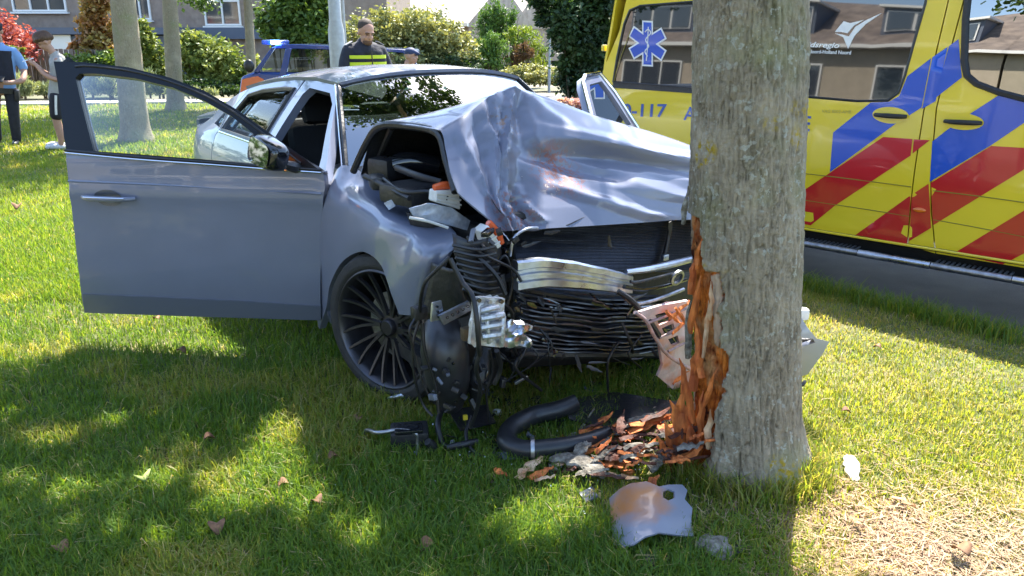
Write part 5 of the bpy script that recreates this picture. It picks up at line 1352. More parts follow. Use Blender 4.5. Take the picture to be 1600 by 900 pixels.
# officer at the left edge with body vest and notebook
pb = atz(9, 226)
pl_ = empty('person', tuple(pb), R(20), 'police officer in light blue shirt and dark body vest by the left edge', 'person')
hz_ = 1.66; lk = Matrix.Rotation(R(14), 3, 'X') @ Matrix.Rotation(R(-10), 3, 'Z')
bl, f = head((0, -.03, hz_), 1., lk)
bc_ = [([(0, .03, hz_-.09), (0, .035, hz_-.2)], [.057, .062]), ([(0, .03, hz_-.28), (0, .02, hz_-.5), (0, .02, hz_-.8)], [.10, .14, .125]), ([(.21, .03, hz_-.27), (.29, .05, hz_-.50), (.30, -.12, hz_-.66), (.17, -.26, hz_-.70)], [.055, .046, .042, .033]),
       ([(-.21, .03, hz_-.27), (-.29, .05, hz_-.52), (-.20, -.18, hz_-.66), (-.08, -.28, hz_-.68)], [.055, .046, .040, .033]), ([(.12, .02, hz_-.85), (.13, -.01, hz_-1.25), (.14, .03, .08)], [.085, .06, .045]), ([(-.10, .02, hz_-.85), (-.11, -.01, hz_-1.25), (-.12, .03, .08)], [.085, .06, .045])]
bc_ += hand_chains((.17, -.26, hz_-.70), (-.8, -.4, .0), (0, 0, 1), 1., .9, 1) + hand_chains((-.08, -.28, hz_-.68), (.6, -.5, .0), (0, 0, 1), 1., .9, -1)
flesh(bc_, bl, 'body', SKIN, pl_, .0095); eyes(f, pl_, 1., lk)
flesh([], [(f(0, .012, .055), (.085, .10, .072), lk), (f(0, .01, .095), (.092, .108, .030), lk)], 'cap', NAVY, pl_, .012)
flesh([([(0, .035, hz_-.21), (0, .03, hz_-.30)], [.085, .13]), ([(-.17, .03, hz_-.28), (0, .02, hz_-.27), (.17, .03, hz_-.28)], [.072, .10, .072]), ([(-.08, .03, hz_-.34), (-.06, .02, hz_-.8)], [.125, .12]), ([(.08, .03, hz_-.34), (.06, .02, hz_-.8)], [.125, .12]),
       ([(.19, .03, hz_-.28), (.26, .04, hz_-.40), (.29, .05, hz_-.49)], [.074, .066, .062]), ([(-.19, .03, hz_-.28), (-.26, .04, hz_-.40), (-.29, .05, hz_-.49)], [.074, .066, .062])], [], 'shirt', mat('light_blue_shirt', (.20, .36, .66), .75, bump=.4, bs=40), pl_, .012)
band(hz_-.70, hz_-.26, .185, .160, NAVY, 'body_vest', pl_)
band(hz_-.88, hz_-.80, .19, .150, BLACKP, 'belt', pl_)
mb = MB(); mb.box((.20, -.03, hz_-.90), (.06, .12, .16), bev=.02); mb.build('holster', BLACKP, pl_)
mb = MB(); mb.box((-.16, -.06, hz_-.88), (.08, .09, .12), bev=.02); mb.build('pouch', BLACKP, pl_)
mb = MB(); mb.box((-.02, -.155, hz_-.40), (.05, .02, .055), bev=.006); mb.build('badge', mat('silver_badge', (.55, .57, .62), .4, .6), pl_)
mb = MB(); mb.box((-.10, -.15, hz_-.46), (.05, .04, .10), bev=.01); mb.build('radio', BLACKP, pl_)
trousers(pl_, hz_-.87, .115, -.01, mat('dark_trousers', (.016, .018, .028), .85, bump=.6, bs=30, var=.3, vs=9)); boots(pl_, .115, BLACKP)
q = MB(); q.box((0, 0, 0), (.13, .19, .012), Matrix.Rotation(R(20), 3, 'X'), bev=.003)
nb = q.build('notebook', mat('black_cover', (.02, .02, .022), .5)); nb.location = pb + Matrix.Rotation(R(20), 3, 'Z') @ Vector((.05, -.38, hz_-.645)); nb.rotation_euler.z = R(20)
tag(nb, 'dark notebook held open by the officer at the left edge', 'notebook')

# teenager with a phone
pb = atz(92, 233)
pt = empty('person', tuple(pb), R(-62), 'brown-haired teenager in grey t-shirt and dark shorts looking down at a phone', 'person')
hz_ = 1.50; lk = Matrix.Rotation(R(38), 3, 'X')
bl, f = head((0, -.12, hz_), 1.0, lk)
sl_ = .76
bc_ = [([(0, -.07, hz_-.07), (0, -.02, hz_-.15), (0, .02, hz_-.22)], [.052, .052, .06]), ([(0, .02, hz_-.24), (0, .035, hz_-.45), (0, .0, hz_-.66)], [.10, .12, .11]),
       ([(.17, .02, hz_-.22), (.20, .05, hz_-.46), (.14, -.12, hz_-.44), (.05, -.24, hz_-.32)], [.046, .038, .034, .026]), ([(-.17, .02, hz_-.22), (-.20, .05, hz_-.46), (-.14, -.12, hz_-.44), (-.05, -.24, hz_-.33)], [.046, .038, .034, .026]),
       ([(.09, .0, hz_-.70), (.09, -.02, .48), (.085, .03, .22), (.085, .03, .07)], [.08, .056, .050, .034]), ([(-.09, .0, hz_-.70), (-.09, -.02, .48), (-.085, .03, .22), (-.085, .03, .07)], [.08, .056, .050, .034])]
bc_ += hand_chains((.05, -.24, hz_-.32), (-.3, -.6, .3), (0, .3, 1), .95, 1.0, 1) + hand_chains((-.05, -.24, hz_-.33), (.3, -.6, .3), (0, .3, 1), .95, 1.0, -1)
flesh(bc_, bl, 'body', SKIN, pt, .0095); eyes(f, pt, 1., lk)
flesh([([f(0, -.075, .075), f(0, -.03, .11), f(0, .06, .09), f(0, .10, .02)], [.045, .062, .062, .045])], [(f(0, .025, .055), (.087, .10, .085), lk), (f(.04, -.05, .08), (.05, .05, .035), lk), (f(-.04, -.05, .08), (.05, .05, .035), lk)], 'hair', HAIRB, pt, .012)
flesh([([(0, .0, hz_-.17), (0, .03, hz_-.26)], [.075, .12]), ([(-.14, .03, hz_-.235), (0, .04, hz_-.22), (.14, .03, hz_-.235)], [.066, .09, .066]), ([(-.06, .03, hz_-.3), (-.06, .03, hz_-.5), (-.05, .0, hz_-.74)], [.11, .115, .118]), ([(.06, .03, hz_-.3), (.06, .03, hz_-.5), (.05, .0, hz_-.74)], [.11, .115, .118]),
       ([(.16, .03, hz_-.235), (.195, .04, hz_-.34), (.20, .05, hz_-.42)], [.064, .058, .056]), ([(-.16, .03, hz_-.235), (-.195, .04, hz_-.34), (-.20, .05, hz_-.42)], [.064, .058, .056])], [], 'shirt', mat('grey_tshirt', (.34, .33, .31), .85, bump=.5, bs=30, var=.1, vs=10), pt, .012)
flesh([([(.085, .0, hz_-.72), (.095, -.01, .66), (.095, -.012, .52)], [.10, .095, .09]), ([(-.085, .0, hz_-.72), (-.095, -.01, .66), (-.095, -.012, .52)], [.10, .095, .09])], [], 'shorts', mat('black_shorts', (.014, .014, .02), .8, bump=.5, bs=30), pt, .012)
for q in (1, -1):
    mb = MB(); mb.tube([(.187*q, -.01, .80), (.193*q, -.015, .66), (.188*q, -.015, .53)], .016, 8); mb.build('shorts_stripe', WHITEP, pt)
for sx in (-1, 1):
    flesh([([(sx*.085, .055, .05), (sx*.085, -.06, .05), (sx*.085, -.14, .035)], [.042, .044, .034])], [], 'shoe', mat('white_shoe', (.55, .55, .56), .6, var=.3, vs=30), pt, .011)
q = MB(); q.box((0, 0, 0), (.075, .15, .010), Matrix.Rotation(R(25), 3, 'X'), bev=.004)
ph = q.build('phone', mat('phone_white', (.75, .75, .76), .25)); ph.location = pb + Matrix.Rotation(R(-62), 3, 'Z') @ Vector((0, -.335, hz_-.262)); ph.rotation_euler.z = R(-62)
tag(ph, 'white phone in the hands of the brown-haired teenager', 'phone')

def lean(o, deg, dx=0.):
    o.matrix_basis = Matrix.Translation(Vector(o.location) + Vector((dx, 0, 0))) @ Matrix.Rotation(R(deg), 4, 'Y') @ Matrix.Rotation(o.rotation_euler.z, 4, 'Z')
for root_, prop in ((pt, ph), (pl_, nb)):
    M0 = Matrix.Translation(root_.location) ; rel = M0.inverted() @ Matrix.Translation(prop.location) @ Matrix.Rotation(prop.rotation_euler.z, 4, 'Z')
    dx = .0 if root_ is pt else .02; L0 = Vector(root_.location) + Vector((dx, 0, 0)); dg = 8 if root_ is pt else 6
    lean(root_, dg, dx); prop.matrix_basis = Matrix.Translation(L0) @ Matrix.Rotation(R(dg), 4, 'Y') @ rel
# small figure with a cap far behind the roof
hc_ = aty(640, 88, 12.6)
pf = empty('person', (hc_.x, 12.6, -.2), R(70), 'person in navy cap and pale green vest, small behind the car roof', 'person')
hz_ = hc_.z+.2
bl, f = head((0, -.03, hz_), 1.05)
flesh([([(0, .03, hz_-.10), (0, .03, hz_-.22)], [.06, .065]), ([(0, .02, hz_-.28), (0, .02, hz_-.75)], [.13, .12]), ([(.2, .03, hz_-.28), (.27, .02, hz_-.5), (.22, -.1, hz_-.7)], [.055, .045, .036]), ([(-.2, .03, hz_-.28), (-.27, .02, hz_-.5), (-.22, -.1, hz_-.7)], [.055, .045, .036]), ([(.1, .02, hz_-.8), (.1, .03, .08)], [.085, .05]), ([(-.1, .02, hz_-.8), (-.1, .03, .08)], [.085, .05])]
      + hand_chains((.22, -.1, hz_-.7), (-.2, -.7, -.6), (-.9, 0, 0)) + hand_chains((-.22, -.1, hz_-.7), (.2, -.7, -.6), (.9, 0, 0), side=-1), bl, 'body', SKIN, pf, .011)
eyes(f, pf, 1.05)
flesh([([f(0, -.07, .045), f(0, -.13, .035)], [.045, .018])], [(f(0, .012, .055), (.086, .102, .075), None)], 'cap', mat('navy_cap', (.02, .035, .10), .7), pf, .013)
flesh([([(-.18, .03, hz_-.28), (0, .02, hz_-.26), (.18, .03, hz_-.28)], [.08, .11, .08]), ([(-.08, .03, hz_-.34), (-.06, .02, hz_-.8)], [.13, .12]), ([(.08, .03, hz_-.34), (.06, .02, hz_-.8)], [.13, .12])], [], 'vest', mat('pale_green_cloth', (.28, .48, .22), .7, c2=(.20, .42, .60), vs=6), pf, .014)
trousers(pf, hz_-.87, .10, 0, NAVY); boots(pf, .10, BLACKP)

# ------------------------------------------------------------------ blue police car behind
PBLUE = mat('police_blue', (.012, .045, .22), .25, 0, .9)
PY_ = 15.5
def ay(px, py, d=0.): return aty(px, py, PY_ + d)
pc0 = ay(470, 100); pc = empty('police_car', (pc0.x, PY_, -.2), 0, 'blue police car with lit blue lamp on its roof parked beyond the grey car', 'car')
def slab(name, pts, th, m, par, d=0., bev=.01):
    mb = MB(); mb.extrude([ay(x, y, d) for x, y in pts], (0, th, 0)); return mb.build(name, m, par, world=True, bevel=bev)
# cabin shell: roof, pillars, doors; the nose points to the left
slab('roof', [(424, 76), (432, 70), (460, 69), (560, 74), (640, 78), (642, 83), (560, 79), (450, 76)], 1.5, PBLUE, pc, .12)
slab('pillar', [(396, 112), (424, 74), (430, 74), (404, 114)], .07, PBLUE, pc)
slab('pillar', [(446, 76), (455, 76), (447, 118), (436, 118)], .07, PBLUE, pc)
slab('pillar', [(556, 79), (566, 79), (570, 118), (558, 118)], .07, PBLUE, pc)
slab('pillar', [(630, 82), (640, 82), (662, 118), (648, 118)], .07, PBLUE, pc)
slab('pillar', [(396, 112), (424, 74), (430, 74), (404, 114)], .07, PBLUE, pc, 1.55)
slab('pillar', [(556, 79), (566, 79), (570, 118), (558, 118)], .07, PBLUE, pc, 1.55)
bd = slab('body', [(372, 150), (376, 120), (398, 112), (662, 116), (676, 130), (678, 170), (372, 172)], 1.62, PBLUE, pc, 0, .05)
slab('orange_stripe', [(373, 160), (378, 124), (402, 119), (412, 124), (420, 150), (418, 166)], .012, mat('orange_film', (.75, .17, .06), .4, 0, .3), pc, -.012, .002)
slab('window_pane', [(405, 113), (430, 76), (446, 77), (437, 117)], .008, CGLASS, pc, .03, 0)
slab('window_pane', [(448, 117), (456, 77), (556, 80), (558, 117)], .008, CGLASS, pc, .03, 0)
slab('window_pane', [(570, 117), (566, 81), (630, 84), (646, 117)], .008, CGLASS, pc, .03, 0)
mb = MB(); mb.grid([[ay(396, 112, .1), ay(396, 112, 1.5)], [ay(424, 75, .15), ay(424, 75, 1.45)]]); mb.build('windscreen', CGLASS, pc, world=True)
mb = MB(); mb.sphere(ay(389, 103, -.10), (.10, .06, .12)); mb.build('mirror', BLACKP, pc, world=True)
lb = MB(); lb.box(ay(431, 66, .75), (.22, 1.2, .09), bev=.03); lbo = lb.build('light_bar', mat('blue_lens', (.02, .10, .60), .15, 0, 1.), pc, world=True)
mb = MB(); mb.box(ay(430, 66, .12), (.17, .10, .07), bev=.03); mb.build('lit_lamp', mat('lit_blue_lamp', (.05, .2, 1), .3, emit=(.10, .32, 1.), es=14), lbo, world=True)
for x in (474, 520):
    mb = MB(); c = ay(x, 112, .45); mb.box(c, (.12, .46, .55), bev=.05); mb.box(c+Vector((0, 0, .36)), (.09, .24, .16), bev=.04); mb.build('front_seat', SEAT, pc, world=True)
for x in (410, 620):
    for d in (0, 1.45):
        c = ay(x, 0, d); mb = MB(); mb.M = Matrix.Translation(Vector((c.x, PY_+.08+d, .11))); mb.lathe([(.2, -.1), (.29, -.11), (.32, -.08), (.32, .08), (.29, .11), (.2, .1)], 28, axis='Y'); w_ = mb.build('wheel', RUBBER, pc, world=True)

# ------------------------------------------------------------------ houses
BRICK = mat('pale_brick', (.30, .235, .185), .9, c2=(.24, .18, .14), vs=3, var=.12, bump=.6, bs=30)
BRICK2 = mat('cream_render', (.46, .40, .33), .9, c2=(.40, .34, .27), vs=1.2, var=.08)
TILE = mat('roof_tiles', (.13, .105, .09), .85, c2=(.20, .16, .13), vs=1.5, var=.25, bump=.8, bs=12)
TILEP = mat('pale_roof_tiles', (.36, .31, .28), .85, c2=(.28, .24, .21), vs=1.5, var=.15)
FRAMEW = mat('white_window_frame', (.75, .74, .70), .5)
HGLASS = mat('house_window_glass', (.03, .04, .05), .05, 0, 1.0, .8)
SLATE = mat('slate_blue_fascia', (.10, .12, .16), .7)
AWN = mat('awning_stripes', (.55, .53, .48), .8)
_n = AWN.node_tree; _w = _n.nodes.new('ShaderNodeTexWave'); _w.inputs['Scale'].default_value = 1.6; _t = _n.nodes.new('ShaderNodeTexCoord'); _r = _n.nodes.new('ShaderNodeValToRGB')
_r.color_ramp.interpolation = 'CONSTANT'; _r.color_ramp.elements[0].color = (.10, .09, .085, 1); _r.color_ramp.elements[1].position = .5; _r.color_ramp.elements[1].color = (.7, .68, .62, 1)
_n.links.new(_t.outputs['Object'], _w.inputs[0]); _n.links.new(_w.outputs[0], _r.inputs[0]); _n.links.new(_r.outputs[0], _n.nodes['Principled BSDF'].inputs['Base Color'])
def window(house, x, z, w_, h_, panes, y=0., blind=False):
    """a framed window set in the facade; house-local x along the facade, -y out of it"""
    fr = MB(); t = .07
    fr.box((x, y-.03, z+h_-t/2), (w_, .10, t)); fr.box((x, y-.03, z+t/2), (w_, .10, t)); fr.box((x-w_/2+t/2, y-.03, z+h_/2), (t, .10, h_-2*t)); fr.box((x+w_/2-t/2, y-.03, z+h_/2), (t, .10, h_-2*t))
    for k in range(1, panes): fr.box((x-w_/2+w_*k/panes, y-.03, z+h_/2), (t*.9, .10, h_-2*t))
    o = fr.build('window', FRAMEW, house)
    for k in range(panes):
        g = MB(); pw = w_/panes; g.add([Vector((x-w_/2+pw*k+.03, y-.01, z+.04)), Vector((x-w_/2+pw*(k+1)-.03, y-.01, z+.04)), Vector((x-w_/2+pw*(k+1)-.03, y-.012, z+h_-.04)), Vector((x-w_/2+pw*k+.03, y-.012, z+h_-.04))], [(0, 1, 2, 3)]); g.build('pane', HGLASS, o)
    s = MB(); s.box((x, y-.08, z-.05), (w_+.15, .20, .07)); s.build('sill', SLATE if blind else FRAMEW, o)
    return o
def house(loc, rz, w_, d_, hwall, hroof, label, wins, wallm=BRICK, roofm=TILE, dormers=(), awning=False, band_=None, group=None):
    h = empty('house', loc, rz, label, 'house', group)
    m = MB(); m.box((0, d_/2, hwall/2), (w_, d_, hwall)); m.build('wall', wallm, h)
    m = MB(); o = .35
    a = [(-w_/2-o*.3, -o, hwall-.02), (w_/2+o*.3, -o, hwall-.02), (w_/2+o*.3, d_/2, hwall+hroof), (-w_/2-o*.3, d_/2, hwall+hroof)]
    m.add(a + [(-w_/2-o*.3, d_+o, hwall-.02), (w_/2+o*.3, d_+o, hwall-.02)], [(0, 1, 2, 3), (3, 2, 5, 4), (0, 3, 4), (1, 5, 2)]); rf = m.build('roof', roofm, h, solid=.12, ang=20)
    m = MB(); m.box((0, -o-.02, hwall), (w_+.3, .18, .16)); m.build('gutter', FRAMEW, h)
    for q in wins: window(h, *q)
    for (x, ww) in dormers:
        z0 = hwall + hroof*.22; y0 = d_/2*.20
        m = MB(); m.box((x, y0+1.0, z0+.75), (ww, 2.2, 1.5)); dm = m.build('dormer', SLATE, h)
        m = MB(); m.box((x, y0+.9, z0+1.56), (ww+.3, 2.5, .14)); m.build('dormer_roof', FRAMEW, dm)
        f = MB(); f.box((x, y0-.14, z0+.75), (ww-.3, .06, 1.1)); f.build('dormer_frame', FRAMEW, dm)
        n_ = 3
        for k in range(n_):
            g = MB(); g.box((x-(ww-.3)/2+(ww-.3)*(k+.5)/n_, y0-.19, z0+.75), ((ww-.3)/n_-.14, .04, .95)); g.build('pane', HGLASS, dm)
    if awning:
        m = MB(); m.extrude([(-w_/2+.5, -.05, 2.9), (-w_/2+.5, -1.5, 2.25), (-w_/2+.5, -1.5, 2.10), (-w_/2+.5, -.05, 2.75)], (w_*.62, 0, 0)); m.build('awning', AWN, h)
    if band_:
        m = MB(); m.box((0, -.10, band_), (w_+.1, .25, .45)); m.build('fascia', SLATE, h)
    m = MB(); m.box((w_*.3, d_/2, hwall+hroof+.25), (.7, .6, .9)); m.build('chimney', BRICK, rf)
    return h
# house beyond the hedge on the left, seen between the trunks: facade placed by its windows
HY = 34.
def hw(px0, px1, py0, py1, base):  # window spec from its place in the facade
    a = aty(px0, py1, HY); b = aty(px1, py0, HY); return ((a.x+b.x)/2 - base, a.z, b.x-a.x, b.z-a.z)
bx_ = aty(150, 30, HY).x
specs = []
for q, n_ in (((22, 98, -30, 18), 3), ((205, 232, -12, 31), 2), ((322, 374, 0, 40), 2), ((-130, -40, -30, 18), 3)):
    x, z, ww, hh = hw(*q, bx_); specs.append((x, z, ww, hh, n_))
h1 = house((bx_, HY, 0), 0, 24, 8, 5.6, 3.2, 'pale brick terraced house with white-framed windows behind the trees', specs, band_=aty(60, 52, HY).z)
m = MB(); m.box((-2.5, -1.2, aty(60, 60, HY).z-.7), (13, 2.2, 1.6)); m.box((-2.5, -1.25, aty(60, 49, HY).z), (13.3, 2.6, .25)); m.build('bay_extension', SLATE, h1, world=False)
m = MB(); m.box((-.6, -2.35, 1.3), (1.4, .06, .7)); m.build('extension_window', FRAMEW, h1)
for x, w2, lab in ((aty(620, 20, 46).x, 9, 'house with a pale tiled roof above the big light green bush'), (aty(715, 20, 52).x, 7.5, 'smaller pale-roofed house further right beyond the light green bush'), (aty(812, 10, 60).x, 6, 'far pale roof between the conifers and the dark ivy tree')):
    dd = 46 if w2 == 9 else (52 if w2 == 7.5 else 60)
    house((x, dd, 0), R(-25), w2, 8, 2.2, 2.3, lab, [(-2, .9, 1.6, 1.1, 2), (2, .9, 1.6, 1.1, 2)], BRICK, TILEP)
# the terrace across the road behind the photographer: it is what the van windows mirror
rdir = math.atan2(VFx.y, VFx.x)
k_ = 0
labs = ['cream', 'brown', 'sandy', 'buff', 'ochre']
for i in range(5):
    c = Vector((-24.5, -9.5, -.2)) + VFx*(-26 + i*12.4)
    rz = rdir + math.pi   # facade looks back at the van
    h_ = house(tuple(c), rz, 12.3, 8, 5.5, 2.9, labs[i] + '-walled terrace house %s the others behind the photographer' % ['at the far end of', 'second in the row with', 'in the middle of', 'fourth in the row with', 'at the near end of'][i],
          [(-3.4, 3.3, 3.4, 1.45, 3), (2.6, 3.3, 4.2, 1.45, 3), (-3.2, .5, 3.2, 1.9, 2), (2.9, .3, 2.2, 2.1, 2)], mat('terrace_wall_' + labs[i], *[((.42-.03*i, .345-.02*i, .265-.02*i))], .9, var=.1, vs=1.5), TILE, [(-3.2, 3.6), (3.0, 3.2)], awning=True)
    if i == 2:
        m = MB(); m.box((4.3, -.12, 2.85), (1.9, .06, .55)); m.build('signboard', WHITEP, h_)
far_tree(213, 220, 192, 0, 42, 'x', []) if False else None

# ------------------------------------------------------------------ shrubs, hedge and far greenery
def leafm(name, a, b, tr=.3): return mat(name, a, .55, c2=b, tint='tint', transl=tr)
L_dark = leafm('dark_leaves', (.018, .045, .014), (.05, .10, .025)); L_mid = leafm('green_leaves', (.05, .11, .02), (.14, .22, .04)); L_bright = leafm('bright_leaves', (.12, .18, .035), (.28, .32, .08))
L_pale = leafm('pale_leaves', (.16, .19, .07), (.38, .38, .15)); L_red = leafm('red_leaves', (.26, .04, .045), (.50, .15, .13)); L_sage = leafm('sage_leaves', (.15, .20, .10), (.32, .36, .20))
L_rust = leafm('rusty_leaves', (.30, .14, .05), (.32, .26, .07)); L_pink = leafm('pink_flowers', (.45, .20, .20), (.65, .42, .38)); L_con = leafm('conifer_leaves', (.05, .12, .02), (.12, .22, .04)); L_conbr = leafm('conifer_bright', (.13, .22, .02), (.26, .32, .04))
L_brown = leafm('brown_conifer', (.12, .06, .035), (.16, .10, .05))
TWIG = mat('twigs', (.09, .065, .04), .9, var=.2)
def shrub(name, label, cat, blobs, D, n, leaf, m, group=None, asp=.55, shell=.5, lump=.4, droop=.2, up=0.):
    """blobs: (px, py_center, half width px, half height px) at distance D"""
    E = []; kpx = (D*math.cos(PIT)+.3)/FPX
    for (px, py, hw_, hh_) in blobs:
        c = aty(px, py, D); E.append((c.x, D + rnd.uniform(-.3, .3), c.z, hw_*kpx, min(hw_*kpx, 1.6)*.9, hh_*kpx))
    b = Vector((sum(e[0] for e in E)/len(E), D, 0))
    rt = empty(name, tuple(b), 0, label, cat, group)
    # solid, darker core of inner leaves keeps the crown from being see-through
    P = np.concatenate([blob_points(E, int(n*.8), shell, lump), blob_points([(e[0], e[1], e[2], e[3]*.7, e[4]*.7, e[5]*.7) for e in E], int(n*.25), .2, .5)])
    P = P[P[:, 2] > .02]
    # ragged outline
    nz_ = np.array([noise.noise(Vector((p[0]*2.3, p[1]*2.3, p[2]*2.3))) for p in P[::7]]); 
    V, T = leafquads(P, leaf, droop, asp, up=up)
    cl = np.repeat(np.clip(.5 + .9*np.array([noise.noise(Vector((p[0]*1.7, p[1]*1.7, p[2]*2.2+5))) for p in P]) + rng.normal(0, .22, len(P)), 0, 1), 4)
    npmesh('foliage', V - np.array(b, dtype=float), 4, m, rt, cl)
    for i, e in enumerate(E[:3]):
        for k in range(3):
            mb = MB(); a = rnd.uniform(0, 6.28); mb.tube([Vector((e[0], e[1], -.05))+Vector((math.cos(a)*.1, math.sin(a)*.1, 0)), Vector((e[0]+math.cos(a)*e[3]*.4, e[1]+math.sin(a)*e[4]*.3, e[2]*.7)), Vector((e[0]+math.cos(a)*e[3]*.8, e[1], e[2]+e[5]*.4))], [.03, .02, .008], 6, sm=3); mb.build('stem', TWIG, rt, world=True)
    return rt
shrub('red_maple', 'low spreading maple with bright red leaves at the left edge', 'shrub', [(5, 62, 58, 40), (38, 68, 30, 24), (-50, 60, 50, 45)], 24, 8000, .12, L_red)
shrub('shrub', 'small yellow-green bush below the red maple', 'shrub', [(25, 84, 16, 14), (8, 90, 14, 12)], 23, 1500, .12, L_bright)
shrub('shrub', 'tall loose bush with rusty and yellow leaves behind the teenager', 'shrub', [(150, 40, 32, 50), (165, 80, 34, 35), (130, 75, 24, 30), (150, -10, 26, 30)], 25, 7500, .15, L_rust)
shrub('shrub', 'dense grey-green bush beneath the rusty-leaved one', 'shrub', [(140, 105, 40, 26), (190, 100, 40, 32), (100, 108, 20, 16)], 24.3, 4500, .13, L_mid)
shrub('shrub', 'bright sunlit bush between the two left trunks', 'shrub', [(235, 90, 30, 45), (225, 60, 22, 30), (255, 120, 30, 28)], 24, 5500, .15, L_bright)
shrub('shrub', 'wide bright green bush right of the thinner trunk', 'shrub', [(320, 92, 42, 40), (355, 100, 36, 36), (300, 70, 26, 26), (335, 130, 44, 25), (390, 118, 25, 35)], 24, 11000, .15, L_bright)
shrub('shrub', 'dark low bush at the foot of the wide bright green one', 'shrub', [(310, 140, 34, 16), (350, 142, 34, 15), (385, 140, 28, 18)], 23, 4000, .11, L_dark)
shrub('tree', 'dark green tree rising behind the blue police car', 'tree', [(455, 40, 48, 42), (490, 62, 36, 36), (430, 30, 34, 34), (470, 5, 50, 30), (500, 15, 30, 40)], 27, 11000, .2, L_mid)
shrub('shrub', 'large airy bush with pale yellowish leaves in the middle background', 'shrub', [(600, 55, 55, 42), (655, 52, 52, 42), (700, 62, 42, 38), (560, 60, 32, 40), (640, 92, 80, 26), (725, 85, 30, 34), (560, 95, 30, 22)], 26, 20000, .14, L_pale)
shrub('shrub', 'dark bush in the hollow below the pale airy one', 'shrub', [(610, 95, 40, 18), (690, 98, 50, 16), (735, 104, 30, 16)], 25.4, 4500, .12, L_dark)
shrub('conifer', 'upright dark conifer left of the bright rounded one', 'tree', [(768, 45, 26, 40), (775, 20, 16, 26), (795, 40, 20, 30), (762, 75, 26, 24)], 34, 7500, .16, L_con, asp=.3, up=.6)
shrub('conifer', 'rounded mid-green conifer just behind the bonnet peak', 'tree', [(768, 92, 30, 30), (770, 70, 22, 22)], 29, 5000, .12, L_con, asp=.3, up=.6)
shrub('conifer', 'bright yellow-green conifer beside the slim sign post', 'tree', [(820, 70, 26, 28), (842, 88, 18, 24), (805, 55, 18, 20)], 30, 5000, .12, L_conbr, asp=.3, up=.6)
shrub('conifer', 'brown patchy conifer between the green ones', 'tree', [(818, 84, 20, 16), (806, 96, 18, 14)], 29.4, 2200, .11, L_brown, asp=.3, up=.6)
shrub('hedge', 'pale clipped hedge behind the slim sign post', 'hedge', [(810, 118, 24, 17), (840, 118, 24, 17), (870, 120, 26, 17), (898, 122, 22, 18), (790, 122, 20, 14)], 28, 9000, .10, L_pale)
shrub('tree', 'tall dark ivy-clad tree behind the rear of the ambulance', 'tree', [(895, 40, 42, 55), (925, 60, 36, 60), (905, 110, 40, 45), (880, 8, 46, 34), (940, 0, 40, 40), (935, 130, 26, 26), (858, 20, 24, 30)], 21, 20000, .15, L_dark)
shrub('flower_bed', 'low patch of pink flowers behind the ambulance', 'flowers', [(905, 160, 28, 8), (925, 166, 24, 9), (890, 158, 18, 5)], 18, 2600, .07, L_pink)
for i, x in enumerate(range(-20, 380, 27)):
    pass
# grey-green planting strip behind the path: separate plants in a row
strip = [(-12, 150), (18, 148), (44, 140), (70, 148), (96, 138), (122, 146), (148, 138), (172, 140), (196, 150), (222, 138), (246, 142), (272, 150), (300, 152), (330, 154)]
for i, (x, y) in enumerate(strip):
    shrub('lavender_plant', 'grey-green spiky plant, %s from the left in the row behind the path kerb' % ['first', 'second', 'third', 'fourth', 'fifth', 'sixth', 'seventh', 'eighth', 'ninth', 'tenth', 'eleventh', 'twelfth', 'thirteenth', 'last'][i], 'plant', [(x, y, 17, 158-y+8)], 22.0, 1100, .16, L_sage, group='spiky plants behind the path kerb', asp=.22, shell=.2, lump=.5, droop=-.6, up=.5)
# garden wall and fence behind the maple
FEN = mat('weathered_fence', (.22, .18, .15), .9, var=.3, vs=6, stretch=(6, 6, 1))
fr_ = empty('garden_fence', (aty(60, 100, 24.6).x, 24.6, 0), 0, 'weathered low board fence behind the spiky plants at the left', 'fence')
for k in range(26):
    mb = MB(); mb.box((-1.8+k*.15, 0, .62+rnd.uniform(-.02, .02)), (.13, .02, 1.2), bev=.004); mb.build('board', FEN, fr_)
for z in (.35, 1.0):
    mb = MB(); mb.box((0, .03, z), (3.9, .04, .07)); mb.build('rail', FEN, fr_)
# lamp post, sign tube and slim far post
GALV = mat('galvanised_steel', (.36, .37, .37), .5, .5, var=.12, vs=9, bump=.1, bs=30)
def post(name, label, cat, px, pytop, D, w0, w1, step_py=None):
    b = aty(px, 200, D); k = D*math.cos(PIT)/FPX; rt = empty(name, (b.x, D, -.1), 0, label, cat)
    H_ = aty(px, pytop, D).z + .1 if pytop > -10 else 6.5
    mb = MB()
    zs_ = aty(px, step_py, D).z + .1 if step_py else H_*.4
    mb.lathe([(0, 0), (w0*k/2, 0), (w0*k/2, zs_), (w1*k/2, zs_+w0*k*.6), (w1*k/2*.9, H_), (0, H_)], 20); mb.build('shaft', GALV, rt)
    return rt
lp = post('lamp_post', 'thick grey steel lamp post behind the officer looking down', 'lamp post', 535, -400, 13.5, 25, 19, 47)
mb = MB(); mb.tube([(0, 0, 6.5), (0, -.3, 6.9), (0, -1.0, 7.0)], .05, 10); mb.build('arm', GALV, lp); mb = MB(); mb.box((0, -1.25, 7.0), (.2, .6, .1), bev=.03); mb.build('lantern', GALV, lp)
post('sign_post', 'thin steel tube standing right behind the thick lamp post', 'post', 547, -400, 14.2, 6, 6)
post('slim_post', 'slim pale post beside the pale hedge and the road', 'post', 857, 45, 25.2, 4.5, 3.5)
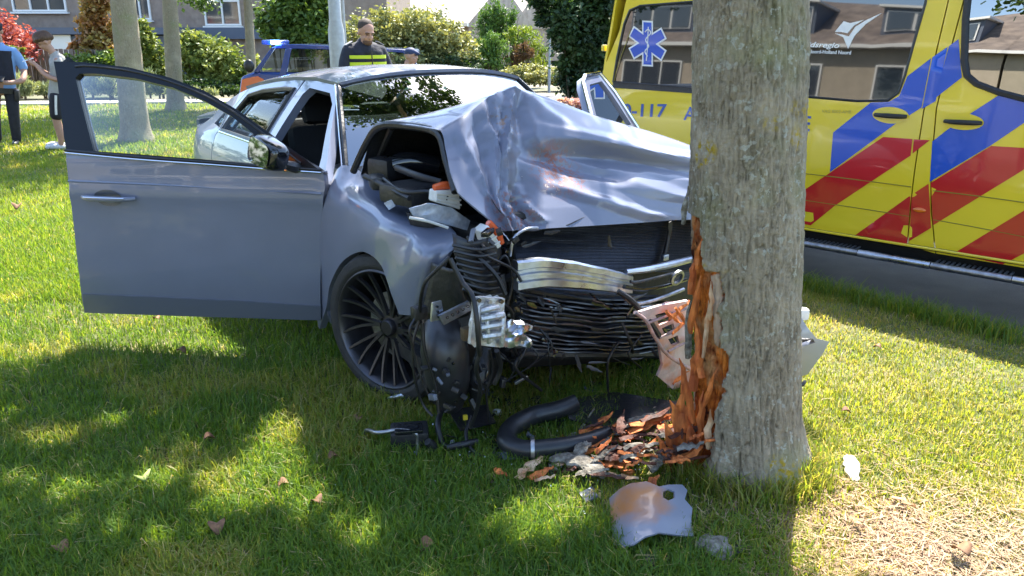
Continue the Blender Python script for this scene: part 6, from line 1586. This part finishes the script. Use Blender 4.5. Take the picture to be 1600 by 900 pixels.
# distant tree line closes the horizon everywhere else
rt = empty('tree_belt', (0, 0, 0), 0, 'distant belt of mixed trees along the horizon', 'trees')
bel = []
for a in range(0, 360, 4):
    d_ = 75 + 12*rnd.random()
    bel.append((d_*math.sin(R(a)), d_*math.cos(R(a)), 1.5+rnd.random(), 4.2, 4.2, 2.6+2*rnd.random() if not (330 < a or a < 40) else 1.6))
P = blob_points(bel, 42000, .5, .5); V, T = leafquads(P, .8, .2, .7)
bpy.data.objects.remove(rt); o = npmesh('distant_trees', V, 4, L_mid, None, T); tag(o, kind='stuff')
# big trees behind the photographer, mirrored by the bonnet, windscreen and van
for (x, y, r_, h, lab) in ((-9, -7, 3.0, 6.2, 'broad tree on the verge behind the photographer, nearer the terrace'), (9.5, -13, 2.6, 6.0, 'tree on the verge behind the photographer, nearer the road'), (-15, 3.5, 2.6, 6.0, 'tree beyond the left edge of the view')):
    rt = empty('street_tree', (x, y, 0), 0, lab, 'tree'); mb = MB(); mb.tube([(0, 0, -.1), (.05, .1, 2), (0, 0, 4), (.3, .2, 5.5)], [.22, .18, .14, .06], 14); mb.build('trunk', BARK2, rt)
    P = blob_points([(0, 0, h, r_, r_, 1.9), (r_*.5, .4, h-.9, r_*.6, r_*.6, 1.1), (-r_*.5, -.3, h-.8, r_*.6, r_*.6, 1.1)], 9000, .4, .5); V, T = leafquads(P, .2, .4, .75); npmesh('crown', V, 4, LEAF, rt, T)

# ------------------------------------------------------------------ debris on the grass
def G(px, py, z=.02): return atz(px, py, z)
def item(o, label, cat, group=None): return tag(o, label, cat, group)
def tube_item(name, pts, r, m, label, cat, z=.03, seg=12, group=None):
    mb = MB(); mb.tube([G(*p[:2], p[2] if len(p) > 2 else z) for p in pts], r, seg, sm=6); return item(mb.build(name, m, ang=60), label, cat, group)
root = empty('plastic_housing', tuple(G(638, 690, .0)), 0, 'black plastic pump housing lying in the grass below the front wheel', 'car part')
c = G(640, 682, .05); mb = MB(); mb.box(c, (.15, .10, .085), Matrix.Rotation(.15, 3, 'Z') @ Matrix.Rotation(.1, 3, 'X'), bev=.012); mb.build('body', BLACKP, root, world=True)
mb = MB(); mb.box(c + Vector((.0, -.02, .046)), (.11, .07, .012), Matrix.Rotation(.15, 3, 'Z'), bev=.004); mb.build('lid', BLACKG, root, world=True)
mb = MB(); mb.tube([G(672, 690, .04), G(678, 700, .02), G(668, 690, .06)], [.014, .02, .016], 10); mb.build('nozzle', BLACKP, root, world=True)
tube_item('metal_hoop', [(566, 682, .01), (574, 672, .06), (590, 676, .095), (620, 672, .095), (648, 676, .09), (652, 690, .05), (652, 708, .005)], .008, ALUD, 'bent silver metal hoop standing over the black pump housing', 'car part', seg=10)
tube_item('trim_strip', [(606, 622, .03), (628, 618, .05), (646, 606, .08), (660, 588, .12)], [.006, .013, .012, .005], ALU, 'shiny curved strip of scuffed metal at the foot of the front wheel', 'car part')
HOSE = mat('hose_rubber', (.02, .021, .024), .38, var=.3, vs=12)
hz = [(900, 628, .10), (872, 640, .08), (832, 650, .06), (800, 668, .055), (792, 690, .05), (815, 702, .05), (850, 700, .055), (905, 692, .06), (950, 676, .05)]
root = empty('air_hose', tuple(G(820, 700, 0)), 0, 'thick black air hose curled on the ground before the radiator', 'hose')
mb = MB(); mb.tube([G(*p) for p in hz], [.034, .038, .040, .040, .040, .038, .035, .032, .028], 18, sm=8); mb.build('hose', HOSE, root, world=True, ang=60)
cc_ = (G(829, 701, .06), G(835, 701, .06)); mb = MB(); mb.tube([cc_[0], cc_[1]], .043, 18, sm=0); mb.build('hose_clamp', ALUD, root, world=True)
for i, (pl, z, lab) in enumerate([([(880, 625), (960, 612), (1060, 628), (1050, 660), (950, 668), (890, 655)], .05, 'dark torn undertray sheet lying between hose and tree'), ([(700, 640), (760, 632), (775, 660), (720, 672)], .05, 'small dark plastic flap beside the duct under the corner'),
                                  ([(1010, 862), (1034, 852), (1046, 872), (1030, 892), (1006, 884)], .02, 'black plastic shard left of the bark slab, nearest the camera'), ([(1140, 850), (1156, 842), (1166, 856), (1152, 864)], .02, 'small black chip at the right end of the bark slab'),
                                  ([(905, 770), (925, 760), (935, 775), (915, 784)], .015, 'small grey chip on the grass left of the painted fragment')]):
    mb = MB(); drape(mb, pl, lambda a, b: G(a, b, z + .03*noise.noise(Vector((a*.03, b*.04, i)))), (), 9, nrm=(0, 0, 1))
    item(mb.build('plastic_sheet' if i < 2 else 'plastic_shard', BLACKP if i < 4 else GREYM, solid=.005), lab, 'debris')
# grey painted bumper fragment in front of the tree
def frag(a, b):
    z = .05 + .035*math.sin((a-955)/95*2.6) - .0004*(b-800) + .010*noise.noise(Vector((a*.02, b*.03, 2)))
    if a < 985: z -= .03*((985-a)/35)**1.5
    return G(a, b, z)
FRM = mat('stained_fragment', (.22, .235, .285), .42, 0, .35); _n = FRM.node_tree; _tc = _n.nodes.new('ShaderNodeTexCoord'); _no = _n.nodes.new('ShaderNodeTexNoise'); _no.inputs['Scale'].default_value = 9; _no.inputs['Detail'].default_value = 6
_d = _n.nodes.new('ShaderNodeVectorMath'); _d.operation = 'DISTANCE'; _d.inputs[1].default_value = tuple(frag(985, 775)); _m = _n.nodes.new('ShaderNodeMath'); _m.operation = 'MULTIPLY_ADD'; _m.inputs[1].default_value = -.22
_x = _n.nodes.new('ShaderNodeMapRange'); _x.inputs[1].default_value = .035; _x.inputs[2].default_value = -.06
_n.links.new(_tc.outputs['Object'], _no.inputs[0]); _n.links.new(_tc.outputs['Object'], _d.inputs[0]); _n.links.new(_no.outputs[0], _m.inputs[0]); _n.links.new(_d.outputs['Value'], _m.inputs[2]); _n.links.new(_m.outputs[0], _x.inputs[0])
_mx = _n.nodes.new('ShaderNodeMix'); _mx.data_type = 'RGBA'; _mx.inputs[6].default_value = (.20, .215, .265, 1); _mx.inputs[7].default_value = (.40, .17, .06, 1); _n.links.new(_x.outputs[0], _mx.inputs[0]); _n.links.new(_mx.outputs[2], _n.nodes['Principled BSDF'].inputs['Base Color'])
fp = [(952, 778), (968, 764), (985, 755), (1010, 752), (1030, 760), (1045, 757), (1066, 757), (1074, 766), (1070, 780), (1082, 794), (1080, 812), (1084, 838), (1060, 836), (1030, 832), (1008, 838), (990, 850), (972, 855), (958, 850), (955, 820)]
mb = MB(); drape(mb, fp, frag, [[(1036, 768), (1044, 764), (1054, 768), (1054, 778), (1044, 782), (1036, 777)]], 5, nrm=(0, 0, 1))
item(mb.build('bumper_fragment', FRM, solid=.006, ang=60), 'pale grey painted bumper fragment with a hole and brown stain, before the tree', 'debris')
# bark and wood
def chunk(name, a, b, wd, th, z, m, label, cat, group=None, n=10):
    mb = MB(); A_ = G(*a, z); B_ = G(*b, z); d = (B_-A_); L_ = d.length; d.normalize(); s_ = d.cross(Vector((0, 0, 1))).normalized(); rows = []
    for i in range(n+1):
        t = i/n; k = wd*(.55+.45*math.sin(math.pi*min(1, .1+t*.85)))*rnd.uniform(.8, 1.15)*(1 if 0 < i < n else .5); c = A_ + d*L_*t + s_*wd*rnd.uniform(-.12, .12) + Vector((0, 0, .25*wd*math.sin(math.pi*t)))
        row = []
        for j in range(9):
            q = j/8*math.pi; row.append(c + s_*math.cos(q)*k*.5 + Vector((0, 0, math.sin(q)*k*.17 + rnd.uniform(-.004, .004))))
        for j in range(8, -1, -1):
            q = j/8*math.pi; row.append(c + s_*math.cos(q)*(k*.5-th*.6) + Vector((0, 0, math.sin(q)*k*.17 - th)))
        row.append(row[0]); rows.append(row)
    mb.grid(rows); mb.f += [tuple(range(18))[::-1], tuple(len(rows[0])*n + k for k in range(18))]; mb.m += [0, 0]
    return item(mb.build(name, m, ang=35), label, cat, group)
chunk('bark_piece', (862, 714), (948, 742), .085, .014, .03, BARKC, 'long curved slab of grey bark in front of the splinter pile', 'bark')
chunk('bark_piece', (1088, 846), (1146, 876), .10, .018, .01, BARKC, 'grey bark slab lying right of the painted fragment', 'bark')
chunk('bark_piece', (900, 712), (922, 690), .05, .012, .06, BARKC, 'small grey bark lump on top of the splinter pile', 'bark')
chunk('bark_piece', (1328, 712), (1334, 752), .055, .010, .01, mat('pale_bark', (.55, .50, .43), .85, var=.2, vs=20, bump=.5), 'pale bark piece standing out on the sunny grass right of the trunk', 'bark')
chunk('bark_piece', (1020, 735), (1034, 705), .05, .012, .05, BARKC, 'upright dark bark stub between the pile and the fragment', 'bark')
for a, b, wd, m, lab in [((808, 748), (850, 706), .045, SPLP, 'broad pale splinter at the left end of the pile'), ((828, 748), (866, 728), .04, SPL, 'orange splinter beneath the broad pale one'), ((775, 733), (790, 742), .035, SPL, 'small orange chip lying furthest left'), ((870, 726), (925, 688), .04, SPLP, 'long pale splinter leaning up over the pile'),
                        ((835, 752), (868, 744), .02, SPLP, 'thin pale sliver along the front of the pile'), ((945, 742), (998, 745), .035, SPLP, 'pale splinter at the right tip of the grey bark slab'), ((1000, 770), (1030, 745), .05, SPL, 'orange splinter lying over the painted fragment'), ((1396, 774), (1432, 793), .022, SPLP, 'pale stick on the sunny grass right of the trunk'), ((1330, 808), (1350, 824), .018, SPLP, 'short pale sliver on the sunny grass below the pale bark')]:
    mb = MB(); shard(mb, G(*a, .03), G(*b, .04), wd, .012, (0, 0, 1), n=8); item(mb.build('wood_splinter', m, ang=25), lab, 'splinter')
SPLD = mat('dark_wet_wood', (.12, .03, .012), .7, c2=(.03, .012, .008), vs=20, var=.3, bump=.6, bs=60)
for k in range(150):
    t = rnd.random()**1.3; px = 1075 - 200*t + rnd.uniform(-25, 25); py = 688 + 24*t + rnd.uniform(-42, 32); L_ = rnd.uniform(18, 75); an = rnd.gauss(-.45, .5)
    zz_ = rnd.uniform(.02, .03 + .17*(1-t))
    mb = MB(); shard(mb, G(px, py, zz_), G(px + L_*math.cos(an), py + L_*math.sin(an)*.6, zz_ + rnd.uniform(-.01, .03)), rnd.uniform(.010, .05), .012, (0, 0, 1), n=7)
    mk_ = rnd.choice([0, 0, 1, 1, 2]); lab_ = ['orange', 'dark brown wet', 'grey bark-covered'][mk_] + ' splinter ' + ('tangled in the heap right under the wound' if px > 1010 else ('in the middle of the heap left of the wound' if px > 930 else 'at the thin left end of the heap by the hose'))
    item(mb.build('wood_splinter', [SPL, SPLD, BARKC][mk_], ang=25), lab_, 'splinter', 'splinters heaped at the foot of the tree')
for k in range(40):
    px = rnd.uniform(860, 1060); py = rnd.uniform(630, 740); s0 = rnd.uniform(.008, .03); c = G(px, py, .015); mb = MB(); mb.box(c, (s0*2, s0, s0*.5), Matrix.Rotation(rnd.uniform(0, 3), 3, 'Z') @ Matrix.Rotation(rnd.uniform(-.6, .6), 3, 'X'), bev=.002)
    item(mb.build('wood_chip', rnd.choice([SPL, SPLD, BARKC, BLACKP]), ang=25), 'one of the small chips strewn round the splinter heap', 'chip', 'chips round the splinter heap')
mb = MB(); mb.sphere(G(777, 644, .015), (.022, .018, .016), 14, 10); item(mb.build('stone', KERB), 'small pale stone in the grass left of the hose', 'stone')
for (pts, r_, lab) in [([(735, 650, .1), (728, 680, .06), (740, 705, .03), (765, 715, .02), (775, 700, .03)], .007, 'black cable looping down beside the yellow clip'), ([(690, 640, .1), (684, 664, .08), (690, 690, .03), (700, 700, .02)], .012, 'jointed black link rod beside the pump housing'),
                       ([(735, 690, .02), (733, 720, .015), (737, 745, .012)], .006, 'thin cable trailing toward the camera below the corner'), ([(700, 700, .03), (725, 694, .05), (745, 690, .04)], .014, 'black connector hose on the ground between housing and cable')]:
    tube_item('cable', pts, r_, WIRE, lab, 'cable', seg=8)
mb = MB(); mb.box(G(727, 652, .08), (.018, .014, .022), Matrix.Rotation(.4, 3, 'Z'), bev=.003); item(mb.build('yellow_clip', mat('yellow_plastic', (.65, .50, .03), .5)), 'tiny yellow clip on the cable under the corner', 'clip')
LEAFB = mat('fallen_leaf', (.24, .12, .055), .8, c2=(.12, .06, .03), vs=30, var=.3); LEAFG = mat('yellow_green_leaf', (.22, .26, .06), .7, var=.2, vs=20)
for (px, py, s0, m, lab) in [(340, 829, .055, LEAFB, 'light brown curled leaf on the lit grass at lower left'), (224, 752, .06, LEAFG, 'yellow-green leaf upright in the shaded grass'), (668, 858, .05, LEAFB, 'brown leaf on the shaded grass at lower centre'), (495, 787, .045, LEAFB, 'brown leaf on the edge of the sunlit patch'),
                             (522, 718, .045, LEAFB, 'brown leaf right of the wheel, in shade'), (96, 862, .05, LEAFB, 'dark brown leaf near the lower left corner'), (328, 688, .045, LEAFB, 'brown leaf in the middle of the shade'), (284, 552, .05, LEAFB, 'dark leaf under the rear edge of the open door'),
                             (442, 760, .04, LEAFB, 'small brown leaf left of the sunlit patch'), (1500, 866, .06, LEAFB, 'reddish brown leaf on the sunny grass at lower right'), (1370, 545, .04, LEAFB, 'leaf on the bright grass right of the torn bumper'), (1322, 646, .04, LEAFB, 'small brown leaf in the sun beside the bumper shade'),
                             (245, 500, .045, LEAFB, 'brown leaf just below the door sill'), (28, 326, .09, LEAFB, 'brown clump on the grass left of the door'), (560, 658, .04, LEAFB, 'leaf in shade left of the metal hoop')]:
    c = G(px, py, .03); a = rnd.uniform(0, 6.28); mb = MB(); rows = []
    for i in range(7):
        t = i/6; k = s0*.5*math.sin(math.pi*(.04+.92*t))**.8; cc = c + Vector((math.cos(a), math.sin(a), 0))*s0*(t-.5) + Vector((0, 0, s0*.35*math.sin(2.5*t))); sd = Vector((-math.sin(a), math.cos(a), 0))
        rows.append([cc - sd*k + Vector((0, 0, k*.6)), cc, cc + sd*k + Vector((0, 0, k*.7))])
    mb.grid(rows); item(mb.build('fallen_leaf', m, solid=.001, ang=80), lab, 'leaf')

# ------------------------------------------------------------------ grass blades
def grass_material():
    m = bpy.data.materials.new('grass_blades'); m.use_nodes = True; n = m.node_tree; L = n.links; b = n.nodes['Principled BSDF']; out = n.nodes['Material Output']
    at = n.nodes.new('ShaderNodeAttribute'); at.attribute_name = 'tint'; cr_ = n.nodes.new('ShaderNodeValToRGB'); e = cr_.color_ramp.elements
    e[0].color = (.040, .10, .018, 1); e[1].position = 1; e[1].color = (.52, .42, .24, 1)
    for p, c in ((.3, (.11, .21, .028)), (.55, (.235, .285, .045)), (.75, (.34, .31, .11))):
        q = e.new(p); q.color = (*c, 1)
    L.new(at.outputs['Fac'], cr_.inputs[0]); L.new(cr_.outputs[0], b.inputs['Base Color']); b.inputs['Roughness'].default_value = .45; b.inputs['Specular IOR Level'].default_value = .35
    tr = n.nodes.new('ShaderNodeBsdfTranslucent'); vm = n.nodes.new('ShaderNodeVectorMath'); vm.operation = 'MULTIPLY'; vm.inputs[1].default_value = (1.75, 1.5, .6); L.new(cr_.outputs[0], vm.inputs[0]); L.new(vm.outputs[0], tr.inputs[0])
    ms = n.nodes.new('ShaderNodeMixShader'); ms.inputs[0].default_value = .52; L.new(b.outputs[0], ms.inputs[1]); L.new(tr.outputs[0], ms.inputs[2]); L.new(ms.outputs[0], out.inputs[0])
    return m
GM = grass_material()
def vnoise(x, y, s, seed):
    """cheap smooth value noise on arrays"""
    rs = np.random.default_rng(seed); g = rs.random((64, 64)); u = x*s+1000; v = y*s+1000; i = np.floor(u).astype(int); j = np.floor(v).astype(int); fu = u-i; fv = v-j
    fu = fu*fu*(3-2*fu); fv = fv*fv*(3-2*fv); a = g[i % 64, j % 64]; b = g[(i+1) % 64, j % 64]; c = g[i % 64, (j+1) % 64]; d = g[(i+1) % 64, (j+1) % 64]
    return (a*(1-fu)+b*fu)*(1-fv) + (c*(1-fu)+d*fu)*fv
LP = np.array(LAWN)
def in_lawn(x, y):
    c = np.zeros(len(x), bool); j = len(LP)-1
    for i in range(len(LP)):
        xi, yi = LP[i]; xj, yj = LP[j]
        with np.errstate(divide='ignore', invalid='ignore'):
            c ^= ((yi > y) != (yj > y)) & (x < (xj-xi)*(y-yi)/(yj-yi) + xi)
        j = i
    return c
def grass(n, d0, d1, wd, ln, segs2, pw):
    t = rng.random(n); D = (d0**(1-pw) + t*(d1**(1-pw)-d0**(1-pw)))**(1/(1-pw)) if pw != 1 else d0*(d1/d0)**t
    half = .70; x = (rng.random(n)*2-1)*(D*half+.5); y = D
    ok = in_lawn(x, y) & ((x-CX0)**2 + (y-TY)**2 > .215**2); x, y = x[ok], y[ok]; n = len(x)
    lush = vnoise(x, y, 1.1, 1)*.6 + vnoise(x, y, 3.7, 2)*.4
    dry = vnoise(x, y, .9, 3)*.5 + vnoise(x, y, 4.5, 4)*.5
    right = 1/(1+np.exp(-(x-.95)*6)); rootz = np.exp(-(((x-1.45)/.55)**2 + ((y-2.05)/.40)**2)) + .55*np.exp(-(((x-.5)/.5)**2 + ((y-2.45)/.25)**2))
    thin = rng.random(n) > .78*np.clip(rootz*1.3, 0, 1); x, y, lush, dry, right, rootz = [q_[thin] for q_ in (x, y, lush, dry, right, rootz)]; n = len(x)
    h = ln*(.45+.95*lush)*(1-.45*right)*(1-.5*np.clip(rootz, 0, 1)) * rng.uniform(.55, 1.35, n)
    tint = .19 + .22*dry + rng.normal(0, .09, n) + .26*right + .40*np.clip(rootz, 0, 1)*rng.random(n)*1.6 + .35*(dry > .66)*rng.random(n)
    tint = np.where(rng.random(n) < .035 + .10*right, rng.uniform(.75, 1., n), tint); 
    tint += .12*np.clip((y-3.6)/3, 0, 1)
    tint = np.clip(tint, 0, 1)
    a = rng.random(n)*2*np.pi; lean_ = rng.uniform(.15, 1.1, n) * (1 + .8*(tint > .7)); dx = np.cos(a); dy = np.sin(a); b = a + np.pi/2 + rng.normal(0, .5, n); w_ = wd*rng.uniform(.6, 1.4, n)
    z0 = .018*0 - .006
    base = np.stack([x, y, np.full(n, z0)], 1); side_ = np.stack([np.cos(b)*w_*.5, np.sin(b)*w_*.5, np.zeros(n)], 1)
    mid = base + np.stack([dx*h*lean_*.28, dy*h*lean_*.28, h*.58], 1); tip = base + np.stack([dx*h*lean_*.85, dy*h*lean_*.85, h*(1.05-.35*np.minimum(lean_, 1.4))], 1)
    if segs2:
        V = np.stack([base-side_, base+side_, mid-side_*.8, mid+side_*.8, tip-side_*.12, tip+side_*.12], 1).reshape(-1, 3); k = np.arange(n)[:, None]*6
        F = np.concatenate([k+np.array([[0, 1, 3, 2]]), k+np.array([[2, 3, 5, 4]])], 0); T = np.repeat(tint, 6)
    else:
        V = np.stack([base-side_, base+side_, tip+side_*.2, tip-side_*.2], 1).reshape(-1, 3); F = np.arange(n*4).reshape(-1, 4); T = np.repeat(tint, 4)
    return V, F, T
CX0 = trunk_c(0)[0]
for nm, args in (('lawn_grass', (250000, 1.4, 5.2, .0042, .064, True, 1.2)), ('lawn_grass', (280000, 4.6, 10.5, .0075, .062, False, 1.2)), ('lawn_grass', (150000, 9.8, 21, .016, .065, False, 1.0))):
    V, F, T = grass(*args); o = npmesh(nm, V, 4, GM, None, T, F); tag(o, kind='stuff')
# long tufts along the road edge and round the trunk foot
n = 9000; t = rng.random(n); k = rng.integers(3, 7, n); A_ = np.array(ROAD_EDGE); seg_ = A_[k]*(1-t[:, None]) + A_[np.minimum(k+1, len(A_)-1)]*t[:, None]
x = seg_[:, 0] + rng.normal(-.03, .06, n); y = seg_[:, 1] + rng.normal(-.03, .06, n)
n2 = 2600; a = rng.random(n2)*2*np.pi; r_ = .215 + np.abs(rng.normal(0, .05, n2)); x = np.concatenate([x, CX0 + r_*np.cos(a)]); y = np.concatenate([y, TY + r_*np.sin(a)]); n = len(x)
h = rng.uniform(.04, .13, n); a = rng.random(n)*6.28; le = rng.uniform(.2, .9, n); w_ = rng.uniform(.003, .006, n)
tt = np.clip(rng.normal(.32, .16, n) + (np.arange(n) > 9000)*.25, 0, 1)
base = np.stack([x, y, np.full(n, -.01)], 1); sd_ = np.stack([-np.sin(a)*w_, np.cos(a)*w_, np.zeros(n)], 1)*.5; mid = base + np.stack([np.cos(a)*h*le*.3, np.sin(a)*h*le*.3, h*.6], 1); tip = base + np.stack([np.cos(a)*h*le, np.sin(a)*h*le, h*.95], 1)
V = np.stack([base-sd_, base+sd_, mid-sd_, mid+sd_, tip-sd_*.1, tip+sd_*.1], 1).reshape(-1, 3); k = np.arange(n)[:, None]*6
tag(npmesh('tall_grass', V, 4, GM, None, np.repeat(tt, 6), np.concatenate([k+np.array([[0, 1, 3, 2]]), k+np.array([[2, 3, 5, 4]])], 0)), kind='stuff')
# worn straw-coloured patch of soil and litter at the foot of the trunk
SP = mat('worn_soil', (.13, .075, .048), .95, c2=(.27, .175, .11), vs=14, var=.35, bump=1., bs=60)
pp = [(1255, 745), (1300, 735), (1370, 770), (1440, 800), (1480, 860), (1470, 930), (1380, 960), (1250, 950), (1228, 860), (1215, 800)]
pw = [tuple(atz(*q))[:2] for q in pp]
m_ = MB(); drape(m_, pw, lambda x, y: (x, y, gh(x, y) + .006 + .004*noise.noise(Vector((x*9, y*9, 4)))), (), .04, nrm=(0, 0, 1)); tag(m_.build('worn_patch', SP, ang=80), kind='structure')
DRYM = mat('dry_straw', (.20, .115, .065), .8, c2=(.40, .28, .165), tint='tint')
n = 7000; x = 1.35 + rng.normal(0, .36, n); y = 2.05 + rng.normal(0, .26, n); ok = ((x-CX0)**2 + (y-TY)**2 > .25**2) & in_lawn(x, y); x, y = x[ok], y[ok]; n = len(x)
a = rng.random(n)*6.28; L_ = rng.uniform(.015, .06, n); w_ = rng.uniform(.001, .003, n); z = rng.uniform(.004, .022, n); d = np.stack([np.cos(a)*L_, np.sin(a)*L_, rng.normal(0, .008, n)], 1); sd_ = np.stack([-np.sin(a)*w_, np.cos(a)*w_, np.zeros(n)], 1)
b = np.stack([x, y, z], 1); V = np.stack([b-sd_, b+sd_, b+d+sd_*.3, b+d-sd_*.3], 1).reshape(-1, 3)
tag(npmesh('dry_litter', V, 4, DRYM, None, np.repeat(rng.uniform(0, 1, n), 4)), kind='stuff')

# torn plastic bits, earth clods and glass crumbs under the nose of the car
for k in range(60):
    px = rnd.gauss(860, 110); py = rnd.uniform(598, 720)
    if px > 1050: continue
    c = G(px, py, .02); mb = MB(); w0 = rnd.uniform(.012, .055); pts = [c + Vector((math.cos(a)*w0*rnd.uniform(.4, 1), math.sin(a)*w0*rnd.uniform(.4, 1), rnd.uniform(-.01, .02))) for a in [i*1.05 for i in range(6)]]
    mb.extrude(pts, (0, 0, .004)); item(mb.build('plastic_shard', rnd.choice([BLACKP, BLACKG, DARKM, GREYM]), ang=20), 'small torn black plastic bit lying under the nose of the car', 'debris', 'plastic bits under the car nose')
EARTH = mat('earth', (.10, .07, .045), .95, c2=(.20, .14, .09), vs=30, var=.3, bump=1.)
for k in range(36):
    px, py = rnd.choice([(rnd.uniform(60, 560), rnd.uniform(540, 880)), (rnd.uniform(700, 1100), rnd.uniform(700, 890))]); s0 = rnd.uniform(.008, .022)
    mb = MB(); mb.sphere(G(px, py, .008), (s0, s0*rnd.uniform(.6, 1), s0*.6), 8, 6); mb.v = [v + Vector((noise.noise(v*90), noise.noise(v*90+Vector((3, 0, 0))), noise.noise(v*90+Vector((0, 5, 0)))))*s0*.35 for v in mb.v]
    item(mb.build('earth_clod', EARTH, ang=30), 'small crumb of earth lying in the foreground grass', 'earth', 'earth crumbs in the foreground grass')
n = 420; x = rng.normal(.05, .34, n); y = rng.normal(2.75, .22, n); z = rng.uniform(.01, .03, n); s0 = rng.uniform(.002, .0045, n)
c = np.stack([x, y, z], 1); d1 = rng.normal(size=(n, 3)); d1 /= np.linalg.norm(d1, axis=1)[:, None]; d2 = np.cross(d1, rng.normal(size=(n, 3))); d2 /= np.linalg.norm(d2, axis=1)[:, None]
V = np.stack([c-d1*s0[:, None], c-d2*s0[:, None], c+d1*s0[:, None], c+d2*s0[:, None]], 1).reshape(-1, 3)
tag(npmesh('glass_crumbs', V, 4, mat('glass_crumb', (.7, .76, .74), .08, 0, .6)), kind='stuff')

# torn dark scraps hanging over the radiator and beam, and dangling leads
for k in range(46):
    px = rnd.uniform(800, 1050); py = rnd.choice([rnd.uniform(452, 475), rnd.uniform(530, 575), rnd.uniform(345, 560)]); x0 = .60 + rnd.uniform(0, .06)
    if 405 < py < 455: py += 60
    mb = MB(); L_ = rnd.uniform(14, 60); an = rnd.uniform(-.7, 1.9)
    shard(mb, Kx(px, py, x0), Kx(min(1060, px+L_*math.cos(an)), py+L_*math.sin(an)*.6, x0+rnd.uniform(-.03, .03)), rnd.uniform(.006, .024), .004, (1, 0, 0), n=5)
    mb.build('torn_scrap', rnd.choice([BLACKP, DARKM, BLACKG, GREYM]), car, ang=25)
for k in range(9):
    px = rnd.uniform(780, 1040); py = rnd.uniform(500, 545); mb = MB()
    mb.tube([Kx(px, py, .62), Kx(px+rnd.uniform(-25, 25), py+30, .66), Kx(px+rnd.uniform(-40, 40), py+rnd.uniform(45, 80), .62)], rnd.uniform(.003, .007), 6, sm=6); mb.build('wire', WIRE, car, ang=60)
